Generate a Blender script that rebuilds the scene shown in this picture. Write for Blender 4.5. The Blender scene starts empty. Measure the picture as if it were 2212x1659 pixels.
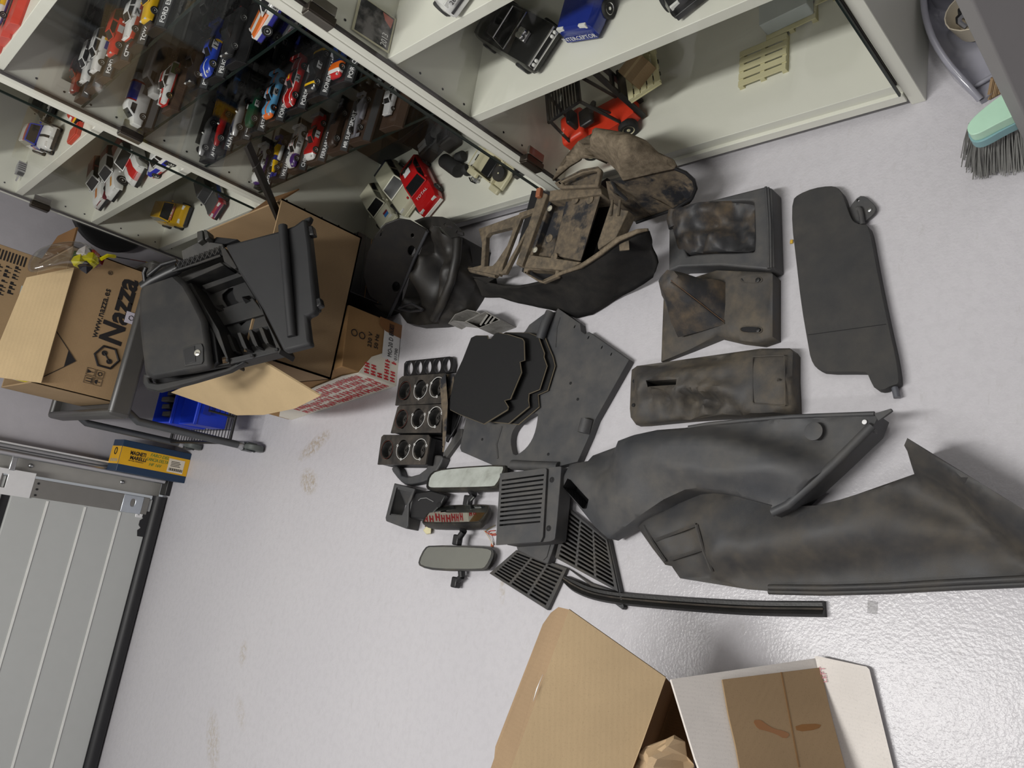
import bpy, bmesh, math, random
import numpy as np
from mathutils import Vector, Matrix, noise
from mathutils.geometry import delaunay_2d_cdt
random.seed(7)
SC = bpy.context.scene
COL = SC.collection
PI = math.pi
# ---------------------------------------------------------------- camera (recovered from the cabinet's and door's lines)
FPX = 1668.33; CX = 1106.0; CY = 829.5; CAMH = 1.35
RC = Matrix(((0.1577433, -0.7127377, -0.6834633), (-0.9621719, 0.0447556, -0.2687419), (0.2221313, 0.7000014, -0.6787162)))
CAM = Vector((0, 0, CAMH))
cd = bpy.data.cameras.new('camera'); cam = bpy.data.objects.new('camera', cd); COL.objects.link(cam)
cd.sensor_fit = 'HORIZONTAL'; cd.sensor_width = 36.0; cd.lens = FPX * 36.0 / 2212.0; cd.clip_start = 0.02; cd.clip_end = 50
m3 = Matrix((RC[0], -RC[1], -RC[2])).transposed()
cam.matrix_world = Matrix.Translation(CAM) @ m3.to_4x4()
SC.camera = cam
# ---------------------------------------------------------------- world, lamps, exposure
w = bpy.data.worlds.new('world'); SC.world = w; w.use_nodes = True
w.node_tree.nodes['Background'].inputs[0].default_value = (0.93, 0.96, 1.0, 1)
w.node_tree.nodes['Background'].inputs[1].default_value = 0.30
def area(name, loc, sx, sy, energy, col=(1, 0.985, 0.955)):
    l = bpy.data.lights.new(name, 'AREA'); l.shape = 'RECTANGLE'; l.size = sx; l.size_y = sy; l.energy = energy; l.color = col
    o = bpy.data.objects.new(name, l); o.location = loc; COL.objects.link(o); return o
CEIL = 3.0
area('tube_light', (-0.36, 1.40, CEIL - 0.09), 0.22, 1.6, 70)
area('tube_light', (1.05, -0.15, CEIL - 0.09), 0.5, 0.22, 9)
area('tube_light', (-1.6, 0.3, CEIL - 0.09), 0.22, 1.5, 17)
SC.view_settings.view_transform = 'Standard'; SC.view_settings.look = 'None'
SC.view_settings.exposure = -0.08; SC.view_settings.gamma = 1.0; SC.view_settings.use_curve_mapping = False
# ---------------------------------------------------------------- pixel -> place
def ray(u, v):
    return RC.transposed() @ Vector(((u - CX) / FPX, (v - CY) / FPX, 1.0))
def P(u, v, z=0.0):
    r = ray(u, v); return CAM + r * ((z - CAMH) / r.z)
def PX(u, v, x):
    r = ray(u, v); return CAM + r * (x / r.x)
def PY(u, v, y):
    r = ray(u, v); return CAM + r * (y / r.y)
class Frame:                      # a plane in the room; traced points get their place on it
    def __init__(s, o, ex, ey):
        s.o = Vector(o); s.ex = Vector(ex).normalized(); n = s.ex.cross(Vector(ey)).normalized(); s.n = n; s.ey = n.cross(s.ex)
        s.M = Matrix((s.ex, s.ey, s.n)).transposed().to_4x4(); s.M.translation = s.o
    def l(s, p):
        d = Vector(p) - s.o; return (d.dot(s.ex), d.dot(s.ey))
    def px(s, u, v):
        r = ray(u, v); t = (s.o - CAM).dot(s.n) / r.dot(s.n); return s.l(CAM + r * t)
    def W(s, a, b, c=0): return s.o + s.ex * a + s.ey * b + s.n * c
def zm(x0, y0, k, pts):           # crop coordinates -> photo pixels
    return [(x0 + p[0] * k, y0 + p[1] * k) + tuple(p[2:]) for p in pts]
HF = Frame((0, 0, 0), (1, 0, 0), (0, 1, 0))
def hz(z): return Frame((0, 0, z), (1, 0, 0), (0, 1, 0))
# ---------------------------------------------------------------- scene graph
def meta(o, label=None, cat=None, group=None, kind=None):
    if label: o['label'] = label
    if cat: o['category'] = cat
    if group: o['group'] = group
    if kind: o['kind'] = kind
    return o
def thing(name, label, cat, loc=(0, 0, 0), rz=0.0, group=None):
    o = bpy.data.objects.new(name, None); COL.objects.link(o); o.empty_display_size = 0.03
    o.location = loc; o.rotation_euler = (0, 0, rz)
    return meta(o, label, cat, group)
def mw(o):
    M = o.matrix_basis.copy()
    while o.parent: o = o.parent; M = o.matrix_basis @ M
    return M
def link(name, me, mat=None, parent=None, M=None, world=False):
    o = bpy.data.objects.new(name, me); COL.objects.link(o)
    if mat is not None and len(me.materials) == 0: me.materials.append(mat)
    if M is not None: o.matrix_basis = M
    if parent:
        o.parent = parent
        if world: o.matrix_basis = mw(parent).inverted() @ (M or Matrix())
    return o
def finish(me, smooth=35):
    if smooth:
        me.polygons.foreach_set('use_smooth', [True] * len(me.polygons)); me.set_sharp_from_angle(angle=math.radians(smooth))
    me.update(); return me
def mk(name, V, F, mat, parent=None, M=None, world=True, smooth=35, bev=0, seg=2, recalc=True):
    me = bpy.data.meshes.new(name); me.from_pydata([tuple(v) for v in V], [], F)
    if recalc:
        bm = bmesh.new(); bm.from_mesh(me); bmesh.ops.remove_doubles(bm, verts=bm.verts, dist=1e-6)
        bmesh.ops.recalc_face_normals(bm, faces=bm.faces); bm.to_mesh(me); bm.free()
    finish(me, smooth)
    o = link(name, me, mat, parent, M, world)
    if bev:
        b = o.modifiers.new('b', 'BEVEL'); b.width = bev; b.segments = seg; b.limit_method = 'ANGLE'; b.angle_limit = math.radians(40); b.harden_normals = False
    return o
def boxVF(a, b):
    x0, y0, z0 = a; x1, y1, z1 = b
    return ([(x0, y0, z0), (x1, y0, z0), (x1, y1, z0), (x0, y1, z0), (x0, y0, z1), (x1, y0, z1), (x1, y1, z1), (x0, y1, z1)],
            [(0, 3, 2, 1), (4, 5, 6, 7), (0, 1, 5, 4), (1, 2, 6, 5), (2, 3, 7, 6), (3, 0, 4, 7)])
def box(name, a, b, mat, parent=None, M=None, bev=0.0, world=False, seg=2):
    V, F = boxVF(a, b); return mk(name, V, F, mat, parent, M, world, 35, bev, seg, False)
def boxes(name, lst, mat, parent=None, M=None, world=False, bev=0):
    V = []; F = []
    for a, b in lst:
        v, f = boxVF(a, b); k = len(V); V += v; F += [tuple(i + k for i in q) for q in f]
    return mk(name, V, F, mat, parent, M, world, 35, bev, 2, False)
def hexa(name, bot, top, mat, parent=None, world=True, bev=0, M=None):   # eight free corners
    V = list(bot) + list(top); n = len(bot)
    F = [tuple(range(n))[::-1], tuple(range(n, 2 * n))] + [(i, (i + 1) % n, n + (i + 1) % n, n + i) for i in range(n)]
    return mk(name, V, F, mat, parent, M, world, 35, bev)
def tube(name, path, r, mat, parent=None, n=8, world=True, M=None, closed=False, smoothpath=0, taper=None):
    pts = [Vector(p) for p in path]
    for _ in range(smoothpath):
        q = [pts[0]]
        for i in range(len(pts) - 1): q += [pts[i].lerp(pts[i + 1], .25), pts[i].lerp(pts[i + 1], .75)]
        pts = q + [pts[-1]]
    V = []; F = []; m = len(pts); up = Vector((0, 0, 1)); pa = None
    for i, p in enumerate(pts):
        t = (pts[(i + 1) % m] - pts[i - 1]) if closed else (pts[min(i + 1, m - 1)] - pts[max(i - 1, 0)])
        t.normalize()
        if pa is None: pa = t.orthogonal().normalized()
        pa = (pa - t * pa.dot(t)); pa = pa.normalized() if pa.length > 1e-6 else t.orthogonal().normalized()
        b = t.cross(pa); rr = r * (taper[i] if taper else 1)
        for k in range(n):
            a = 2 * PI * k / n; V.append(p + (pa * math.cos(a) + b * math.sin(a)) * rr)
    for i in range(m if closed else m - 1):
        j = (i + 1) % m
        for k in range(n): F.append((i * n + k, i * n + (k + 1) % n, j * n + (k + 1) % n, j * n + k))
    if not closed: F += [tuple(range(n))[::-1], tuple(range((m - 1) * n, m * n))]
    return mk(name, V, F, mat, parent, M, world, 50, 0, 2, True)
def lathe(name, prof, mat, parent=None, M=None, n=20, world=False, smooth=40):  # profile (r, z) about local z
    V = []; F = []
    for r, z in prof:
        for k in range(n): a = 2 * PI * k / n; V.append((r * math.cos(a), r * math.sin(a), z))
    for i in range(len(prof) - 1):
        for k in range(n): F.append((i * n + k, i * n + (k + 1) % n, (i + 1) * n + (k + 1) % n, (i + 1) * n + k))
    F += [tuple(range(n))[::-1], tuple(range((len(prof) - 1) * n, len(prof) * n))]
    return mk(name, V, F, mat, parent, M, world, smooth)
def cdt(loops, pts=()):
    vs = []; es = []
    for L in loops:
        k = len(vs); n = len(L); vs += [Vector((p[0], p[1])) for p in L]; es += [(k + i, k + (i + 1) % n) for i in range(n)]
    vs += [Vector((p[0], p[1])) for p in pts]
    r = delaunay_2d_cdt(vs, es, [], 0, 1e-7)
    keep = []
    for f in r[2]:
        n = len(f); x = sum(r[0][i].x for i in f) / n; y = sum(r[0][i].y for i in f) / n
        if inpoly(x, y, loops[0]) and not any(inpoly(x, y, h) for h in loops[1:]): keep.append(f)
    return r[0], keep, r[3], vs
def inpoly(x, y, poly):
    c = False; j = len(poly) - 1
    for i in range(len(poly)):
        if (poly[i][1] > y) != (poly[j][1] > y) and x < (poly[j][0] - poly[i][0]) * (y - poly[i][1]) / (poly[j][1] - poly[i][1]) + poly[i][0]: c = not c
        j = i
    return c
def nip(L, d=.15):
    q = []
    for i in range(len(L)):
        a, b, c = L[i - 1], L[i], L[(i + 1) % len(L)]
        for f, g in ((a, d), (a, d * .25), (c, d * .25), (c, d)): q.append(tuple(x + (y - x) * g for x, y in zip(b, f)))
    return q
def chaik(L, n=1):
    for _ in range(n):
        q = []
        for i in range(len(L)):
            a = L[i]; b = L[(i + 1) % len(L)]
            q += [tuple(x * .75 + y * .25 for x, y in zip(a, b)), tuple(x * .25 + y * .75 for x, y in zip(a, b))]
        L = q
    return L
def plate(name, fr, outer, mat, parent=None, holes=(), t=0.004, bev=0.0, px=True, base=0.0, rnd=0, hrnd=0, seg=2, sm=35):
    """flat piece on a frame, holes cut through; outer/holes in pixels (px) or frame coordinates; fills base..base+t along the normal"""
    cv = (lambda L: [fr.px(*p[:2]) for p in L]) if px else (lambda L: [tuple(p) for p in L])
    loops = [chaik(cv(outer), rnd)] + [chaik(cv(h), hrnd) for h in holes]
    vs, fs, _, _ = cdt(loops)
    n = len(vs); V = [fr.W(p.x, p.y, base + t) for p in vs] + [fr.W(p.x, p.y, base) for p in vs]
    F = []; cnt = {}
    for f in fs:
        f = tuple(f); F.append(f); F.append(tuple(i + n for i in f[::-1]))
        for i in range(len(f)):
            e = (f[i], f[(i + 1) % len(f)]); cnt[e] = 1
    for a, b in list(cnt):
        if (b, a) not in cnt: F.append((a, a + n, b + n, b))
    return mk(name, V, F, mat, parent, None, True, sm, bev, seg, True)
def relief(name, loop, pts, mat, parent=None, step=0.012, amp=0.0, nsc=30.0, zb=0.0, skirt=True, pw=3.0, inset=0.0, holes=(), sm=50, th=None):
    """moulded shell: outline (u,v,z) and feature points (u,v,z); height between them is interpolated"""
    fx = [(P(*q)) for q in list(loop) + list(pts)]
    L = [(q.x, q.y) for q in fx[:len(loop)]]
    hl = [[tuple(P(u, v, z)[:2]) for u, v, z in h] for h in holes]
    xs = [p[0] for p in L]; ys = [p[1] for p in L]
    inside = inpoly
    G = []
    x = min(xs)
    while x < max(xs):
        y = min(ys)
        while y < max(ys):
            if inside(x, y, L) and not any(inside(x, y, h) for h in hl): G.append((x, y))
            y += step
        x += step
    A = np.array([(q_.x, q_.y) for q_ in fx]); Zv = np.array([q_.z for q_ in fx]); n_ = len(A)
    def phi(d2): return 0.5 * d2 * np.log(d2 + 1e-12)
    D2 = ((A[:, None] - A[None]) ** 2).sum(-1); Km = np.zeros((n_ + 3, n_ + 3)); Km[:n_, :n_] = phi(D2) + np.eye(n_) * 1e-6
    Km[:n_, n_] = 1; Km[:n_, n_ + 1:] = A; Km[n_, :n_] = 1; Km[n_ + 1:, :n_] = A.T
    cf = np.linalg.lstsq(Km, np.concatenate([Zv, np.zeros(3)]), rcond=None)[0]; zlo = Zv.min() - .004; zhi = Zv.max() + .006
    def hgt(x, y):
        d2 = (A[:, 0] - x) ** 2 + (A[:, 1] - y) ** 2
        return float(min(zhi, max(zlo, phi(d2) @ cf[:n_] + cf[n_] + cf[n_ + 1] * x + cf[n_ + 2] * y)))
    vs, fs, orig, _ = cdt([L] + hl, [(q.x, q.y) for q in fx[len(loop):]] + G)
    V = []
    nb = len(loop)
    for i, p in enumerate(vs):
        z = hgt(p.x, p.y)
        if amp and not any(o < nb for o in orig[i]): z += amp * noise.noise(Vector((p.x * nsc, p.y * nsc, 3.1)))
        V.append((p.x, p.y, z))
    F = [tuple(f) for f in fs]
    if th:
        n = len(V); V += [(v[0], v[1], v[2] - th) for v in V]; F += [tuple(i + n for i in f[::-1]) for f in F]
    if skirt or th:
        cnt = {}
        for f in fs:
            for i in range(len(f)): cnt[(f[i], f[(i + 1) % len(f)])] = 1
        n0 = len(vs)
        for a, b in list(cnt):
            if (b, a) not in cnt:
                if th: F.append((a, a + n0, b + n0, b))
                else:
                    k = len(V); V += [(V[a][0], V[a][1], zb), (V[b][0], V[b][1], zb)]; F.append((a, k, k + 1, b))
    return mk(name, V, F, mat, parent, None, True, sm, 0, 2, True)
TEXTS = []
def text(s, fr, o, h, mat, parent, ang=0.0, name='lettering', width=None, lift=0.0006, align='LEFT', bold=0.0, shear=0.0):
    """lettering lying on a frame: o = start in frame coords, ang = reading direction there"""
    c = bpy.data.curves.new(name, 'FONT'); c.body = s; c.size = h / 0.7; c.align_x = align; c.offset = bold; c.shear = shear; c.resolution_u = 2; c.extrude = 0.00015
    c.materials.append(mat)
    ob = bpy.data.objects.new(name, c); COL.objects.link(ob)
    M = fr.M @ Matrix.Translation((o[0], o[1], lift)) @ Matrix.Rotation(ang, 4, 'Z')
    ob.parent = parent; ob.matrix_basis = mw(parent).inverted() @ M
    TEXTS.append((ob, width)); return ob
def bake_texts():
    bpy.context.view_layer.update(); dg = bpy.context.evaluated_depsgraph_get()
    for ob, wd in TEXTS:
        me = bpy.data.meshes.new_from_object(ob.evaluated_get(dg)); 
        if wd and me.vertices:
            x1 = max(v.co.x for v in me.vertices); x0 = min(v.co.x for v in me.vertices); k = wd / max(1e-6, x1 - x0)
            for v in me.vertices: v.co.x *= k
        nm = ob.name.split('.')[0]; par = ob.parent; M = ob.matrix_basis.copy(); mt = ob.data.materials[0]
        cu = ob.data; bpy.data.objects.remove(ob); bpy.data.curves.remove(cu)
        if not me.materials: me.materials.append(mt)
        n = link(nm, me, mt, par); n.matrix_basis = M
# ---------------------------------------------------------------- procedural materials
MATS = {}
def nodes(name):
    m = bpy.data.materials.new(name); m.use_nodes = True; nt = m.node_tree; return m, nt, nt.nodes['Principled BSDF']
def N(nt, t, **kw):
    n = nt.nodes.new(t)
    for k, v in kw.items(): setattr(n, k, v)
    return n
def coord(nt, scale=1.0, kind='Object'):
    tc = N(nt, 'ShaderNodeTexCoord'); mp = N(nt, 'ShaderNodeMapping'); nt.links.new(tc.outputs[kind], mp.inputs[0])
    mp.inputs['Scale'].default_value = (scale,) * 3 if not hasattr(scale, '__len__') else scale
    return mp.outputs[0]
def noise_n(nt, vec, sc, det=3, rough=.55):
    n = N(nt, 'ShaderNodeTexNoise'); n.inputs['Scale'].default_value = sc; n.inputs['Detail'].default_value = det; n.inputs['Roughness'].default_value = rough
    nt.links.new(vec, n.inputs['Vector']); return n.outputs[0]
def ramp(nt, fac, a, b, ca=(0, 0, 0, 1), cb=(1, 1, 1, 1)):
    r = N(nt, 'ShaderNodeValToRGB'); e = r.color_ramp.elements; e[0].position = a; e[1].position = b; e[0].color = ca; e[1].color = cb
    nt.links.new(fac, r.inputs[0]); return r.outputs[0]
def mix(nt, fac, a, b):
    x = N(nt, 'ShaderNodeMix', data_type='RGBA')
    for s, v in ((x.inputs[0], fac), (x.inputs[6], a), (x.inputs[7], b)):
        if hasattr(v, 'links') or hasattr(v, 'is_linked'): nt.links.new(v, s)
        else: s.default_value = v
    return x.outputs[2]
def bump(nt, p, h, strength=.2, dist=.002):
    b = N(nt, 'ShaderNodeBump'); b.inputs['Strength'].default_value = strength; b.inputs['Distance'].default_value = dist
    nt.links.new(h, b.inputs['Height']); nt.links.new(b.outputs[0], p.inputs['Normal'])
def c4(c): return (c[0], c[1], c[2], 1)
def srgb(r, g, b):
    f = lambda v: (v / 255 / 12.92) if v / 255 <= .04045 else ((v / 255 + .055) / 1.055) ** 2.4
    return (f(r), f(g), f(b))
def flat(key, col, rough=.5, metal=0.0, spec=.5, coat=0.0, var=0.06, bmp=0.0, bsc=400):
    if key in MATS: return MATS[key]
    m, nt, p = nodes(key); v = coord(nt)
    f = noise_n(nt, v, 25, 4)
    d = tuple(max(0, x * (1 - var * 2)) for x in col); l = tuple(min(1, x * (1 + var)) for x in col)
    nt.links.new(mix(nt, f, c4(d), c4(l)), p.inputs['Base Color'])
    p.inputs['Roughness'].default_value = rough; p.inputs['Metallic'].default_value = metal; p.inputs['Specular IOR Level'].default_value = spec
    p.inputs['Coat Weight'].default_value = coat; p.inputs['Coat Roughness'].default_value = .06
    if bmp: bump(nt, p, noise_n(nt, v, bsc, 2), bmp, .0015)
    MATS[key] = m; return m
def dusty(key, col, dirt, amount=.5, rough=.55, sc=14, bmp=.25, grain=900, sharp=.12, spec=.4, world=True):
    """moulded plastic with dried mud/dust in patches"""
    if key in MATS: return MATS[key]
    m, nt, p = nodes(key); v = coord(nt)
    a = noise_n(nt, v, sc, 6, .62); b = noise_n(nt, v, sc * 3.7, 4, .6)
    f1 = ramp(nt, a, max(.02, .5 + (.5 - amount) * .5 - sharp), .5 + (.5 - amount) * .5 + sharp)
    f2 = ramp(nt, b, .35, .75)
    mul = N(nt, 'ShaderNodeMath', operation='MULTIPLY'); nt.links.new(f1, mul.inputs[0])
    ad = N(nt, 'ShaderNodeMath', operation='MULTIPLY_ADD'); ad.inputs[1].default_value = .6; ad.inputs[2].default_value = .4; nt.links.new(f2, ad.inputs[0]); nt.links.new(ad.outputs[0], mul.inputs[1])
    base = mix(nt, b, c4(tuple(x * .8 for x in col)), c4(tuple(min(1, x * 1.2) for x in col)))
    nt.links.new(mix(nt, mul.outputs[0], base, c4(dirt)), p.inputs['Base Color'])
    p.inputs['Specular IOR Level'].default_value = spec
    rr = N(nt, 'ShaderNodeMath', operation='MULTIPLY_ADD'); rr.inputs[1].default_value = .3; rr.inputs[2].default_value = rough; nt.links.new(mul.outputs[0], rr.inputs[0]); nt.links.new(rr.outputs[0], p.inputs['Roughness'])
    bump(nt, p, noise_n(nt, v, grain, 2), bmp, .0008)
    MATS[key] = m; return m
def card(key, col, line=(0.0, 0, 0), rough=.8, wave=170, axis='X', depth=.12):
    if key in MATS: return MATS[key]
    m, nt, p = nodes(key); v = coord(nt)
    w = N(nt, 'ShaderNodeTexWave'); w.bands_direction = axis; w.inputs['Scale'].default_value = wave; w.inputs['Distortion'].default_value = 1.5; w.inputs['Detail'].default_value = 2; nt.links.new(v, w.inputs[0])
    big = noise_n(nt, v, 9, 5); fib = noise_n(nt, v, 420, 3)
    a = mix(nt, big, c4(tuple(x * .82 for x in col)), c4(tuple(min(1, x * 1.12) for x in col)))
    mm = N(nt, 'ShaderNodeMath', operation='MULTIPLY'); mm.inputs[1].default_value = depth; nt.links.new(w.outputs[1], mm.inputs[0])
    b = mix(nt, mm.outputs[0], a, c4(tuple(x * .6 for x in col)))
    nt.links.new(mix(nt, ramp(nt, fib, .55, .9), b, c4(tuple(x * .72 for x in col))), p.inputs['Base Color'])
    p.inputs['Roughness'].default_value = rough; p.inputs['Specular IOR Level'].default_value = .2
    bump(nt, p, w.outputs[1], .06, .001)
    MATS[key] = m; return m
def glassy(key, tint=(1, 1, 1), refl=.08, rough=.02, gz=.45):
    """thin clear sheet: what lies behind shows, with a weak mirror image on top"""
    if key in MATS: return MATS[key]
    m = bpy.data.materials.new(key); m.use_nodes = True; nt = m.node_tree; nt.nodes.clear()
    o = N(nt, 'ShaderNodeOutputMaterial'); tr = N(nt, 'ShaderNodeBsdfTransparent'); gl = N(nt, 'ShaderNodeBsdfGlossy'); mx = N(nt, 'ShaderNodeMixShader')
    tr.inputs[0].default_value = c4(tint); gl.inputs['Roughness'].default_value = rough; gl.inputs[0].default_value = (1, 1, 1, 1)
    fr = N(nt, 'ShaderNodeLayerWeight'); pw = N(nt, 'ShaderNodeMath', operation='POWER'); pw.inputs[1].default_value = 4.0; nt.links.new(fr.outputs['Facing'], pw.inputs[0])
    mm = N(nt, 'ShaderNodeMath', operation='MULTIPLY_ADD'); mm.inputs[1].default_value = gz; mm.inputs[2].default_value = refl * .5; nt.links.new(pw.outputs[0], mm.inputs[0])
    mm.use_clamp = True
    nt.links.new(mm.outputs[0], mx.inputs[0]); nt.links.new(tr.outputs[0], mx.inputs[1]); nt.links.new(gl.outputs[0], mx.inputs[2]); nt.links.new(mx.outputs[0], o.inputs[0])
    MATS[key] = m; return m
def livery(key, base, zones=(), rough=.28, coat=.6, metal=0.0):
    """car paint; zones = (axis, lo, hi, colour) bands in the car's own coordinates (fractions of its length)"""
    if key in MATS: return MATS[key]
    m, nt, p = nodes(key); tc = N(nt, 'ShaderNodeTexCoord'); sx = N(nt, 'ShaderNodeSeparateXYZ'); nt.links.new(tc.outputs['Object'], sx.inputs[0])
    nz = noise_n(nt, tc.outputs['Object'], 60, 2)
    cur = mix(nt, nz, c4(tuple(x * .93 for x in base)), c4(base))
    for z in zones:
        fac = None
        for k in range(0, len(z) - 1, 3):
            ax, lo, hi = z[k:k + 3]
            for op, th in (('GREATER_THAN', lo), ('LESS_THAN', hi)):
                c = N(nt, 'ShaderNodeMath', operation=op); c.inputs[1].default_value = th
                src = sx.outputs['xyz'.index(ax[0])]
                if len(ax) > 1:
                    ab = N(nt, 'ShaderNodeMath', operation='ABSOLUTE'); nt.links.new(src, ab.inputs[0]); src = ab.outputs[0]
                nt.links.new(src, c.inputs[0])
                if fac is None: fac = c.outputs[0]
                else:
                    mu = N(nt, 'ShaderNodeMath', operation='MULTIPLY'); nt.links.new(fac, mu.inputs[0]); nt.links.new(c.outputs[0], mu.inputs[1]); fac = mu.outputs[0]
        cur = mix(nt, fac, cur, c4(z[-1]))
    nt.links.new(cur, p.inputs['Base Color']); p.inputs['Roughness'].default_value = rough; p.inputs['Coat Weight'].default_value = coat; p.inputs['Coat Roughness'].default_value = .05; p.inputs['Metallic'].default_value = metal
    MATS[key] = m; return m
WHITE = flat('white_laminate', srgb(226, 226, 214), .42, var=.015)
WALLM = flat('painted_wall', srgb(176, 173, 178), .75, var=.05, bmp=.15, bsc=120)
CEILM = flat('white_ceiling', srgb(228, 228, 222), .85, var=.02)
def floor_mat():
    m, nt, p = nodes('painted_floor'); v = coord(nt)
    big = noise_n(nt, v, 1.6, 5, .55); fine = noise_n(nt, v, 55, 4, .6); scf = noise_n(nt, coord(nt, (3, 9, 1)), 5, 7, .72)
    base = mix(nt, big, c4(srgb(186, 184, 189)), c4(srgb(199, 197, 200)))
    base = mix(nt, ramp(nt, fine, .45, .62, c4((0, 0, 0)), c4((.22, .22, .22))), base, c4(srgb(176, 174, 178)))
    base = mix(nt, ramp(nt, scf, .60, .72, c4((0, 0, 0)), c4((.5, .5, .5))), base, c4(srgb(172, 169, 168)))
    # dried marks with a shape of their own (shoe print, scuffs, rub marks)
    tc = N(nt, 'ShaderNodeTexCoord')
    def spot(cx, cy, rx, ry, rot, col, strength, nsc, lo, hi):
        nonlocal base
        mp = N(nt, 'ShaderNodeMapping'); mp.vector_type = 'TEXTURE'; mp.inputs['Location'].default_value = (cx, cy, 0); mp.inputs['Rotation'].default_value = (0, 0, rot); mp.inputs['Scale'].default_value = (rx, ry, 1)
        nt.links.new(tc.outputs['Object'], mp.inputs[0])
        g = N(nt, 'ShaderNodeTexGradient', gradient_type='SPHERICAL'); nt.links.new(mp.outputs[0], g.inputs[0])
        nn = noise_n(nt, v, nsc, 5, .7)
        mu = N(nt, 'ShaderNodeMath', operation='MULTIPLY'); nt.links.new(ramp(nt, g.outputs[1], .02, .5), mu.inputs[0]); nt.links.new(ramp(nt, nn, lo, hi), mu.inputs[1])
        m2 = N(nt, 'ShaderNodeMath', operation='MULTIPLY'); m2.inputs[1].default_value = strength; nt.links.new(mu.outputs[0], m2.inputs[0])
        base = mix(nt, m2.outputs[0], base, c4(col))
    for (u, vv, rx, ry, rot, s) in ((680, 962, .035, .11, .5, .75), (667, 1040, .045, .07, -.4, .8), (460, 1600, .12, .05, .6, .5), (525, 1412, .05, .03, .2, .45), (1085, 1275, .035, .012, .2, .5), (520, 1540, .07, .03, .8, .3)):
        q = P(u, vv); spot(q.x, q.y, rx, ry, rot, srgb(160, 146, 122), s, 70, .42, .60)
    nt.links.new(base, p.inputs['Base Color'])
    p.inputs['Roughness'].default_value = .24; p.inputs['Specular IOR Level'].default_value = .34
    b1 = noise_n(nt, v, 190, 3, .5); b2 = noise_n(nt, v, 30, 3)
    ad = N(nt, 'ShaderNodeMath', operation='MULTIPLY_ADD'); ad.inputs[1].default_value = .9; nt.links.new(b2, ad.inputs[0]); nt.links.new(b1, ad.inputs[2])
    bump(nt, p, ad.outputs[0], .34, .0022)
    return m
FLOORM = floor_mat()
GLASS = glassy('cabinet_glass', (.99, .993, .988), .03, gz=.35)
SHELFGLASS = glassy('smoked_shelf_glass', (.93, .945, .93), .02, gz=.25)
GEDGE = flat('green_glass_edge', (.005, .013, .011), .3)
ACRYL = glassy('clear_acrylic', (.985, .985, .985), .012, gz=.16)
BLACK = flat('black_plastic', (.012, .012, .013), .42, bmp=.1)
BLACKM = flat('matt_black', (.006, .006, .007), .8)
GREYPL = dusty('grey_trim_plastic', (.048, .050, .055), (.105, .097, .085), .42, .5, 9, .25, 1100, .2)
GREYD = dusty('grey_trim_plastic_dirty', (.036, .037, .040), (.088, .076, .060), .50, .5, 9, .25, 1100, .14)
MUD = dusty('muddy_plastic', (.020, .021, .025), (.175, .135, .088), .56, .6, 17, .4, 500, .05)
MUDL = dusty('mud_coated_plastic', (.030, .028, .026), (.205, .160, .105), .78, .65, 20, .4, 500, .12)
COVERM = dusty('dusty_cover_plastic', (.040, .039, .039), (.125, .102, .072), .52, .55, 13, .35, 800, .16)
LEATHER = dusty('dusty_leatherette', (.028, .028, .030), (.13, .095, .058), .40, .5, 17, .3, 700, .12)
CARPD = dusty('dark_carpet', (.016, .016, .017), (.055, .050, .042), .5, .95, 7, .9, 900, .3, spec=.1)
CARPT = dusty('dusty_tan_carpet', (.075, .060, .042), (.235, .190, .135), .85, .95, 26, 1.0, 650, .2, spec=.1)
VISORM = dusty('visor_vinyl', (.025, .026, .028), (.075, .068, .058), .42, .6, 8, .5, 1300, .3)
PLATEM = flat('black_fibre_board', (.0065, .0065, .007), .85, bmp=.3, bsc=900)
METAL = flat('zinc_metal', (.55, .56, .57), .32, 1.0, var=.1)
ALU = flat('aluminium', (.62, .62, .63), .35, 1.0, var=.05)
GALV = flat('galvanised_plate', (.60, .65, .70), .38, .85, var=.12)
STEEL = flat('dark_steel_tube', (.10, .105, .11), .38, .6, var=.1)
CHROME = flat('chrome', (.85, .85, .86), .08, 1.0)
MIRR = flat('mirror_glass', (.86, .89, .84), .02, 1.0, var=.03)
KRAFT = card('kraft_cardboard', srgb(160, 135, 103), wave=60, depth=.10)
KRAFTL = card('light_kraft_cardboard', srgb(188, 165, 128), wave=60, axis='Y', depth=.10)
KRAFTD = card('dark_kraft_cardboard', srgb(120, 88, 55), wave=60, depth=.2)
WHCARD = card('white_faced_cardboard', srgb(222, 216, 210), wave=55, depth=.05)
INK = flat('black_ink', (.010, .008, .009), .7)
WINK = flat('white_ink', (.80, .80, .80), .6)
BLUEPL = flat('blue_crate_plastic', srgb(28, 62, 205), .4)
TYRE = flat('tyre_rubber', (.012, .012, .012), .75)
HUB = flat('silver_hub', (.52, .52, .50), .35, .1)
HUBC = flat('cream_hub', srgb(214, 208, 172), .45)
DGLASS = flat('dark_car_glass', (.012, .013, .014), .12, coat=.3)
RED = flat('red_gloss', srgb(190, 20, 24), .3, coat=.4)
ORED = flat('orange_red_plastic', srgb(214, 58, 32), .4)
CREAM = flat('cream_plastic', srgb(206, 200, 160), .5)
SILV = flat('silver_plastic', (.45, .45, .46), .35, .6)
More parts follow.
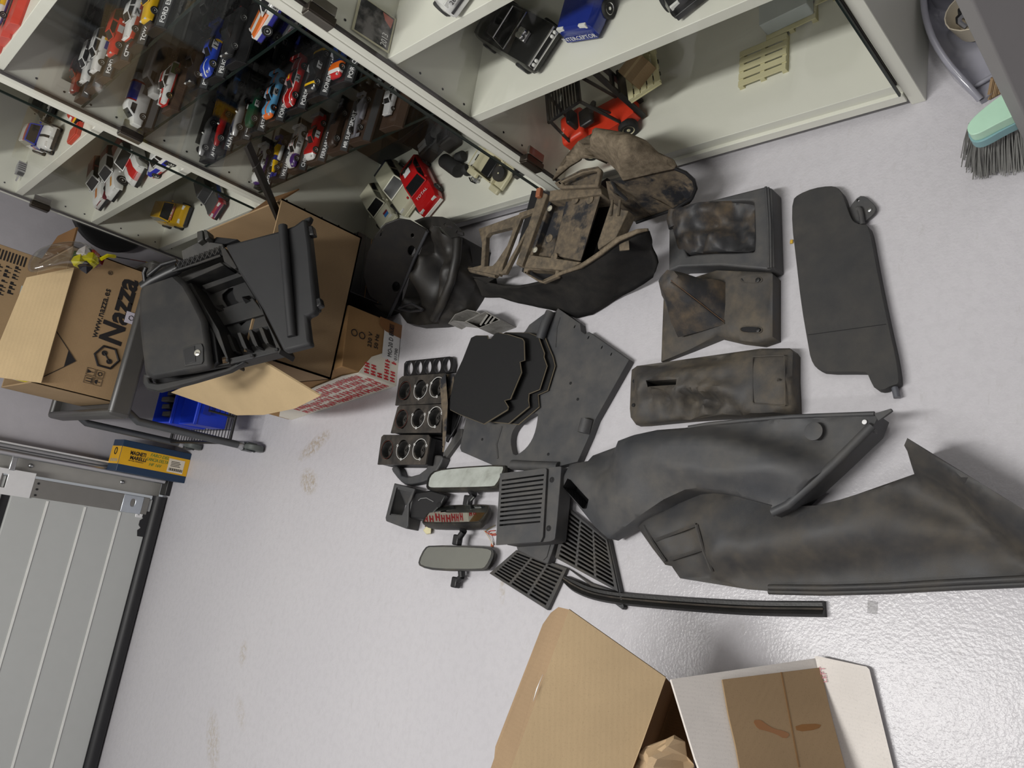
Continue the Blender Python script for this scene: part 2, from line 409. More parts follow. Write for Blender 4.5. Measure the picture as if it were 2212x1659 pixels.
# ---------------------------------------------------------------- the room
XW = 1.40; YB = 3.40; XL = -2.6; YF = -1.6
def struct(o): o['kind'] = 'structure'; return o
struct(box('floor', (XL, YF, -.08), (XW, YB, 0), FLOORM))
struct(box('ceiling', (XL, YF, CEIL), (XW, YB, CEIL + .08), CEILM))
struct(box('wall_right', (XW, YF, 0), (XW + .1, YB + .1, CEIL), WALLM))
struct(box('wall_left', (XL - .1, YF, 0), (XL, YB + .1, CEIL), WALLM))
struct(box('wall_front', (XL - .1, YF - .1, 0), (XW + .1, YF, CEIL), WALLM))
struct(box('wall_back', (.135, YB, 0), (XW, YB + .1, CEIL), WALLM))
struct(box('wall_back', (XL, YB, 2.2), (.135, YB + .1, CEIL), WALLM))
for loc, sx, sy, lab_ in (((-.36, 1.40, CEIL - .04), .26, 1.66, 'above the spread-out car parts'), ((1.05, -.15, CEIL - .04), .54, .26, 'beside the wall past the cabinets'), ((-1.6, .3, CEIL - .04), .26, 1.56, 'over the bare floor')):
    meta(box('ceiling_light_housing', (loc[0] - sx / 2, loc[1] - sy / 2, CEIL - .08), (loc[0] + sx / 2, loc[1] + sy / 2, CEIL), CEILM), 'white ceiling lamp housing ' + lab_, 'lamp')
# garage door: door leaf of two sections, with ribs, end caps, hinge, bracket, seal, and its track
def garage_door():
    yd = 3.346; x1 = .02; x0 = XL + .05
    d = struct(thing('door_1', 'light grey sectional garage door with black floor seal', 'door', (x1, yd, 0)))
    del d['label']; del d['category']
    g = flat('door_paint', srgb(178, 180, 178), .45, var=.02); line = flat('door_rib', srgb(226, 227, 222), .4); blk = flat('door_seal_rubber', (.012, .012, .014), .5)
    cap = flat('door_end_cap', srgb(128, 126, 122), .45, .3)
    zs = [PY(u, v, yd).z for u, v in ((259, 1107), (184, 1095), (103, 1082))]
    zt = .565; zb = .055
    box('door_section', (x0, yd, zb), (x1 - .005, yd + .04, zt), g, d, world=True, bev=.004)
    for k in (1, 2, 3):
        box('door_section', (x0, yd, zb + k * .54), (x1 - .005, yd + .04, zt - .003 + k * .54), g, d, world=True, bev=.004)
        box('section_gap', (x0, yd + .012, zb + k * .54 - .03), (x1 - .005, yd + .035, zb + k * .54), blk, d, world=True)
    for k in range(4):
        for z in zs:
            box('door_rib', (x0, yd - .003, z - .004 + k * .54), (x1 - .075, yd + .001, z + .004 + k * .54), line, d, world=True)
    for k in range(4):
        box('end_cap', (x1 - .07, yd - .006, zb + .015 + k * .54), (x1 + .0, yd + .002, zt - .01 + k * .54), cap, d, world=True, bev=.002)
    for k in range(3):
        lathe('cap_screw', [(.004, 0), (.004, .003), (.002, .004)], BLACKM, d, Matrix.Translation((x1 - .06 + k * .022, yd - .0055, zt - .075)) @ Matrix.Rotation(PI / 2, 4, 'X'), 10, True)
    V = tube('floor_seal', [(x0, yd + .01, .028), (x1 + .012, yd + .01, .028)], .028, blk, d, 14)
    # roller bracket at the foot of the leaf
    fr = Frame((x1, yd - .0075, .13), (-1, 0, 0), (0, 0, 1))
    pl = plate('roller_bracket', fr, [(0, -.035), (.072, -.035), (.072, .045), (0, .045)], GALV, d, holes=[[(.014 + .0, -.004), (.045, -.004), (.045, .014), (.014, .014)]], t=.004, bev=.002, px=False, hrnd=2)
    for a, b in ((.012, -.022), (.06, -.022), (.012, .034), (.06, .034)):
        lathe('bracket_screw', [(.0055, 0), (.0055, .003), (.003, .005)], METAL, pl, fr.M @ Matrix.Translation((a, b, .0045)), 12, True)
    plate('cable_tab', fr, [(.062, -.048), (.085, -.048), (.085, -.02), (.062, -.02)], flat('white_metal', (.8, .8, .8), .3, .3), pl, holes=[[(.070, -.037), (.076, -.037), (.076, -.031), (.070, -.031)]], t=.003, px=False, base=.005, bev=.001)
    # rubber bump stop below the bracket
    fs = Frame((x1 - .075, yd - .001, .02), (-1, 0, 0), (0, 0, 1))
    st = plate('rubber_stop', fs, [(-.02, .025), (.075, .025), (.085, .035), (.085, .062), (.06, .068), (.05, .058), (.04, .068), (.02, .068), (.01, .058), (0, .068), (-.02, .066)], blk, d, t=.02, bev=.002, px=False)
    for a in (.012, .05): lathe('stop_screw', [(.0065, 0), (.0065, .003), (.003, .005)], METAL, st, fs.M @ Matrix.Translation((a, .045, .02)), 12, True)
    # hinge between the sections
    fh = Frame((x1, yd - .0075, zt), (-1, 0, 0), (0, 0, 1))
    wm = flat('white_metal', (.8, .8, .8), .3, .3)
    hg = plate('section_hinge', fh, [(-.02, -.06), (.075, -.06), (.075, .1), (-.02, .1)], wm, d, holes=[[(.0, .03), (.05, .03), (.05, .05), (0, .05)]], t=.005, bev=.0015, px=False)
    for k in range(3): tube('hinge_knuckle', [fh.W(.0 + k * .026, -.0, .009), fh.W(.02 + k * .026, 0, .009)], .008, wm, hg, 10)
    box('hinge_clip', (0, 0, 0), (.05, .05, .012), wm, hg, fh.M @ Matrix.Translation((.01, -.055, .004)), .002, True)
    for a, b in ((.02, -.03), (.05, -.02), (.0, .07), (.06, .08)): lathe('hinge_screw', [(.006, 0), (.006, .003), (.003, .005)], METAL, hg, fh.M @ Matrix.Translation((a, b, .005)), 12, True)
    # upright track beside the leaf
    t = meta(thing('roller_track', 'bright metal roller track running up beside the grey garage door', 'track', (.09, yd, 0)), group=None)
    box('track_angle', (.128, yd - .03, .02), (.134, yd + .05, 2.1), flat('white_steel', (.80, .80, .80), .3, .5), t, world=True)
    box('track_plate', (.03, yd + .045, .02), (.128, yd + .049, 2.1), flat('track_plate', (.42, .41, .38), .4, .5), t, world=True)
    tube('roller_channel', [(.098, yd - .012, .035), (.098, yd - .012, 2.1)], .014, ALU, t, 12)
    tube('channel_lip', [(.118, yd + .005, .03), (.118, yd + .005, 2.1)], .009, ALU, t, 10)
    box('foot_bracket', (.04, yd - .02, .0), (.134, yd + .04, .022), BLACK, t, world=True, bev=.003)
    for z in (.18, .52): lathe('track_bolt', [(.008, 0), (.008, .005), (.004, .008)], METAL, t, Matrix.Translation((.065, yd + .044, z)) @ Matrix.Rotation(PI / 2, 4, 'X'), 12, True)
    box('roller', (.035, yd - .012, .58), (.085, yd + .006, .6), METAL, t, world=True, bev=.003)
garage_door()
# ---------------------------------------------------------------- three glass-fronted cabinets
XF = .94; XBK = 1.365; HC = 2.02
UN = {1: (.429, 1.283), 2: (1.285, 2.172), 3: (2.174, 3.056)}
TH = .020
CABS = {}
def hole_row(cab, y, side, z0, z1, x=.968):
    z = z0; me = None
    while z < z1:
        M = Matrix.Translation((x, y + side * .0006, z))
        if me is None: o = mk('peg_hole', [(.003 * math.cos(i * PI / 4), 0, .003 * math.sin(i * PI / 4)) for i in range(8)], [tuple(range(8))], BLACKM, cab, M, True, 0, recalc=False); me = o.data
        else: link('peg_hole', me, None, cab, M, True)
        z += .064
LABC = {1: 'white glass-fronted cabinet holding the black convertible and the red forklift', 2: 'white glass-fronted cabinet with glass shelves of small cased race cars', 3: 'white glass-fronted cabinet holding the yellow rally car and off-road racers'}
def cabinet(i, white, glass):
    y0, y1 = UN[i]; c = thing('display_cabinet', LABC[i], 'cabinet', (XF, y0, 0), 0, 'glass-fronted display cabinets'); CABS[i] = c
    e = .026
    box('side_panel', (XF, y0, 0), (XBK, y0 + e, HC), WHITE, c, world=True, bev=.0015)
    box('side_panel', (XF, y1 - e, 0), (XBK, y1, HC), WHITE, c, world=True, bev=.0015)
    box('back_panel', (XBK, y0, .03), (XBK + .006, y1, HC), flat('back_panel_white', srgb(206, 204, 194), .6), c, world=True)
    box('top_panel', (XF, y0 + e, HC - .02), (XBK, y1 - e, HC), WHITE, c, world=True)
    box('bottom_panel', (XF + .004, y0 + e, .042), (XBK, y1 - e, .066), WHITE, c, world=True, bev=.001)
    box('plinth', (XF + .045, y0 + e, 0), (XF + .06, y1 - e, .042), WHITE, c, world=True)
    for z in white: box('shelf', (XF + .006, y0 + e, z - .023), (XBK, y1 - e, z), WHITE, c, world=True, bev=.001)
    for z in glass:
        g = box('glass_shelf', (XF + .012, y0 + e + .002, z - .006), (XBK - .004, y1 - e - .002, z), SHELFGLASS, c, world=True)
        box('glass_edge', (XF + .010, y0 + e + .002, z - .006), (XF + .012, y1 - e - .002, z), GEDGE, g, world=True)
    # frameless glass door with polished edges and pivot hinges
    yf = y0 + (.058 if i == 3 else .030)
    d = box('glass_door', (XF - .010, yf, .050), (XF - .005, y1 - .020, HC - .03), GLASS, c, world=True)
    box('door_edge', (XF - .0105, yf - .0018, .05), (XF - .0045, yf + .0018, HC - .03), GEDGE, d, world=True)
    for yy, s in ((y0 + .027, 1), (y1 - .027, -1)):
        if s < 0 or i == 1: box('door_gasket', (XF - .003, min(yy, yy + s * .008), .075), (XF + .0025, max(yy, yy + s * .008), HC - .05), flat('brown_gasket', (.03, .024, .022), .6), d, world=True)
    ya = y1 - e
    hole_row(c, y0 + e, 1, .1, 1.5); hole_row(c, ya, -1, .1, 1.5)
    return c
hm = flat('bronze_hinge', (.075, .062, .050), .32, .8); hml = flat('bronze_hinge_light', (.25, .23, .20), .3, .8)
def hinge(c, y, z, s):
    h = box('door_hinge', (XF - .018, y - .013, z - .03), (XF - .001, y + .013, z + .03), hm, c, world=True, bev=.002)
    box('hinge_cover', (XF - .0215, y - .011, z - .028), (XF - .018, y + .011, z + .028), hml if s else hm, h, world=True, bev=.001)
    box('hinge_leaf', (XF + .001, y - .012, z - .026), (XF + .022, y - .004, z + .026), hml, h, world=True, bev=.001)
cabinet(1, (.634, .398, .88, 1.13), ())
cabinet(2, (1.150, 1.4), (.952, .795, .620, .450))
cabinet(3, (.895, .650, .402, 1.15), ())
def hat(u, v): q = PX(u, v, XF); return q.y, q.z
for ci, (u, v), s in ((1, (1150, 345), 0), (1, (692, 26), 1), (2, (284, 285), 1), (3, (88, 440), 0)):
    y, z = hat(u, v); hinge(CABS[ci], y, z, s)
# white rail on the bottom-panel fronts
for i in (1, 2, 3):
    y0, y1 = UN[i]
    box('bottom_rail', (XF - .004, y0 + .027, .020), (XF + .006, y1 - .027, .042), ALU if i == 2 else WHITE, CABS[i], world=True, bev=.001)
# ---------------------------------------------------------------- scale-model cars
def shared(key, fn):
    if key not in SH: SH[key] = fn()
    return SH[key]
SH = {}
def me_lathe(prof, n):
    V = []; F = []
    for r, z in prof:
        for k in range(n): a = 2 * PI * k / n; V.append((r * math.cos(a), r * math.sin(a), z))
    for i in range(len(prof) - 1):
        for k in range(n): F.append((i * n + k, i * n + (k + 1) % n, (i + 1) * n + (k + 1) % n, (i + 1) * n + k))
    F += [tuple(range(n))[::-1], tuple(range((len(prof) - 1) * n, len(prof) * n))]
    me = bpy.data.meshes.new('wheel'); me.from_pydata(V, [], F); return finish(me, 40)
TY_ME = me_lathe([(.55, -.5), (.9, -.5), (1, -.36), (1, .36), (.9, .5), (.62, .5), (.6, .38), (.55, .38)], 20)
HB_ME = me_lathe([(.0, .30), (.6, .34), (.62, .44), (.56, .46), (.50, .36), (.2, .33), (.16, .44), (.0, .45)], 20)
def wheel(par, x, y, r, w, hub, name='wheel'):
    s = 1 if y > 0 else -1
    t = link(name, TY_ME.copy() if False else shared('ty', lambda: (TY_ME.materials.append(TYRE), TY_ME)[1]), None, par)
    t.matrix_basis = Matrix.Translation((x, y, r)) @ Matrix.Rotation(-s * PI / 2, 4, 'X') @ Matrix.Diagonal((r, r, w, 1))
    def hb():
        m = HB_ME.copy(); m.materials.append(hub); return m
    h = link('hub', shared('hb' + hub.name, hb), None, t)
    return t
def loft(name, st, mat, par, sec='car', sm=40):
    """stations (x, half width, z bottom, z top, half width at the top)"""
    V = []; F = []
    for x, hw, zb, zt, ht in st:
        h = zt - zb
        half = [(0, zb), (hw * .88, zb), (hw * .98, zb + .12 * h), (hw, zb + .45 * h), (hw * .97, zb + .70 * h), (ht, zt - .06 * h), (ht * .72, zt), (0, zt + .012 * h)]
        ring = half + [(-y, z) for y, z in half[-2:0:-1]]
        V += [(x, y, z) for y, z in ring]
    n = len(V) // len(st)
    for i in range(len(st) - 1):
        for k in range(n): F.append((i * n + k, (i + 1) * n + k, (i + 1) * n + (k + 1) % n, i * n + (k + 1) % n))
    F += [tuple(range(n)), tuple(range((len(st) - 1) * n, len(st) * n))[::-1]]
    return mk(name, V, F, mat, par, None, False, sm)
def quad(name, q, mat, par, t=.0):
    return mk(name, q, [(0, 1, 2, 3)], mat, par, None, False, 0, recalc=False)
def inset(q, a, b=None, lift=0):
    b = a if b is None else b
    q = [Vector(p) for p in q]; n = (q[1] - q[0]).cross(q[3] - q[0]).normalized() * lift
    f = lambda s, t: (q[0] * (1 - s) + q[1] * s) * (1 - t) + (q[3] * (1 - s) + q[2] * s) * t
    return [f(a, b) + n, f(1 - a, b) + n, f(1 - a, 1 - b) + n, f(a, 1 - b) + n]
def cabin(par, L, xs, zs, ws, paint, glass, posts=True):
    """greenhouse: xs = (base front, roof front, roof rear, base rear) as fractions, zs=(belt, roof), ws=(belt half w, roof half w)"""
    a, b, c, d = [x * L for x in xs]; z0, z1 = [z * L for z in zs]; w0, w1 = [w * L for w in ws]
    B = [(a, -w0 * .93, z0), (a, w0 * .93, z0), (d, w0 * .95, z0), (d, -w0 * .95, z0)]; T = [(b, -w1, z1 - .008 * L), (b, w1, z1 - .008 * L), (c, w1 * .97, z1), (c, -w1 * .97, z1)]
    m = ((b + c) / 2, 0, z1 + .006 * L)
    V = B + T + [m]
    F = [(0, 1, 5, 4), (1, 2, 6, 5), (2, 3, 7, 6), (3, 0, 4, 7), (4, 5, 8), (5, 6, 8), (6, 7, 8), (7, 4, 8)]
    o = mk('cabin', V, F, paint, par, None, False, 25, .006 * L, 2)
    e = .0025 * L
    wf = inset([B[0], B[1], T[1], T[0]], .06, .08, e); quad('windscreen', wf, glass, o)
    wr = inset([B[2], B[3], T[3], T[2]], .09, .12, e); quad('rear_window', wr, glass, o)
    for q in ([B[1], B[2], T[2], T[1]], [B[3], B[0], T[0], T[3]]):
        q = [Vector(p) for p in q]
        if posts:
            mb = q[0].lerp(q[1], .52); mt = q[3].lerp(q[2], .50)
            quad('side_window', inset([q[0], mb, mt, q[3]], .07, .13, e), glass, o); quad('side_window', inset([mb, q[1], q[2], mt], .07, .13, e), glass, o)
        else: quad('side_window', inset(q, .08, .14, e), glass, o)
    return o
def plaque(par, c, w, h, s, L, up=True, col=None, side=0, ink=None):
    """white race-number patch with its number on roof/bonnet (up) or on the doors"""
    cm = col or WINK
    x, y, z = c
    if up:
        quad('number_patch', [(x - w / 2, y - h / 2, z), (x + w / 2, y - h / 2, z), (x + w / 2, y + h / 2, z), (x - w / 2, y + h / 2, z)], cm, par)
    else:
        for sd in (1, -1):
            q = quad('number_patch', [(x - w / 2, sd * y, z - h / 2), (x + w / 2, sd * y, z - h / 2), (x + w / 2, sd * y, z + h / 2), (x - w / 2, sd * y, z + h / 2)], cm, par)
            if s:
                M = mw(par); ex = M.to_3x3() @ Vector((-sd, 0, 0)); ez = M.to_3x3() @ Vector((0, 0, 1))
                f = Frame(M @ Vector((x + sd * w * .42, sd * (y + .0004), z - h * .38)), ex, ez)
                text(s, f, (0, 0), h * .72, ink or INK, par, width=w * .8, name='race_number', lift=.0003)
def car(label, nose, tail, z, kind, paint, L=None, hub=None, group=None, num=None, extra=None, name='model_car', glass=None, wide=1.0, loc=None, yaw=None, tall=1.0, parent=None):
    """nose/tail: photo pixels at the height of the surface it stands on"""
    if loc is None:
        a = P(nose[0], nose[1], z); b = P(tail[0], tail[1], z); d = a - b; LL = L or d.length
        yaw = math.atan2(d.y, d.x); c = a - d.normalized() * LL / 2
        cs_, sn_ = abs(math.cos(yaw)), abs(math.sin(yaw)); hx = LL * (.5 * cs_ + .21 * wide * sn_) + .004; hy = LL * (.5 * sn_ + .21 * wide * cs_) + .004
        ua, ub = min(UN.values(), key=lambda w_: abs((w_[0] + w_[1]) / 2 - c.y)); c.x = min(max(c.x, XF + .008 + hx), XBK - hx); c.y = min(max(c.y, ua + .027 + hy), ub - .027 - hy)
        loc = (c.x, c.y, z)
    else: LL = L
    L = LL; hub = hub or HUB; glass = glass or DGLASS
    t = thing(name, label, 'model car', loc, yaw, group)
    def S(lst): return [(x * L, hw * L * wide, zb * L, zt * L * tall, ht * L * wide) for x, hw, zb, zt, ht in lst]
    lt = flat('lamp_glass', (.75, .75, .72), .15, coat=.5)
    if kind in ('hatch', 'coupe', 'sedan', 'raid'):
        lift = .055 if kind == 'raid' else .035; hz_ = .185 if kind != 'raid' else .23; dz = .205 if kind != 'raid' else .25; rr = .072 if kind != 'raid' else .092
        b = loft('body', S([(.5, .15, lift + .03, .125 + lift * .6, .13), (.485, .178, lift, .15 + lift * .5, .155), (.40, .195, lift, hz_ - .012, .165), (.22, .2, lift, hz_ + .004, .168), (.0, .2, lift, dz, .172), (-.25, .2, lift, dz + .003, .172), (-.42, .195, lift, dz - (.0 if kind != 'sedan' else .012), .168), (-.49, .178, lift + .01, dz - .025, .15), (-.5, .16, lift + .035, dz - .06, .14)]), paint, t)
        rz = {'hatch': .325, 'coupe': .295, 'sedan': .305, 'raid': .385}[kind] * tall
        xs = {'hatch': (.20, .055, -.36, -.455), 'coupe': (.17, .02, -.19, -.43), 'sedan': (.19, .045, -.24, -.37), 'raid': (.17, .06, -.40, -.46)}[kind]
        cabin(t, L, xs, (dz * tall - .006, rz), (.178 * wide, .138 * wide), paint, glass)
        for sx in (.30, -.30):
            for sy in (1, -1): wheel(t, sx * L, sy * (.188 * wide) * L, rr * L, .058 * L, hub)
        for sy in (.115, -.115):
            box('headlamp', (.478 * L, (sy - .035) * L * wide, (.105 + lift * .8) * L * tall), (.4995 * L, (sy + .035) * L * wide, (.142 + lift * .8) * L * tall), lt, t, None, .002 * L)
            box('tail_lamp', (-.5 * L, (sy - .03) * L * wide, (.15) * L * tall), (-.492 * L, (sy + .03) * L * wide, (.175) * L * tall), RED, t)
        box('front_bumper', (.47 * L, -.165 * L * wide, lift * L), (.508 * L, .165 * L * wide, (lift + .05) * L), extra.get('bumper', BLACK) if extra else BLACK, t, None, .006 * L)
        for sy in (1, -1): box('door_mirror', (.12 * L, sy * .19 * L * wide - .012 * L, (dz + .01) * L * tall), (.15 * L, sy * .19 * L * wide + .012 * L, (dz + .035) * L * tall), paint, t, None, .003 * L)
    elif kind == 'van':
        loft('body', S([(.5, .15, .04, .17, .13), (.485, .175, .035, .2, .16), (.36, .19, .035, .235, .165), (.24, .19, .035, .38, .15), (.18, .19, .035, .41, .15), (-.48, .19, .035, .42, .155), (-.5, .185, .05, .40, .15)]), paint, t, sm=30)
        quad('windscreen', [(.362 * L, -.135 * L * wide, .243 * L * tall), (.362 * L, .135 * L * wide, .243 * L * tall), (.25 * L, .128 * L * wide, .372 * L * tall), (.25 * L, -.128 * L * wide, .372 * L * tall)], glass, t)
        for sy in (1, -1): quad('side_window', [(.33 * L, sy * .1905 * L * wide, .235 * L), (.12 * L, sy * .1905 * L * wide, .235 * L), (.12 * L, sy * .188 * L * wide, .33 * L), (.26 * L, sy * .188 * L * wide, .33 * L)], glass, t)
        for sx in (.30, -.32):
            for sy in (1, -1): wheel(t, sx * L, sy * .175 * L * wide, .07 * L, .05 * L, hub)
        for sy in (.11, -.11): box('headlamp', (.47 * L, (sy - .03) * L, .12 * L), (.4995 * L, (sy + .03) * L, .155 * L), lt, t)
    elif kind == 'proto':
        loft('body', S([(.5, .12, .025, .05, .10), (.47, .185, .02, .09, .15), (.38, .205, .02, .145, .19), (.30, .21, .02, .155, .195), (.18, .205, .02, .13, .17), (.0, .2, .02, .135, .16), (-.2, .205, .02, .15, .18), (-.32, .21, .02, .165, .19), (-.44, .205, .03, .15, .18), (-.5, .19, .05, .13, .17)]), paint, t)
        cabin(t, L, (.16, .02, -.10, -.33), (.125, .225), (.12, .085), paint, glass, False)
        for sx in (.31, -.30):
            for sy in (1, -1): wheel(t, sx * L, sy * .187 * L * wide, .073 * L, .055 * L, hub)
        for sy in (.13, -.13): box('headlamp', (.44 * L, (sy - .025) * L, .085 * L), (.478 * L, (sy + .025) * L, .118 * L), lt, t, None, .003 * L)
        wing = extra.get('wing', paint) if extra else paint
        box('rear_wing', (-.52 * L, -.19 * L, .205 * L), (-.44 * L, .19 * L, .214 * L), wing, t, None, .002 * L)
        for sy in (1, -1): box('wing_post', (-.5 * L, sy * .19 * L - .004 * L, .12 * L), (-.43 * L, sy * .19 * L + .004 * L, .225 * L), wing, t)
    elif kind == 'cigar':        # old single-seater, open wheels
        loft('body', S([(.5, .025, .07, .11, .02), (.46, .055, .05, .14, .04), (.3, .07, .04, .165, .055), (.05, .078, .04, .18, .06), (-.05, .078, .04, .175, .06), (-.18, .08, .04, .19, .06), (-.3, .072, .05, .185, .05), (-.45, .04, .07, .15, .025), (-.5, .015, .09, .12, .01)]), paint, t)
        box('cockpit', (-.16 * L, -.045 * L, .15 * L), (-.03 * L, .045 * L, .184 * L), BLACKM, t, None, .01 * L)
        quad('windscreen', [(-.03 * L, -.04 * L, .178 * L), (-.03 * L, .04 * L, .178 * L), (-.05 * L, .035 * L, .215 * L), (-.05 * L, -.035 * L, .215 * L)], lt, t)
        box('grille', (.488 * L, -.03 * L, .065 * L), (.503 * L, .03 * L, .115 * L), BLACKM, t, None, .006 * L)
        for sx in (.31, -.31):
            tube('axle', [(sx * L, -.17 * L, .085 * L), (sx * L, .17 * L, .085 * L)], .006 * L, SILV, t, 6, False)
            for sy in (1, -1): wheel(t, sx * L, sy * .175 * L, .085 * L, .04 * L, hub)
        tube('exhaust', [(.2 * L, -.085 * L, .12 * L), (0, -.09 * L, .11 * L), (-.45 * L, -.085 * L, .1 * L)], .008 * L, SILV, t, 6, False)
    elif kind == 'f1':           # winged single-seater
        loft('body', S([(.5, .02, .05, .075, .015), (.3, .04, .035, .11, .03), (.12, .05, .03, .14, .04), (.02, .06, .03, .15, .045), (-.1, .06, .03, .17, .04), (-.2, .055, .03, .2, .03), (-.4, .04, .04, .13, .03), (-.47, .03, .06, .11, .02)]), paint, t)
        for sy in (1, -1): loft('side_pod', [(.08 * L, .03 * L, .025 * L, .09 * L, .025 * L), (.04 * L, .045 * L, .025 * L, .1 * L, .035 * L), (-.25 * L, .045 * L, .025 * L, .09 * L, .03 * L), (-.34 * L, .02 * L, .03 * L, .06 * L, .01 * L)], (extra or {}).get('pod', paint), t).matrix_basis = Matrix.Translation((0, sy * .105 * L, 0))
        box('cockpit', (-.08 * L, -.035 * L, .12 * L), (.03 * L, .035 * L, .158 * L), BLACKM, t, None, .01 * L)
        box('front_wing', (.41 * L, -.17 * L, .035 * L), (.5 * L, .17 * L, .043 * L), (extra or {}).get('wing', paint), t)
        box('rear_wing', (-.51 * L, -.12 * L, .19 * L), (-.43 * L, .12 * L, .2 * L), (extra or {}).get('wing', paint), t)
        for sy in (1, -1): box('wing_end_plate', (-.515 * L, sy * .12 * L - .003 * L, .12 * L), (-.42 * L, sy * .12 * L + .003 * L, .215 * L), (extra or {}).get('wing', paint), t)
        for sx, r, wd in ((.3, .07, .06), (-.36, .075, .085)):
            tube('axle', [(sx * L, -.17 * L, .07 * L), (sx * L, .17 * L, .07 * L)], .006 * L, BLACK, t, 6, False)
            for sy in (1, -1): wheel(t, sx * L, sy * .17 * L, r * L, wd * L, hub)
    elif kind == 'tank':         # old streamlined open racer with full fenders
        loft('body', S([(.5, .09, .05, .1, .06), (.46, .15, .03, .15, .1), (.3, .18, .025, .19, .13), (.1, .175, .025, .2, .12), (-.1, .175, .025, .2, .12), (-.3, .18, .025, .2, .12), (-.45, .13, .04, .16, .07), (-.5, .06, .07, .12, .03)]), paint, t)
        box('cockpit', (-.15 * L, -.1 * L, .18 * L), (0, .1 * L, .205 * L), BLACKM, t, None, .012 * L)
        quad('windscreen', [(0, -.09 * L, .198 * L), (0, .09 * L, .198 * L), (-.03 * L, .07 * L, .25 * L), (-.03 * L, -.07 * L, .25 * L)], ACRYL, t)
        for sx in (.31, -.31):
            for sy in (1, -1): wheel(t, sx * L, sy * .165 * L * wide, .08 * L, .04 * L, hub)
    if num:
        zr = {'hatch': .331, 'coupe': .303, 'sedan': .312, 'raid': .392, 'proto': .233}.get(kind, .19) * L * tall
        s, where = num
        if 'd' in where:
            plaque(t, (-.02 * L, .2025 * L * wide, .135 * L * tall), .15 * L, .10 * L, s, L, False)
        if 'r' in where: plaque(t, (-.13 * L, 0, zr + .004 * L), .11 * L, .12 * L, None, L)
        if 'h' in where: plaque(t, (.33 * L, 0, .197 * L), .1 * L, .11 * L, None, L)
    return t
# ---------------------------------------------------------------- display cases
PLATEG = flat('case_name_strip', (.055, .057, .060), .4, .2); CASEB = flat('case_base', (.010, .010, .011), .25); CASEBR = flat('brown_case_base', (.045, .028, .020), .3)
CASER = flat('red_case_base', srgb(196, 62, 46), .35)
CL = .142; CW = .076
def case(y, z, s, label, x=.945, L=CL, W=CW, base=None, ang=-.12, cover=True, plate_=True, hgt=.055, group='cases of small race cars'):
    """clear case: plinth, name strip on the long side, acrylic cover; front corner at (x, y), long side running back into the shelf"""
    t = thing('display_case', label, 'display case', (x, y, z), ang, group)
    bh = .019; sr = .014
    V = [(0, 0, 0), (L, 0, 0), (L, W, 0), (0, W, 0), (0, sr, bh), (L, sr, bh), (L, W, bh), (0, W, bh), (0, 0, .005), (L, 0, .005)]
    F = [(3, 2, 1, 0), (4, 5, 6, 7), (0, 1, 9, 8), (8, 9, 5, 4), (2, 3, 7, 6), (1, 2, 6, 5, 9), (0, 8, 4, 7, 3)]
    mk('base', V, F, base or CASEB, t, None, False, 0, .0006, 1)
    if plate_:
        fr0 = Frame((0, 0, .005), (1, 0, 0), (0, sr, bh - .005))
        M = mw(t); fr = Frame(M @ fr0.o, M.to_3x3() @ fr0.ex, M.to_3x3() @ fr0.ey); ln = math.hypot(sr, bh - .005)
        mk('name_strip', [fr.W(0.002, .001, .0004), fr.W(L - .002, .001, .0004), fr.W(L - .002, ln - .001, .0004), fr.W(.002, ln - .001, .0004)], [(0, 1, 2, 3)], PLATEG, t, None, True, 0, recalc=False)
        if s: text(s, fr, (.010, .0045), .0098, WINK, t, name='name_lettering', lift=.0008, bold=.0002)
    if cover:
        e = .003; X0, X1, Y0, Y1 = e, L - e, sr + .002, W - e
        V = [(X0, Y0, bh), (X1, Y0, bh), (X1, Y1, bh), (X0, Y1, bh), (X0, Y0, hgt + bh), (X1, Y0, hgt + bh), (X1, Y1, hgt + bh), (X0, Y1, hgt + bh)]
        mk('acrylic_cover', V, [(0, 1, 5, 4), (1, 2, 6, 5), (2, 3, 7, 6), (3, 0, 4, 7), (4, 5, 6, 7)], ACRYL, t, None, False, 0, recalc=False)
    return t
def cased(y, z, s, what, kind, paint, x=.945, cl=None, base=None, num=None, hub=None, extra=None, L=.100, tall=1.0, hgt=.055, lab2=None, glass=None, case_label=None, wide=1.0, group='small cased race cars'):
    nm = '%s-based display case under the %s' % ('brown' if base else 'black', cl or what) if s is not None else 'clear display case over the ' + (cl or what)
    c = case(y, z, s, case_label or nm, x, base=base, hgt=hgt, plate_=s is not None)
    M = mw(c); q = M @ Vector((CL / 2 - .004, CW / 2 + .007, .0192))
    return car(what + ' in a clear case', None, None, None, kind, paint, L * 1.13, hub, group, num, extra, loc=tuple(q), yaw=PI - .12, tall=tall, glass=glass, wide=wide)
# ---------------------------------------------------------------- the collection on the shelves
def lv(key, L, base, *zones, **kw):
    zz = []
    for z in zones:
        r = []
        for i in range(0, len(z) - 1, 3): r += [z[i], z[i + 1] * L, z[i + 2] * L]
        zz.append(tuple(r) + (z[-1],))
    return livery(key, base, zz, **kw)
W_ = (.72, .72, .70); R_ = srgb(186, 22, 24); B_ = srgb(24, 44, 150); LB = srgb(94, 158, 200); Y_ = srgb(226, 180, 14); G_ = srgb(12, 62, 40); K_ = (.012, .012, .013); O_ = srgb(222, 104, 30); S_ = (.42, .42, .41); PU = srgb(70, 38, 110); BR = srgb(120, 40, 24)
Z1, Z2, Z3, Z4 = .952, .795, .620, .450
q = .113
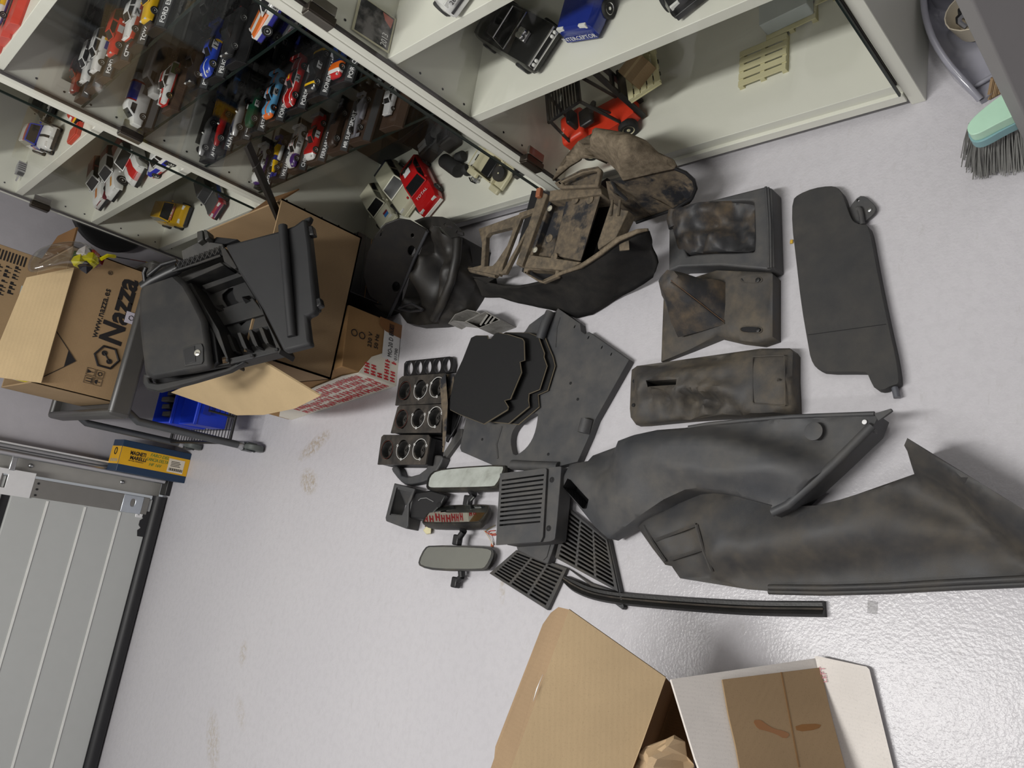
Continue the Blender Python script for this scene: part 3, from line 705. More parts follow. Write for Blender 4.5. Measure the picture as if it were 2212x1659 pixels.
# shelf of saloon rally cars
cased(2.068, Z1, 'AUTO 131', 'dark red rally saloon', 'sedan', lv('l_dred', q, srgb(110, 24, 20), ('x', .1, .3, srgb(140, 60, 40))), base=CASEBR, num=('8', 'd'))
cased(1.985, Z1, 'SKODA FABIA', 'white rally hatchback with red flank stripe', 'hatch', lv('l_fab', q, W_, ('z', .03, .10, 'x', -.5, -.1, R_)), base=CASEBR, num=('14', 'd'))
cased(1.910, Z1, 'FORD FOCUS WRC', 'white rally hatchback with yellow and blue sides', 'hatch', lv('l_foc', q, W_, ('z', .03, .16, 'x', -.5, -.18, Y_), ('z', .06, .12, 'x', -.18, .0, B_)), base=CASEBR, num=('3', 'r'))
cased(1.795, Z1, 'CITROEN C4 WRC', 'bright red rally hatchback with white patch', 'hatch', lv('l_c4', q, srgb(200, 48, 34)), base=CASEBR, num=('1', 'd'))
cased(1.695, Z1, 'TOYOTA LANCER EV', 'red and white rally coupe', 'coupe', lv('l_evo', q, srgb(206, 60, 38), ('z', .12, .4, W_)), num=('7', 'd'))
cased(1.590, Z1, 'FORD ESCORT', 'yellow rally saloon', 'sedan', lv('l_esc', q, Y_))
cased(1.990, Z1, None, 'green and yellow racer', 'proto', lv('l_gry', q, srgb(60, 130, 30), ('x', -.5, -.1, Y_)), x=1.095, cl='green and yellow racer')
cased(2.060, Z1, None, 'black pickup racer', 'raid', lv('l_bkp', q, (.05, .05, .045)), x=1.095)
cased(1.880, Z1, None, 'dull brown saloon', 'sedan', lv('l_brs', q, srgb(96, 60, 44)), x=1.095)
# shelf with the van
vanp = lv('l_van', 0.1333, W_, ('x', -.30, .05, 'z', .27, .5, 'y', .0, 1, srgb(24, 50, 150)), ('x', -.34, -.30, 'z', .2, .5, srgb(150, 24, 24)), ('x', .05, .08, 'z', .27, .5, srgb(150, 24, 24)))
cased(2.065, Z2, '', 'white service van with blue and red panel', 'van', vanp, L=.118, hgt=.062)
cased(1.965, Z2, None, 'grey service truck with side lockers', 'van', lv('l_trk', 0.1356, S_, ('z', .12, .2, 'x', -.45, .1, (.08, .08, .1))), L=.12, x=1.0, hgt=.062)
cased(1.897, Z2, None, 'white mid-engined rally coupe with red and green stripes', 'coupe', lv('l_037', q, W_, ('y', -.06, .06, R_), ('x', -.45, -.2, 'z', 0, .2, srgb(40, 90, 40)), ('z', 0, .08, R_)), base=CASEBR, num=('43', 'h'), hub=flat('gold_hub', srgb(180, 150, 70), .3, .6), extra={'bumper': RED})
cased(1.733, Z2, 'PEUGEOT 205', 'black streamlined coupe with chrome canopy', 'coupe', lv('l_blk', q, K_), glass=CHROME)
cased(1.648, Z2, 'PEUGEOT 905', 'blue long-tail race prototype with white wheels', 'proto', lv('l_905', 0.1299, srgb(30, 62, 170), ('y', -.02, .02, 'x', .2, .5, W_), ('x', -.14, -.10, Y_)), L=.115, hub=flat('white_hub', (.7, .68, .6), .4), num=('17', 'd'))
cased(1.545, Z2, None, 'dark saloon', 'sedan', lv('l_dks', q, (.02, .02, .022)))
cased(1.735, Z2, None, 'white racer with green and red stripes', 'hatch', lv('l_ali', q, W_, ('z', .12, .2, srgb(40, 120, 50)), ('z', .09, .115, R_)), x=1.095, num=('1', 'd'))
cased(1.620, Z2, None, 'black and gold racer', 'proto', lv('l_bgold', q, K_, ('x', -.5, -.2, srgb(150, 116, 60))), x=1.095)
car('white, blue and orange rally saloon with big shop lettering on its flank', (566, 88), (614, 10), Z2, 'hatch', lv('l_sub', .16, W_, ('z', 0, .11, srgb(40, 40, 150)), ('x', -.5, -.22, 'z', .17, .5, srgb(40, 40, 150)), ('x', .12, .5, 'z', .15, .2, srgb(216, 110, 40)), ('y', -.05, .05, 'x', .1, .5, W_)), L=.16, num=('SUBARU', 'dr'))
# shelf of endurance racers
cased(2.066, Z3, 'AUTO UNION C', 'silver cigar-shaped single-seater', 'cigar', lv('l_au', 0.1186, (.6, .6, .6), metal=.6), L=.105)
cased(1.971, Z3, 'ALFA ROMEO 158', 'red cigar-shaped single-seater', 'cigar', lv('l_alf', q, srgb(150, 20, 18)), num=('2', ''))
cased(1.862, Z3, 'MERCEDES W196', 'polished silver single-seater with number two', 'cigar', lv('l_mer', 0.1186, (.62, .62, .62), metal=.6), L=.105)
cased(1.783, Z3, 'ASTON MARTIN', 'dark green open sports racer with number five', 'tank', lv('l_ast', q, G_), num=('5', 'd'))
cased(1.689, Z3, 'FORD GT40', 'light blue race car with orange centre stripe', 'proto', lv('l_gt', 0.1186, LB, ('y', -.03, .03, O_), ('x', .43, .6, O_)), L=.105, num=('6', 'd'), hub=flat('copper_hub', srgb(170, 100, 60), .25, .8))
cased(1.586, Z3, 'PORSCHE 917', 'red race prototype with yellow and white flashes', 'proto', lv('l_917', 0.1220, srgb(170, 24, 24), ('y*', .10, .13, W_), ('x', -.1, .0, 'y', -.03, .03, Y_)), L=.108, num=('23', 'd'))
cased(1.490, Z3, 'RONDEAU M379', 'black race prototype with yellow flashes and white number', 'proto', lv('l_ron', q, K_, ('x', .33, .38, Y_), ('x', -.4, -.34, Y_)), num=('16', 'd'))
cased(1.390, Z3, 'PORSCHE', 'dark blue racer with orange and white nose', 'proto', lv('l_por', q, srgb(24, 40, 80), ('x', .2, .5, O_), ('x', .42, .5, R_), ('x', .36, .42, W_)), num=('17', 'd'))
cased(1.930, Z3, None, 'sky blue streamlined old racer', 'tank', lv('l_bug', q, srgb(36, 110, 190)), x=1.095, cl='sky blue old racer')
cased(2.050, Z3, None, 'royal blue old grand prix car', 'cigar', lv('l_bug2', q, srgb(24, 60, 140)), x=1.095)
cased(1.820, Z3, None, 'black old sports racer', 'tank', lv('l_bsp', q, K_), x=1.095)
cased(1.710, Z3, None, 'black racer with white number roundel', 'tank', lv('l_bsp2', q, (.02, .02, .02)), x=1.095, num=('4', 'd'))
cased(1.600, Z3, None, 'deep blue race car', 'proto', lv('l_mat', q, srgb(30, 50, 150)), x=1.095)
cased(1.490, Z3, 'MATRA', 'navy racer', 'proto', lv('l_nav', q, srgb(14, 22, 60)), x=1.095)
# lowest glass shelf
cased(2.066, Z4, 'JAGUAR XJR12', 'white and purple race prototype', 'proto', lv('l_jag', 0.1220, W_, ('z', 0, .1, PU), ('x', -.32, .1, 'y', -.05, .05, PU)), L=.108, num=('3', 'd'), hub=HUBC)
cased(1.974, Z4, 'WILLIAMS FW15D', 'yellow, white and blue winged single-seater', 'f1', lv('l_wil', 0.1186, srgb(24, 34, 120), ('x', .1, .4, Y_), ('x', -.3, -.02, Y_)), L=.105, extra={'pod': lv('l_wilp', 0.1186, W_), 'wing': lv('l_wilw', 0.1186, srgb(30, 40, 120))})
cased(1.867, Z4, 'CHRYSLER VIPER', 'white and purple grand tourer with stripes', 'proto', lv('l_chr', 0.1186, W_, ('x', .2, .5, 'y', .02, 1, PU), ('y*', .05, .07, 'x', -.3, .2, R_)), L=.105, base=CASEBR, num=('51', 'd'))
cased(1.769, Z4, 'FERRARI 312', 'scarlet open race prototype with white nose', 'proto', lv('l_fer', 0.1243, srgb(176, 20, 26), ('x', .40, .6, W_)), L=.11, base=CASEBR, num=('11', 'd'), extra={'wing': SILV})
cased(1.662, Z4, 'MR SUPERSPORT', 'dark brown race car', 'tank', lv('l_mr', q, srgb(50, 38, 32)), base=CASEBR)
cased(1.562, Z4, '', 'silver skeletal racer', 'f1', lv('l_skel', q, (.5, .5, .55), metal=.7), base=CASEBR)
cased(1.565, Z4, 'ALFA ROMEO', 'dull bronze racer', 'proto', lv('l_brz', q, srgb(90, 84, 60)), x=1.09, base=CASEBR)
cased(1.431, Z4, None, 'small silver wedge car', 'coupe', lv('l_sw', .07, (.5, .5, .5)), L=.07, base=CASEBR)
# top white shelf: red plinths and a hatchback
ZT = 1.150
for i, (y, lab) in enumerate(((2.065, 'red open plinth beside the cabinet divider, no car on it'), (1.975, 'red open plinth under the white and yellow hatchback'), (1.895, 'red open plinth set apart near the shelf edge'))):
    case(y, ZT, None, lab, base=CASER, cover=False, plate_=False, x=.950, group='red plinths on the white shelf')
car('white hatchback with yellow and blue stripes on a red plinth', None, None, None, 'hatch', lv('l_top', .105, W_, ('z', .1, .2, 'x', -.5, .1, Y_), ('z', .02, .08, srgb(40, 50, 130)), ('z', .2, .23, srgb(120, 150, 200))), .105, loc=tuple(Vector((1.035, 2.005, ZT + .0195))), yaw=PI - .12)
# bottom of the glass-shelf cabinet
ZB = .066
lan = lv('l_lan', .24, srgb(206, 204, 180), ('x', -.5, -.30, 'z', .2, .5, srgb(40, 44, 60)))
lan2 = lv('l_lan2', .24, srgb(208, 206, 184), ('x', .30, .36, 'y', .02, .1, srgb(40, 110, 180)), ('x', .26, .30, 'y', .02, .1, srgb(120, 20, 40)))
car('cream white rally coupe with plain bonnet beside the red coupe', None, None, None, 'hatch', lan, L=.235, loc=(1.095, 1.955, ZB), yaw=PI + .78, num=None, extra={'bumper': flat('cream_bumper', srgb(206, 204, 180), .4)}, group='rally cars on the cabinet floor')
car('cream white rally coupe with blue and red badge on its bonnet', None, None, None, 'hatch', lan2, L=.20, loc=(1.050, 2.046, ZB), yaw=PI + .76, extra={'bumper': flat('cream_bumper', srgb(206, 204, 180), .4)}, group='rally cars on the cabinet floor')
rp = car('red rally coupe with number five roof and sponsor lettering', (945, 455), (892, 345), ZB, 'coupe', lv('l_406', .235, srgb(192, 24, 28)), L=.235, num=('5', 'r'), group='rally cars on the cabinet floor', extra={'bumper': flat('white_bumper', (.8, .78, .75), .4)})
Mr = mw(rp); fr = Frame(Mr @ Vector((.31 * .235, -.10 * .235, .190 * .235)), Mr.to_3x3() @ Vector((0, 1, 0)), Mr.to_3x3() @ Vector((-1, 0, .03)))
text('TOTAL', fr, (0, 0), .012, WINK, rp, width=.05, name='sponsor_lettering', lift=.002)
fr = Frame(Mr @ Vector((-.17 * .235, -.012, .309 * .235)), Mr.to_3x3() @ Vector((0, 1, 0)), Mr.to_3x3() @ Vector((-1, 0, 0)))
text('5', fr, (.0, -.002), .018, INK, rp, name='race_number', lift=.001)
def cp(label, cat, name, u, v, z, size, rz, mat, group=None, bev=.002):
    q = P(u, v, z); t = thing(name, label, cat, (q.x, q.y, z), rz, group)
    box('body', (-size[0] / 2, -size[1] / 2, 0), (size[0] / 2, size[1] / 2, size[2]), mat, t, None, bev); return t
c = cp('brown carton with a black band behind the cream rally cars', 'box', 'carton', 832, 338, ZB, (.10, .16, .16), .1, flat('brown_carton', (.075, .045, .025), .6))
c.location = (1.29, 2.05, ZB); box('black_band', (-.0502, -.0802, 0), (.0502, .0802, .06), BLACK, c); box('lid_flap', (-.05, -.08, .16), (.05, .08, .163), flat('brown_carton', (.075, .045, .025), .6), c)
c = cp('low black carton pushed against the cabinet back behind red coupe', 'box', 'carton', 885, 305, ZB, (.10, .13, .09), .25, BLACK)
c.location = (1.28, 1.86, ZB); box('lid', (-.052, -.067, .075), (.052, .067, .092), flat('black_lid', (.02, .02, .021), .5), c, None, .002)
c = cp('black torch-like gadget with round grey disc on top', 'gadget', 'gadget', 958, 312, ZB, (.06, .14, .05), .5, BLACK, bev=.008)
lathe('disc', [(.027, 0), (.027, .006), (.022, .008)], flat('grey_disc', (.10, .10, .10), .6), c, Matrix.Translation((0, -.03, .05)), 24)
for k in (0, 1): box('slot_plate', (-.015 + k * .018, .025, .05), (-.002 + k * .018, .06, .053), flat('grey_slot', (.2, .2, .2), .5), c)
def tyre_roll(label, a, b, z, r, hub, group):
    pa = P(*a, z + r); pb = P(*b, z + r); d = pa - pb; t = thing('loose_wheel', label, 'wheel', ((pa.x + pb.x) / 2, (pa.y + pb.y) / 2, z), math.atan2(d.y, d.x), group)
    M = Matrix.Translation((0, 0, r)) @ Matrix.Rotation(PI / 2, 4, 'Y')
    L = d.length
    lathe('tyre', [(r * .6, -L / 2), (r * .9, -L / 2), (r, -L / 2 + .003), (r, L / 2 - .003), (r * .9, L / 2), (r * .65, L / 2), (r * .62, L / 2 - .004), (r * .5, L / 2 - .004)], TYRE, t, M, 24)
    lathe('hub', [(.001, L / 2 - .006), (r * .62, L / 2 - .005), (r * .62, L / 2 - .002), (r * .3, L / 2 - .004), (r * .2, L / 2 - .001), (.001, L / 2)], hub, t, M, 24)
tyre_roll('wide black model tyre roll with white spoked hub', (960, 347), (990, 369), ZB, .022, flat('white_hub', (.7, .68, .6), .4), 'loose model wheels')
tyre_roll('loose narrow model wheel with cream hub beside beige jeep', (1004, 370), (1012, 365), ZB, .017, HUBC, 'loose model wheels')
tyre_roll('pair of model wheels with cream hub against the black roll', (988, 342), (1002, 336), ZB, .016, HUBC, 'loose model wheels')
c = cp('dark camera-like model engine block among the wheels', 'model engine', 'model_engine', 985, 312, ZB, (.045, .06, .05), .3, flat('dark_bronze', (.03, .026, .02), .5), bev=.006)
box('top_cover', (-.018, -.025, .05), (.018, .025, .058), BLACK, c, None, .002)
c = case(1.36, ZB, '', 'black display case with blue and red car beside divider', x=1.02, L=.13, ang=.25, group=None)
Mq = mw(c) @ Vector((.062, .042, .0192)); car('black, red and blue racer in its case beside divider', None, None, None, 'proto', lv('l_brb', q, K_, ('x', -.1, .2, R_), ('x', -.5, -.1, srgb(70, 70, 170))), .1, loc=tuple(Mq), yaw=PI + .25)
def jeep():
    a = P(1110, 397, ZB); b = P(1040, 345, ZB); d = a - b; L = d.length * .95
    t = thing('model_jeep', 'beige open jeep model lying without its wheels, spare tyre on back', 'model car', ((a.x + b.x) / 2, (a.y + b.y) / 2, ZB), math.atan2(d.y, d.x))
    m = flat('beige_plastic', srgb(206, 200, 168), .45); h = .035
    box('tub', (-.5 * L, -.034, .008), (.28 * L, .034, .02), m, t, None, .002)
    for s in (1, -1):
        box('side', (-.45 * L, s * .034 - .002, .008), (.28 * L, s * .034 + .002, h), m, t, None, .001); box('wheel_arch', (-.48 * L, s * .042 - .009, .018), (-.2 * L, s * .042 + .009, .03), m, t, None, .004); box('wheel_arch', (.26 * L, s * .042 - .009, .018), (.5 * L, s * .042 + .009, .03), m, t, None, .004)
    box('tail_panel', (.25 * L, -.036, .008), (.29 * L, .036, h), m, t, None, .001); box('rear_deck', (.28 * L, -.033, .012), (.5 * L, .033, .024), m, t, None, .003)
    box('seat', (-.12 * L, -.028, .02), (.12 * L, .028, .032), BLACK, t, None, .003)
    for s in (1, -1): tube('screen_frame', [(-.28 * L, s * .03, h), (-.31 * L, s * .03, h + .02), (-.31 * L, 0, h + .02)], .0015, CREAM, t, 6, False)
    lathe('spare_tyre', [(.012, -.007), (.019, -.007), (.021, -.004), (.021, .004), (.019, .007), (.012, .007)], TYRE, t, Matrix.Translation((.36 * L, 0, .036)) @ Matrix.Rotation(.35, 4, 'Y'), 24)
    lathe('spare_hub', [(.001, .002), (.012, .002), (.012, .006), (.005, .005), (.001, .008)], HUBC, t, Matrix.Translation((.36 * L, 0, .036)) @ Matrix.Rotation(.35, 4, 'Y'), 20)
    for k in (0, 1): box('loose_plate', (-.66 * L, -.012 + k * .05, .0), (-.5 * L, .008 + k * .05, .003), BLACK, t)
jeep()
t = thing('model_parts', 'small silver and black model engine parts in front of beige jeep', 'model parts', tuple(P(1033, 388, ZB)), .6)
for k in range(4): lathe('cylinder', [(.004, 0), (.005, .004), (.004, .008), (.005, .012)], SILV, t, Matrix.Translation((-.012 + k * .008, .006 * (k % 2), 0)), 10)
box('plate', (.012, -.012, 0), (.03, .008, .004), BLACK, t, None, .001); tube('pipe', [(-.01, .01, .006), (.01, .02, .008), (.03, .022, .006)], .002, BLACK, t, 6, False)
# ---------------------------------------------------------------- cabinet with the forklift
wc = car('white hatchback with number plate and chrome badge on white shelf', None, None, None, 'hatch', lv('l_whc', .24, (.78, .78, .76)), L=.25, loc=(1.060, 1.080, .634), yaw=PI + .72, extra={'bumper': flat('pearl_white', (.78, .78, .76), .3, coat=.4)})
Mc = mw(wc); fr = Frame(Mc @ Vector((.1285, -.03, .03)), Mc.to_3x3() @ Vector((0, 1, 0)), Mc.to_3x3() @ Vector((0, 0, 1)))
mk('number_plate', [fr.W(0, -.002), fr.W(.06, -.002), fr.W(.06, .012), fr.W(0, .012)], [(0, 1, 2, 3)], WINK, wc, None, True, 0); text('282 NZ 757', fr, (.002, .001), .0085, INK, wc, width=.055, name='plate_lettering', lift=.0006)
bx = box('badge', (.119, -.006, .046), (.1265, .006, .056), flat('badge_red', srgb(150, 40, 40), .3), wc, None, .002)
box('grille', (.1262, -.04, .018), (.1282, .04, .024), BLACK, wc, None, .001)
# picture card leaning on the divider
q0 = PX(795, 90, .955); fr = Frame((.957, 1.248, .636), (1, 0, -.0), (0, .06, 1))
pc = thing('picture_card', 'upright picture card marked 2013 with grey photo print', 'card', (.965, 1.248, .636))
plate('card', fr, [(0, 0), (.080, 0), (.080, .088), (0, .088)], flat('card_cream', srgb(200, 196, 170), .6), pc, t=.002, px=False, base=-.002)
pm, nt_, pp = nodes('photo_print'); vv = coord(nt_); nt_.links.new(mix(nt_, ramp(nt_, noise_n(nt_, vv, 38, 5), .42, .6), c4((.02, .02, .022)), c4((.18, .17, .17))), pp.inputs['Base Color'])
plate('photo', fr, [(.003, .004), (.078, .004), (.078, .083), (.003, .083)], pm, pc, t=.0004, px=False)
plate('photo_corner', fr, [(.052, .008), (.074, .006), (.076, .032), (.062, .024)], flat('pinkish_print', srgb(190, 120, 110), .6), pc, t=.0003, px=False, base=.0005)
text('2013', fr, (.006, .010), .014, WINK, pc, name='year_lettering', width=.028, lift=.001)
def convertible():
    a = P(1197, 124, .398); b = P(1050, 42, .398); d = a - b; L = .262
    c = a - d.normalized() * L / 2
    t = thing('model_car', 'black muscle convertible with silver engine through its bonnet', 'model car', (c.x, c.y, .398), math.atan2(d.y, d.x))
    pb = flat('satin_black_paint', (.008, .008, .008), .35, coat=.25)
    S = lambda l: [tuple(v * L for v in r) for r in l]
    loft('body', S([(.5, .175, .06, .165, .165), (.48, .19, .04, .178, .175), (.2, .2, .035, .185, .178), (.1, .2, .035, .19, .18), (-.3, .2, .035, .195, .18), (-.46, .185, .04, .185, .165), (-.5, .165, .07, .16, .15)]), pb, t)
    box('cockpit', (-.28 * L, -.15 * L, .17 * L), (.09 * L, .15 * L, .2 * L), BLACKM, t, None, .01 * L)
    for s in (1, -1): box('seat', (-.18 * L, s * .075 * L - .055 * L, .17 * L), (-.05 * L, s * .075 * L + .055 * L, .235 * L), flat('black_seat', (.015, .015, .015), .6), t, None, .012 * L)
    ws = [(.115 * L, -.165 * L, .192 * L), (.115 * L, .165 * L, .192 * L), (.03 * L, .14 * L, .275 * L), (.03 * L, -.14 * L, .275 * L)]
    quad('windscreen', ws, ACRYL, t); tube('windscreen_frame', ws, .0016, CHROME, t, 6, False, closed=True)
    for s in (1, -1): quad('quarter_light', [(.115 * L, s * .165 * L, .192 * L), (.03 * L, s * .165 * L, .19 * L), (.03 * L, s * .14 * L, .275 * L), (.031 * L, s * .14 * L, .275 * L)], ACRYL, t)
    e = box('engine', (.24 * L, -.045 * L, .185 * L), (.34 * L, .045 * L, .215 * L), CHROME, t, None, .006 * L)
    for i in range(3):
        for j in (-1, 1): lathe('intake', [(.006, 0), (.007, .004), (.006, .009), (.003, .010)], CHROME, e, Matrix.Translation(((.265 + i * .025) * L, j * .02 * L, .215 * L)), 10)
    tube('grille_surround', [(.502 * L, -.17 * L, .10 * L), (.502 * L, .17 * L, .10 * L), (.5 * L, .168 * L, .155 * L), (.5 * L, -.168 * L, .155 * L)], .0025, CHROME, t, 8, False, closed=True)
    box('grille', (.49 * L, -.16 * L, .102 * L), (.503 * L, .16 * L, .152 * L), BLACKM, t)
    for s in (-.14, -.105, .105, .14): lathe('headlamp', [(.015 * L, 0), (.015 * L, .004), (.008 * L, .006)], flat('lamp_glass', (.75, .75, .72), .15, coat=.5), t, Matrix.Translation((.502 * L, s * L, .127 * L)) @ Matrix.Rotation(PI / 2, 4, 'Y'), 12)
    for sx in (.31, -.29):
        for sy in (1, -1): wheel(t, sx * L, sy * .185 * L, .066 * L, .05 * L, SILV)
convertible()
ip = lv('l_int', .26, srgb(22, 44, 132), ('x', -.5, .12, 'z', .2, .5, srgb(190, 40, 36)))
it = car('blue muscle coupe with red and white roof and INTERCEPTOR lettering', (1266, 92), (1318, -50), .398, 'sedan', ip, L=.26, tall=1.15, extra={'bumper': flat('blue_bumper', srgb(22, 44, 132), .35)}, hub=CHROME)
Mi = mw(it); fr = Frame(Mi @ Vector((.1325, -.045, .016)), Mi.to_3x3() @ Vector((0, 1, 0)), Mi.to_3x3() @ Vector((0, 0, 1)))
text('INTERCEPTOR', fr, (0, 0), .011, WINK, it, width=.09, name='nose_lettering', lift=.0007)
car('black coupe at the shelf edge near the cabinet end', (1512, 22), (1470, -90), .398, 'sedan', lv('l_bke', .24, K_), L=.24, extra={'bumper': BLACK})
def pallet(label, u, v, z, rz, sx=.085, sy=.105, tilt=None, group='toy pallets'):
    qq = P(u, v, z); t = thing('toy_pallet', label, 'pallet', (qq.x, qq.y, z), rz, group)
    for i in range(5): box('deck_board', (-sx / 2 + i * sx / 4.6 - .0, -sy / 2, .010), (-sx / 2 + i * sx / 4.6 + .0135, sy / 2, .013), CREAM, t, None, .0005)
    for j in (-1, 0, 1): box('bearer', (-sx / 2, j * (sy / 2 - .005) - .005, .0025), (sx / 2, j * (sy / 2 - .005) + .005, .010), CREAM, t, None, .0005)
    for j in (-1, 0, 1): box('bottom_board', (-sx / 2, j * (sy / 2 - .005) - .006, 0), (sx / 2, j * (sy / 2 - .005) + .006, .0025), CREAM, t)
    return t
pallet('empty cream toy pallet lying flat on the cabinet floor', 1652, 138, ZB, .05)
def forklift():
    a = P(1395, 250, ZB); q1 = P(1335, 262, ZB); t = thing('model_forklift', 'orange-red forklift model with black cage and cream wheels', 'model forklift', (1.055, q1.y + .01, ZB), -PI / 2 + .28)
    # local x = forward (towards the cabinet's near end)
    loft('chassis', [(.085, .030, .012, .045, .03), (.06, .042, .012, .05, .04), (.0, .044, .012, .055, .042), (-.05, .044, .012, .075, .04), (-.085, .042, .016, .08, .036), (-.095, .034, .03, .065, .028)], ORED, t)
    box('counterweight', (-.095, -.042, .05), (-.03, .042, .09), ORED, t, None, .008)
    box('seat', (-.04, -.025, .075), (.0, .025, .09), BLACK, t, None, .005); box('seat_back', (-.052, -.025, .085), (-.04, .025, .125), BLACK, t, None, .005)
    for sy in (1, -1):
        tube('cage_post', [(-.075, sy * .038, .08), (-.062, sy * .040, .17)], .004, BLACK, t, 6, False); tube('cage_post', [(.05, sy * .038, .045), (.025, sy * .040, .17)], .004, BLACK, t, 6, False)
    fr0 = hz(0); cage = box('cage_rim', (-.068, -.044, .168), (.03, -.040, .174), BLACK, t)
    box('cage_rim', (-.068, .040, .168), (.03, .044, .174), BLACK, t); box('cage_rim', (-.068, -.044, .168), (-.062, .044, .174), BLACK, t); box('cage_rim', (.024, -.044, .168), (.03, .044, .174), BLACK, t)
    for k in range(10): box('cage_bar', (-.058 + k * .0085, -.042, .169), (-.054 + k * .0085, .042, .173), BLACK, t)
    for sy in (-1, 1): box('mast_rail', (.085, sy * .022 - .004, .008), (.097, sy * .022 + .004, .2), BLACK, t, None, .001)
    for z in (.06, .13, .195): box('mast_cross', (.087, -.024, z - .004), (.095, .024, z + .004), BLACK, t)
    box('carriage', (.098, -.034, .088), (.104, .034, .12), BLACK, t)
    for sy in (-1, 1): box('fork', (.1, sy * .018 - .005, .086), (.19, sy * .018 + .005, .089), BLACK, t)
    tube('steering_column', [(.03, 0, .05), (.012, 0, .1)], .003, BLACK, t, 6, False)
    lathe('steering_wheel', [(.010, -.002), (.014, -.002), (.014, .002), (.010, .002)], BLACK, t, Matrix.Translation((.012, 0, .1)) @ Matrix.Rotation(-.4, 4, 'Y'), 16)
    for sx, sy, r in ((.055, 1, .024), (.055, -1, .024), (-.06, 1, .02), (-.06, -1, .02)): wheel(t, sx, sy * .044, r, .02, HUBC)
    M = mw(t); 
    z = ZB + .089; pl = pallet('cream toy pallet carried high on the forklift tines', 0, 0, z, 0, .08, .1); pl.matrix_basis = M @ Matrix.Translation((.15, 0, .0892))
    cb = thing('toy_carton', 'tiny brown carton riding on the raised toy pallet', 'box', (0, 0, 0), 0); cb.matrix_basis = M @ Matrix.Translation((.15, 0, .1023)) @ Matrix.Rotation(.5, 4, 'Z')
    box('carton_body', (-.028, -.032, 0), (.028, .032, .03), KRAFT, cb, None, .001); box('carton_tape', (-.0285, -.004, .0005), (.0285, .004, .0305), KRAFTL, cb)
forklift()
pl = pallet('cream toy pallet under the pale grey block at the cabinet end', 1712, 35, ZB, .1)
c = cp('pale grey block resting on a cream toy pallet', 'block', 'toy_block', 1705, 18, ZB + .0132, (.07, .10, .035), .1, flat('pale_grey_block', srgb(186, 194, 194), .5), bev=.003); c.location = (pl.location.x + .002, pl.location.y, ZB + .0132); box('block_lid', (-.035, -.05, .0345), (.035, .05, .037), flat('pale_grey_lid', srgb(196, 202, 200), .5), c, None, .001)
pallet('cream toy pallet against the cabinet back near grey block', 1755, -12, ZB, .1)
# ---------------------------------------------------------------- cabinet with the rally-raid cars
Zt = .895; Zm = .650; Zl = .402
car('white desert racer with blue and red bonnet, big spare wheel', None, None, None, 'raid', lv('l_rd1', .20, W_, ('x', .0, .2, B_), ('x', -.1, .0, R_), ('y', -.02, .02, 'x', .2, .5, K_)), L=.20, num=('1', 'd'), loc=(1.03, 2.665, Zt), yaw=-PI / 2 - .25)
car('black pickup racer behind the white desert racer', None, None, None, 'raid', lv('l_rd2', .17, (.03, .035, .03)), L=.17, loc=(1.20, 2.83, Zt), yaw=-PI / 2 - .6)
car('red off-road car with gold stripe under the glass door', None, None, None, 'raid', lv('l_rd3', .18, srgb(170, 44, 30), ('z', .1, .13, Y_)), L=.18, loc=(1.09, 2.40, Zt), yaw=-PI / 2 - 1.0)
c = cp('flat red plinth near the shelf edge by the divider', 'plinth', 'red_plinth', 168, 290, Zt, (.045, .075, .012), .1, CASER)
box('top_bevel', (-.02, -.034, .012), (.02, .034, .0145), CASER, c, None, .001)
t = thing('model_motor', 'bare silver and black model motor on the upper shelf', 'model engine', (1.02, 2.985, Zt), .4)
for k in range(5): box('fin', (-.02 + k * .009, -.015, 0), (-.016 + k * .009, .015, .025), SILV, t, None, .001)
box('block', (-.022, -.01, 0), (.025, .01, .02), BLACK, t, None, .003); tube('exhaust', [(-.02, .01, .01), (-.03, .03, .012), (.0, .04, .01)], .003, CHROME, t, 6, False)
car('white and maroon desert racer with large white wheel facing out', None, None, None, 'raid', lv('l_rd4', .20, W_, ('z', 0, .17, 'x', .1, .5, srgb(110, 24, 34)), ('x', -.5, -.05, srgb(120, 40, 36)), ('y', -.04, .04, 'x', .2, .4, srgb(200, 120, 40))), L=.20, loc=(1.060, 2.900, Zm), yaw=PI + .42)
car('white desert racer with brown tinted canopy and orange badge', None, None, None, 'raid', lv('l_rd5', .20, W_, ('x', -.5, -.2, srgb(120, 50, 40)), ('y', .04, .1, 'x', .2, .4, srgb(200, 140, 60))), L=.20, loc=(1.065, 2.775, Zm), yaw=PI + .42)
car('red and white off-roader with black windscreen and grey grille', None, None, None, 'raid', lv('l_rd6', .22, W_, ('y', -.07, .07, 'x', .1, .5, R_), ('x', -.5, -.1, srgb(130, 44, 34)), ('z', .2, .26, 'x', .44, .5, (.3, .3, .3))), L=.22, loc=(1.062, 2.600, Zm), yaw=PI + .80)
car('white rally car with broad blue side stripe against the divider', None, None, None, 'hatch', lv('l_rd7', .18, W_, ('z', .1, .17, srgb(40, 50, 170)), ('z', .03, .08, 'x', .1, .5, R_)), L=.18, num=('1', 'd'), hub=flat('white_hub', (.7, .68, .6), .4), loc=(1.005, 2.345, Zm), yaw=PI / 2 + .1)
yl = car('yellow rally hatchback with red number board on its bonnet', None, None, None, 'hatch', lv('l_yel', .22, srgb(204, 160, 10), ('z', .0, .07, (.03, .03, .02)), ('x', -.14, .0, 'z', .08, .16, srgb(70, 90, 130))), L=.225, tall=1.1, loc=(1.045, 2.880, Zl), yaw=-PI / 2 - .24)
My = mw(yl); fr = Frame(My @ Vector((.062, -.03, .0485)), My.to_3x3() @ Vector((0, 1, 0)), My.to_3x3() @ Vector((-1, 0, .06)))
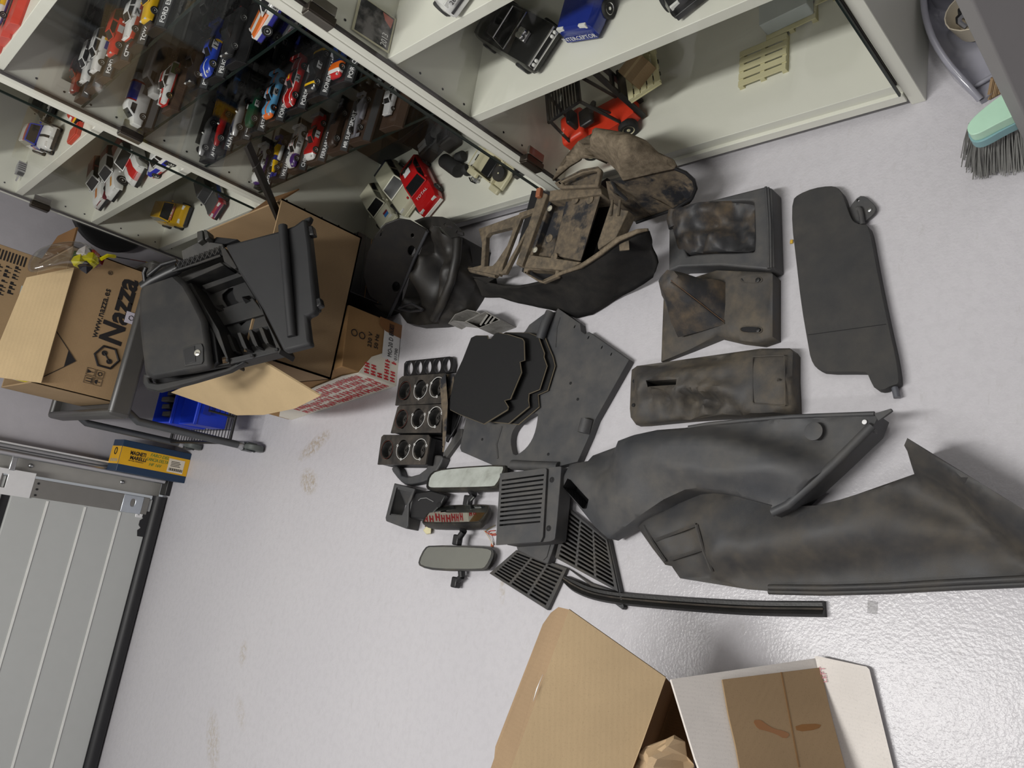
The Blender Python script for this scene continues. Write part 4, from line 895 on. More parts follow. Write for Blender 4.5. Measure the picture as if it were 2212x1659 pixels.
mk('number_board', [fr.W(0, 0, .001), fr.W(.055, 0, .001), fr.W(.055, .035, .001), fr.W(0, .035, .001)], [(0, 1, 2, 3)], flat('red_board', srgb(190, 110, 90), .5), yl, None, True, 0); text('182', fr, (.008, .008), .018, WINK, yl, name='race_number', lift=.0018)
tt = car('black-canopied white, blue and red long-nosed racer', None, None, None, 'raid', lv('l_trr', .2, W_, ('z', .12, .19, srgb(40, 70, 150)), ('x', .38, .5, srgb(150, 30, 36)), ('z', .19, .5, (.06, .06, .06))), L=.20, loc=(1.045, 2.545, Zl), yaw=PI + .75)
car('small yellow racer half hidden behind the divider', None, None, None, 'sedan', lv('l_ysm', .12, srgb(214, 176, 20)), L=.12, loc=(1.02, 2.285, Zl), yaw=PI + .9)
t = thing('steering_wheel', 'black rubber hoop leaning on the wall behind the cabinet', 'steering wheel', (.93, 3.30, 0))
qc = PY(282, 538, 3.33)
R0 = .15
lathe('rim', [(R0 - .02, -.012), (R0 - .006, -.017), (R0 + .006, -.013), (R0 + .012, 0), (R0 + .006, .013), (R0 - .006, .017), (R0 - .02, .012)], BLACK, t, Matrix.Translation((qc.x + .12, 3.34, qc.z + .10)) @ Matrix.Rotation(PI / 2 + .06, 4, 'X'), 48, True)
# ---------------------------------------------------------------- car parts laid out on the floor
def disc(name, u, v, z, r, mat, par, h=.002, n=14):
    q = P(u, v, z); return lathe(name, [(r, 0), (r, h), (r * .85, h + .0004)], mat, par, Matrix.Translation(q), n, True)
def pl_(L, n):
    q = []; m = len(L) - 1
    for i in range(n):
        s = i * m / (n - 1); k = min(int(s), m - 1); s -= k; q.append(tuple(a + (b - a) * s for a, b in zip(L[k], L[k + 1])))
    return q
def up(L, z): return [(u, v, z) for u, v in L]
kV = 640 / 2212
def V_(L): return zm(1340, 370, kV, L)
# sun visor
def visor():
    o = V_([(1283, 215), (1330, 170), (1440, 125), (1560, 107), (1620, 118), (1660, 165), (1690, 260), (1715, 330), (1740, 375), (1790, 395), (1845, 395), (1870, 470), (1900, 640), (1950, 900), (2010, 1180), (2060, 1400), (2082, 1560), (2070, 1590), (2020, 1600), (1960, 1635), (1900, 1625), (1870, 1570), (1840, 1500), (1800, 1495), (1520, 1497), (1460, 1470), (1420, 1400), (1400, 1290), (1350, 1000), (1310, 650), (1280, 400)])
    q = P(1815, 620); t = thing('sun_visor', 'dark grey vinyl car sun visor with swivel bracket', 'sun visor', (q.x, q.y, 0))
    fr = hz(.024)
    plate('pad', fr, o, VISORM, t, t=.021, base=-.021, bev=.008, rnd=1, seg=4, sm=80)
    plate('seam', fr, V_([(1402, 1219), (1985, 1139), (1986, 1144), (1403, 1224)]), BLACKM, t, t=.0004)
    fb = hz(.012)
    plate('bracket', fb, V_([(1780, 182), (1830, 185), (1900, 250), (1912, 285), (1890, 320), (1810, 385), (1750, 395), (1720, 370), (1705, 300), (1715, 260)]), GREYPL, t, t=.006, base=-.006, bev=.002, rnd=1, holes=[V_([(1766, 205), (1786, 205), (1786, 226), (1766, 226)])], hrnd=2)
    lathe('bracket_screw', [(.004, 0), (.004, .002), (.002, .003)], METAL, t, Matrix.Translation(P(*V_([(1862, 290)])[0], .012)), 10, True)
    tube('swivel_arm', [P(*p, .016) for p in V_([(1765, 285), (1785, 275), (1800, 320), (1808, 400)])], .005, GREYPL, t, 10, smoothpath=2)
    tube('pivot_pin', [P(*p, .012) for p in V_([(2035, 1560), (2066, 1690)])], .0055, flat('grey_pin', (.10, .105, .12), .4), t, 12)
visor()
# boot console with gathered gaiter in a frame
def gaiter_console():
    q = P(1560, 500); t = thing('gear_console', 'grey console surround with sunken dusty leather gaiter', 'console', (q.x, q.y, 0))
    out = V_([(362, 430), (400, 300), (480, 262), (700, 210), (1085, 112), (1132, 125), (1148, 715), (1100, 733), (740, 700), (440, 712), (360, 745)])
    inn = V_([(470, 300), (690, 232), (985, 212), (1000, 240), (1008, 590), (980, 606), (620, 612), (460, 640)])
    plate('surround', hz(.045), out, GREYPL, t, t=.045, base=-.045, bev=.005, holes=[inn], hrnd=1, seg=3)
    tube('rim_lip', [P(*p, .046) for p in V_([(1086, 118), (1105, 400), (1108, 724)])], .003, GREYPL, t, 8)
    tube('rim_lip', [P(*p, .046) for p in V_([(1105, 122), (1122, 400), (1126, 722)])], .0025, GREYPL, t, 8)
    L = V_([(400, 280, .062), (480, 262, .07), (690, 225, .058), (980, 215, .03), (1004, 260, .02), (1006, 590, .02), (960, 604, .025), (620, 610, .035), (470, 640, .03), (390, 420, .055)])
    relief('gaiter', L, V_([(440, 330, .075), (640, 300, .066), (560, 400, .05), (740, 330, .048), (660, 470, .06), (850, 280, .032), (900, 400, .018), (820, 370, .03), (780, 500, .042), (900, 540, .020), (600, 560, .034), (500, 520, .056), (700, 560, .048), (720, 400, .028)]), LEATHER, t, .006, .007, 55, .01, pw=3.5)
    tube('gathered_neck', [P(*p) for p in V_([(400, 290, .058), (385, 360, .055), (400, 420, .05)])], .012, LEATHER, t, 10)
gaiter_console()
def boot_console():
    q = P(1545, 680); t = thing('gear_console', 'grey console plate with standing stitched leather gear boot', 'console', (q.x, q.y, 0))
    L = V_([(560, 790, .03), (720, 740, .038), (1125, 755, .038), (1138, 770, .036), (1136, 1235, .036), (1040, 1280, .03), (880, 1262, .03), (720, 1225, .030), (520, 1330, .018), (305, 1422, .012), (310, 1300, .015), (325, 900, .02), (440, 850, .025)])
    relief('base_plate', L, V_([(800, 800, .040), (1080, 800, .040), (1080, 1200, .040), (800, 1180, .040), (640, 1190, .034), (420, 1260, .022), (380, 1100, .026), (390, 950, .028), (900, 1000, .040)]), COVERM, t, .012, 0, pw=4)
    b = [P(*p, .040) for p in V_([(785, 830), (700, 820), (520, 850), (370, 980), (380, 1120), (430, 1240), (620, 1190), (780, 1140), (788, 1000)])]
    # boot: rings from the floor-plate up to the open neck
    nk = [P(*p, .135) for p in V_([(430, 780), (400, 745), (350, 735), (300, 790), (285, 820), (300, 850), (330, 860), (380, 830), (415, 800)])]
    V = []; F = []; n = len(b); R = 6
    for k in range(R + 1):
        s = k / R
        for i in range(n):
            p = b[i].lerp(nk[i], s); c = sum(b, Vector()) / n; c2 = c.lerp(sum(nk, Vector()) / n, s)
            p = c2 + (p - c2) * (1 + .10 * math.sin(PI * s) * math.sin(i * 2.4 + k)); V.append(p)
    for k in range(R):
        for i in range(n): F.append((k * n + i, k * n + (i + 1) % n, (k + 1) * n + (i + 1) % n, (k + 1) * n + i))
    F.append(tuple(range(R * n, R * n + n)))
    bo = mk('leather_boot', V, F, LEATHER, t, None, True, 60)
    st = flat('brown_stitching', srgb(110, 84, 60), .7)
    tube('seam', [V[k * n + 7] + Vector((0, 0, .002)) for k in range(R + 1)], .0016, LEATHER, bo, 6)
    tube('stitching', [V[k * n + 7] + Vector((.004, 0, .003)) for k in range(R + 1)], .0007, st, bo, 5)
    for yy in (808, 1182):
        fs = V_([(905, yy - 22), (1050, yy - 18), (1050, yy + 22), (905, yy + 18)])
        s = plate('slot', hz(.0405), fs, BLACKM, t, t=.0012, rnd=2)
        tube('slot_rim', [P(*p, .0412) for p in chaik(V_([(895, yy - 28), (1058, yy - 24), (1058, yy + 28), (895, yy + 24)]), 2)], .0012, COVERM, t, 6, closed=True)
        disc('slot_screw', *V_([(1028, yy + 4)])[0], .042, .0045, BLACK, t)
boot_console()
# long tunnel cover
def tunnel_cover():
    k = 420 / 2212; Z = lambda L: zm(1340, 740, k, L)
    q = P(1540, 840); t = thing('tunnel_cover', 'long dusty grey handbrake tunnel cover with slot', 'console cover', (q.x, q.y, 0))
    L = Z([(130, 310, .026), (190, 265, .028), (700, 195, .030), (1300, 110, .032), (1600, 68, .034), (1930, 65, .034), (1962, 110, .034), (1955, 400, .036), (1965, 600, .036), (1985, 780, .030), (1940, 815, .024), (1400, 835, .020), (800, 880, .018), (300, 930, .018), (180, 935, .018), (118, 850, .022), (108, 750, .026), (120, 450, .026)])
    pts = Z(pl_([(195, 362, .056), (700, 312, .058), (1100, 272, .056), (1370, 168, .042)], 14) + pl_([(195, 334, .040), (700, 284, .041), (1100, 244, .041), (1340, 150, .040)], 14)
            + pl_([(190, 555, .057), (800, 566, .059), (1080, 556, .057), (1230, 620, .050), (1370, 690, .042)], 16) + pl_([(190, 598, .037), (800, 606, .037), (1070, 598, .037), (1220, 668, .037), (1330, 720, .038)], 14)
            + pl_([(200, 395, .058), (700, 350, .060), (1100, 330, .058)], 6) + pl_([(720, 450, .060), (1000, 450, .058), (1250, 420, .052), (1450, 400, .048)], 5) + pl_([(200, 525, .058), (700, 530, .060), (1000, 530, .059)], 6)
            + pl_([(200, 700, .036), (800, 690, .036), (1300, 760, .038), (1850, 765, .040)], 8) + pl_([(200, 820, .033), (800, 800, .033), (1400, 800, .034)], 6) + [(1450, 250, .046), (1450, 600, .046), (1600, 250, .047), (1800, 250, .047), (1600, 600, .047), (1800, 620, .046), (1900, 400, .045), (1700, 420, .047)] + pl_([(160, 380, .033), (160, 620, .033)], 3))
    hl = Z([(310, 440, .055), (655, 415, .058), (655, 490, .058), (310, 505, .055)])
    relief('cover', L, pts, COVERM, t, .008, .0006, 90, pw=4, holes=[hl])
    plate('slot_bottom', hz(.012), Z([(300, 430), (670, 405), (670, 500), (300, 515)]), BLACKM, t, t=.001)
    w = [Vector(P(*p)) for p in Z([(310, 440, .055), (655, 415, .058), (655, 490, .058), (310, 505, .055)])]
    for i in range(4):
        a, b = w[i], w[(i + 1) % 4]; mk('slot_wall', [a, b, b - Vector((0, 0, .04)), a - Vector((0, 0, .04))], [(0, 1, 2, 3)], BLACK, t, None, True, 0, recalc=False)
    tube('panel_line', [P(*p, .0468) for p in nip(Z([(1505, 160), (1868, 145), (1878, 718), (1508, 690)]), .1)], .0012, COVERM, t, 6, closed=True)
    for p in Z([(157, 440), (148, 712)]): disc('screw_hole', *p, .0345, .004, BLACKM, t, .001)
    tube('hook', [P(*p) for p in Z([(1790, 440, .046), (1795, 420, .053), (1812, 425, .055)])], .002, COVERM, t, 6)
    plate('latch_tongue', hz(.048), Z([(190, 460), (280, 455), (300, 490), (200, 515)]), MUDL, t, t=.004, bev=.001)
tunnel_cover()
kT = 780 / 2212
def T_(L): return zm(1180, 860, kT, L)
kU = 562 / 2119
def U_(L): return zm(1650, 900, kU, L)
# two rear quarter trims
def trims():
    q = P(1500, 1000); t = thing('quarter_trim', 'grey arched rear quarter trim with belt slot lying on top', 'trim panel', (q.x, q.y, 0))
    L = T_([(95, 505, .052), (145, 405, .05), (255, 385, .052), (285, 352, .03), (425, 300, .04), (440, 262, .085), (540, 225, .085), (680, 195, .085), (850, 182, .085), (1000, 155, .07), (1200, 135, .065), (1500, 110, .065), (2010, 92, .07), (2035, 105, .07), (1990, 200, .075), (1750, 420, .08), (1480, 660, .085), (1390, 715, .085), (1370, 690, .085), (1385, 655, .085), (1200, 605, .09), (1050, 565, .095), (930, 550, .095), (850, 560, .092), (720, 620, .085), (560, 730, .075), (480, 790, .065), (380, 860, .055), (300, 790, .052), (220, 690, .052), (110, 550, .052)])
    pts = T_([(370, 440, .058), (240, 440, .07), (360, 480, .07),  (900, 224, .110), (1100, 246, .110), (1300, 293, .108), (600, 500, .10), (800, 450, .115), (1000, 480, .115), (1200, 500, .11), (1400, 560, .098), (400, 650, .085), (350, 780, .066),  (1800, 200, .074), (1900, 140, .072), (280, 560, .075), (500, 650, .088), (480, 290, .104), (560, 262, .106), (680, 235, .108), (800, 224, .110), (1000, 230, .110), (1200, 266, .109), (1400, 322, .106), (1500, 354, .104), (1600, 388, .100), (1000, 182, .080), (1100, 192, .078), (1200, 208, .076), (1300, 236, .075), (1400, 266, .075), (1500, 296, .075), (1600, 330, .077), (1700, 362, .080), (1400, 140, .07), (1700, 130, .07)])
    hl = T_([(130, 492, .060), (155, 503, .061), (262, 622, .068), (235, 672, .066), (222, 676, .064), (102, 545, .058)])
    relief('shell', L, pts, GREYPL, t, .009, .0004, 60, zb=.02, pw=3.5, holes=[hl])
    w = [Vector(P(*p)) for p in hl]
    V = w + [p - Vector((0, 0, .045)) for p in w]; n = len(w)
    mk('belt_slot', V, [(i, (i + 1) % n, n + (i + 1) % n, n + i) for i in range(n)] + [tuple(range(n, 2 * n))], BLACKM, t, None, True, 0)
    disc('round_boss', *T_([(1640, 205)])[0], .078, .016, GREYPL, t, .003, 24)
    tube('edge_flange', [P(*p) for p in T_([(1385, 700, .085), (1480, 655, .086), (1750, 415, .082), (1995, 170, .076)])], .008, GREYPL, t, 8)
    tube('edge_bead', [P(*p) for p in T_([(870, 180, .084), (1000, 158, .072), (1200, 138, .067), (1500, 113, .067), (2010, 95, .072)])], .004, GREYPL, t, 8)
    plate('clip_tongue', hz(.075), T_([(2015, 100), (2120, 68), (2128, 82), (2040, 145)]), GREYPL, t, t=.006, bev=.001)
    box('fixing_clip', (-.008, -.006, 0), (.008, .006, .02), BLACK, t, Matrix.Translation(P(*T_([(2010, 195)])[0], .05)), .002, True)
    disc('clip_hole', *T_([(1950, 147)])[0], .0745, .004, WINK, t, .001)
    q = P(1850, 1180); t = thing('quarter_trim', 'dirty dark grey quarter trim, inner side up, beneath the other', 'trim panel', (q.x, q.y, 0))
    L = [(1372, 1131, .03), (1440, 1085, .03), (1520, 1062, .035), (1620, 1072, .04), (1702, 1094, .045), (1762, 1092, .05), (1815, 1079, .052), (1850, 1068, .055), (1975, 1024, .06), (1960, 975, .105), (1953, 962, .115), (1960, 946, .12), (2212, 1101, .12), (2330, 1176, .115), (2330, 1258, .012), (2212, 1268, .012), (1960, 1279, .012), (1900, 1281, .012), (1762, 1284, .012), (1610, 1272, .014), (1469, 1249, .018), (1451, 1223, .022), (1437, 1220, .025), (1409, 1184, .028)]
    pts = T_([(600, 780, .045), (920, 770, .05), (650, 870, .042), (960, 925, .040), (760, 990, .035), (1010, 1060, .02), (900, 850, .034), (1200, 800, .05), (1500, 760, .058), (1100, 960, .046), (1400, 960, .046), (1700, 930, .046), (1400, 1080, .02), (1800, 1080, .022), (2000, 1010, .03), (2000, 800, .06), (1800, 1150, .012), (1200, 1120, .016), (1600, 1140, .013), (1010, 985, .052), (1300, 985, .052), (1600, 965, .052), (1850, 930, .052), (1100, 1020, .030), (1400, 1020, .028), (1700, 1000, .028)]) + U_([(700, 720, .06), (1000, 800, .058), (1300, 650, .062), (1500, 760, .05), (1700, 900, .04), (1850, 1000, .03), (1300, 1000, .045), (1000, 1180, .028), (1500, 1150, .02), (1900, 1150, .012), (1500, 550, .075), (1700, 660, .085), (1900, 850, .09), (2050, 950, .085), (1300, 380, .10), (1600, 490, .112), (1900, 680, .115), (700, 1330, .012), (1200, 1320, .012), (1700, 1310, .012)])
    pts = T_([(600, 780, .045), (920, 770, .05), (650, 870, .042), (960, 925, .040), (760, 990, .035), (900, 850, .036), (1200, 800, .052), (1500, 760, .058)]) + T_(pl_([(1010, 985, .050), (1400, 968, .050), (1700, 930, .050), (2000, 880, .050)], 7)) + T_(pl_([(1010, 1060, .022), (1400, 1072, .018), (1700, 1050, .018), (2050, 985, .026)], 7)) + T_(pl_([(1200, 1120, .015), (1900, 1140, .012)], 4)) + U_([(300, 850, .060), (700, 760, .062), (1000, 760, .060)]) + U_(pl_([(1000, 960, .050), (1400, 920, .046), (1750, 960, .034)], 5)) + U_(pl_([(1000, 1200, .022), (1400, 1120, .020), (1850, 1040, .022)], 5)) + U_(pl_([(900, 1300, .013), (1500, 1270, .013), (2100, 1240, .013)], 5)) + U_(pl_([(1260, 490, .060), (1450, 600, .054), (1640, 710, .046), (1760, 880, .036), (1890, 1000, .026), (2119, 1130, .022), (2380, 1290, .022)], 12)) + U_(pl_([(1230, 430, .075), (1400, 490, .084), (1620, 610, .088), (1800, 770, .088), (2000, 930, .084), (2119, 1010, .082), (2380, 1180, .080)], 12))
    relief('shell', L, pts, GREYD, t, .009, .0005, 60, zb=.0, pw=3.5)
    tube('edge_channel', [P(*p) for p in U_([(40, 1390, .02), (500, 1395, .02), (1000, 1380, .02), (1600, 1345, .02), (2119, 1320, .02), (2400, 1310, .02)])], .005, GREYD, t, 8)
    tube('edge_channel', [P(*p) for p in U_([(40, 1425, .014), (500, 1435, .014), (1000, 1420, .014), (1600, 1385, .014), (2119, 1360, .014), (2400, 1350, .014)])], .005, GREYD, t, 8)
    for a in ([(670, 870, .046), (920, 775, .052)], [(920, 775, .052), (960, 925, .044), (1015, 1060, .03)], [(760, 990, .04), (955, 925, .044)], [(600, 780, .044), (650, 880, .044), (730, 1000, .036)]):
        tube('stiffening_rib', [P(*p) for p in T_(a)], .0035, GREYD, t, 6)
trims()
# rubber seal strip
def seal():
    q = P(1500, 1300); t = thing('seal_strip', 'long black curved rubber seal strip beside the dark trim', 'seal strip', (q.x, q.y, 0))
    c = [P(*p, .008) for p in T_([(115, 1105), (180, 1150), (280, 1195), (430, 1225), (700, 1250), (1000, 1272), (1300, 1288), (1705, 1292)])]
    q2 = []
    for _ in range(2):
        n = [c[0]]
        for i in range(len(c) - 1): n += [c[i].lerp(c[i + 1], .25), c[i].lerp(c[i + 1], .75)]
        c = n + [c[-1]]
    V = []; F = []
    prof = [(-.013, -.008), (-.013, .004), (-.009, .010), (-.003, .006), (.0, .002), (.004, .007), (.010, .008), (.013, .002), (.013, -.008)]
    for i, p in enumerate(c):
        d = (c[min(i + 1, len(c) - 1)] - c[max(i - 1, 0)]).normalized(); s = Vector((-d.y, d.x, 0)); k = min(1, .45 + i * .1)
        V += [p + s * (a * k) + Vector((0, 0, b)) for a, b in prof]
    m = len(prof)
    for i in range(len(c) - 1):
        for k in range(m): F.append((i * m + k, i * m + (k + 1) % m, (i + 1) * m + (k + 1) % m, (i + 1) * m + k))
    F += [tuple(range(m)), tuple(range((len(c) - 1) * m, len(c) * m))]
    mk('strip', V, F, flat('black_rubber', (.014, .0135, .013), .5, var=.3, bmp=.3, bsc=200), t, None, True, 40)
    tube('wire_core', [p + Vector((0, 0, .006)) for p in c], .002, dusty('dusty_rubber', (.02, .02, .02), (.08, .065, .05), .6), t, 6)
seal()
kS = 560 / 2212
def S_(L): return zm(820, 960, kS, L)
def slotted(fr, quadpx, ncol, nrow, mat, t, par, mx=.05, my=.06, gap=.10, fill=.55, bev=.001, name='panel', base=0):
    A, B, C, D = [Vector(fr.px(*p)) for p in quadpx]
    f = lambda s, r: tuple((A * (1 - s) + B * s) * (1 - r) + (D * (1 - s) + C * s) * r)
    H = []
    cw = (1 - 2 * mx + gap * 0) / ncol
    for i in range(ncol):
        s0 = mx + i * cw + cw * gap / 2; s1 = mx + (i + 1) * cw - cw * gap / 2
        for j in range(nrow):
            rh = (1 - 2 * my) / nrow; r0 = my + j * rh + rh * (1 - fill) / 2; r1 = r0 + rh * fill
            H.append([f(s0, r0), f(s1, r0), f(s1, r1), f(s0, r1)])
    return plate(name, fr, [tuple(A), tuple(B), tuple(C), tuple(D)], mat, par, holes=H, t=t, base=base, bev=bev, px=False)
def grilles():
    q = P(1130, 1250); t = thing('vent_grille', 'grey three-column vent grille reaching under the mirror', 'vent grille', (q.x, q.y, 0), 0, 'slotted vent grilles')
    slotted(hz(.012), S_([(935, 1100), (1432, 1415), (1598, 1055), (1165, 900)]), 3, 10, GREYD, .010, t, .035, .05, .12, .5, .0012, base=-.010)
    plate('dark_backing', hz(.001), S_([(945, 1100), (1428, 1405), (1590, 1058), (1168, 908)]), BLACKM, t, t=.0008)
    q = P(1270, 1200); t = thing('vent_grille', 'grey three-column vent grille between trim and seal strip', 'vent grille', (q.x, q.y, 0), 0, 'slotted vent grilles')
    slotted(hz(.018), S_([(1600, 535), (1940, 810), (2035, 1260), (1495, 965)]), 3, 11, GREYD, .012, t, .035, .04, .12, .5, .0012, base=-.012)
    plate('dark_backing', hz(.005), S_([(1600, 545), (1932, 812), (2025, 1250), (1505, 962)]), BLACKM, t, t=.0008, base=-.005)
    plate('side_flange', hz(.014), S_([(1940, 805), (1955, 805), (2085, 1395), (2068, 1412), (2035, 1262)]), GREYD, t, t=.014, base=-.014, bev=.002)
    plate('end_flange', hz(.010), S_([(1600, 1055), (1800, 1180), (2040, 1262), (2072, 1410)]), GREYD, t, t=.010, base=-.010, bev=.001)
grilles()
def speaker():
    q = P(1160, 1180); t = thing('speaker_cover', 'plain dark grey speaker cover beneath the slotted one', 'speaker cover', (q.x, q.y, 0))
    plate('cover', hz(.024), S_([(1100, 868), (1420, 1022), (1440, 1010), (1555, 640), (1590, 480), (1560, 380), (1250, 500)]), GREYPL, t, t=.022, base=-.022, bev=.004, rnd=1)
    plate('raised_field', hz(.0245), S_([(1230, 880), (1400, 990), (1430, 960), (1462, 845), (1300, 840)]), GREYPL, t, t=.002, bev=.0008)
    t = thing('speaker_cover', 'grey box-shaped speaker cover with eleven black slots', 'speaker cover', (q.x, q.y, .024))
    fr = hz(.072)
    out = S_([(1025, 250), (1545, 182), (1550, 200), (1500, 790), (1480, 822), (1400, 835), (990, 865), (1008, 520)])
    H = [S_([(1046 - 2.1 * i, 302 + 38 * i), (1405 - 3.2 * i, 254 + 39.8 * i), (1404 - 3.2 * i, 270 + 39.8 * i), (1045 - 2.1 * i, 318 + 38 * i)]) for i in range(11)]
    plate('slotted_face', fr, S_([(1030, 248), (1418, 205), (1428, 215), (1395, 790), (1375, 832), (995, 858)]), GREYPL, t, holes=H, t=.005, base=-.004, bev=.0012)
    plate('housing', hz(.066), out, GREYPL, t, holes=[S_([(1035, 285), (1412, 235), (1382, 690), (1012, 720)])], t=.040, base=-.040, bev=.005, rnd=1, seg=3)
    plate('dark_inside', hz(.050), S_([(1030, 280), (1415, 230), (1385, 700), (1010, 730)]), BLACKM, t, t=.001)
    for p in S_([(1470, 302), (1443, 716)]):
        disc('screw_recess', *p, .0662, .0065, BLACKM, t, .0006); disc('screw', *p, .067, .003, BLACK, t, .0008)
speaker()
def mirror(label, outl, glass, tilt, z0, lower, stalk, axis_px, pitch=0.0):
    """tilted interior mirror: frame plane turned about its long side"""
    a = P(*axis_px[0], z0 + pitch); b = P(*axis_px[1], z0); ex = (b - a).normalized(); side = Vector((-ex.y, ex.x, 0)).normalized()
    if side.x < 0: side = -side
    up_ = ex.cross(side); up_ = up_ if up_.z > 0 else -up_
    n = up_ * math.cos(tilt) + side * math.sin(tilt)
    fr = Frame(a, ex, side - n * side.dot(n))
    if fr.n.z < 0: fr = Frame(a, -ex, side - n * side.dot(n))
    c = (a + b) / 2
    t = thing('rear_view_mirror', label, 'mirror', (c.x, c.y, 0), 0, 'interior mirrors')
    o = [fr.px(*p) for p in outl]; cx_ = sum(p[0] for p in o) / len(o); cy_ = sum(p[1] for p in o) / len(o)
    rings = [(1.0, 0), (1.02, -.006), (.97, -.018), (.80, -.030), (.5, -.034)]
    V = []; F = []; nn = len(o); o = chaik(o, 1); nn = len(o)
    for k, h in rings: V += [fr.W(cx_ + (p[0] - cx_) * k, cy_ + (p[1] - cy_) * (k if k > .9 else k), h) for p in o]
    for j in range(len(rings) - 1):
        for i in range(nn): F.append((j * nn + i, j * nn + (i + 1) % nn, (j + 1) * nn + (i + 1) % nn, (j + 1) * nn + i))
    F += [tuple(range(nn)), tuple(range((len(rings) - 1) * nn, len(rings) * nn))]
    zmin = min(v.z for v in V); dz = max(0, .002 - zmin)
    hs = mk('housing', V, F, dusty('mirror_housing', (.014, .014, .014), (.07, .06, .045), .45, .45), t, None, True, 45)
    g = plate('mirror_glass', fr, glass, MIRR if 'stain' not in label else dusty('stained_mirror', (.60, .64, .60), (.16, .16, .13), .55, .05, 9, 0, 500, .25), hs, t=.0006, base=.0004, rnd=1)
    s = [P(*p, z) for p, z in stalk]
    tube('stalk', [fr.W(cx_, cy_, -.02)] + [s[0]], .009, BLACK, t, 10)
    d = s[1] - s[0]; box('mount_foot', (-.013, -.010, -.009), (.013, .010, .009), BLACK, t, Matrix.Translation(s[1] if len(s) > 1 else s[0]), .003, True)
    tube('stalk_neck', s, .008, BLACK, t, 8)
    if dz > .001:
        for ch in t.children: ch.matrix_basis = Matrix.Translation((0, 0, dz)) @ ch.matrix_basis
    return t
mirror('black rear-view mirror with clean bright glass beside grille', S_([(345, 1000), (400, 885), (450, 862), (880, 870), (980, 890), (995, 950), (945, 1055), (900, 1078), (500, 1078), (360, 1045)]), S_([(362, 1000), (415, 890), (460, 876), (870, 886), (968, 902), (975, 940), (925, 1045), (880, 1066), (500, 1062), (375, 1035)]), .06, .024, None, [(S_([(720, 1130)])[0], .012), (S_([(670, 1180)])[0], .010)], S_([(350, 1035), (940, 1068)]), .045)
mirror('black rear-view mirror with loose wiring, half under speaker cover', S_([(432, 672), (520, 552), (600, 536), (1000, 525), (1012, 570), (945, 672), (900, 690), (455, 690)]), S_([(452, 668), (530, 560), (610, 546), (990, 536), (996, 570), (930, 668), (890, 678), (470, 680)]), .62, .030, None, [(S_([(790, 760)])[0], .012), (S_([(740, 830)])[0], .010)], S_([(440, 685), (920, 690)]))
mirror('black rear-view mirror with stained dull glass beside grab handle', S_([(440, 365), (460, 275), (520, 228), (700, 205), (1110, 182), (1118, 225), (1060, 370), (1000, 384), (500, 392), (450, 388)]), S_([(462, 355), (478, 285), (530, 240), (700, 218), (1096, 196), (1100, 230), (1040, 360), (990, 372), (520, 380), (470, 376)]), .35, .032, None, [(S_([(850, 440)])[0], .012), (S_([(800, 490)])[0], .010)], S_([(450, 385), (1000, 384)]))
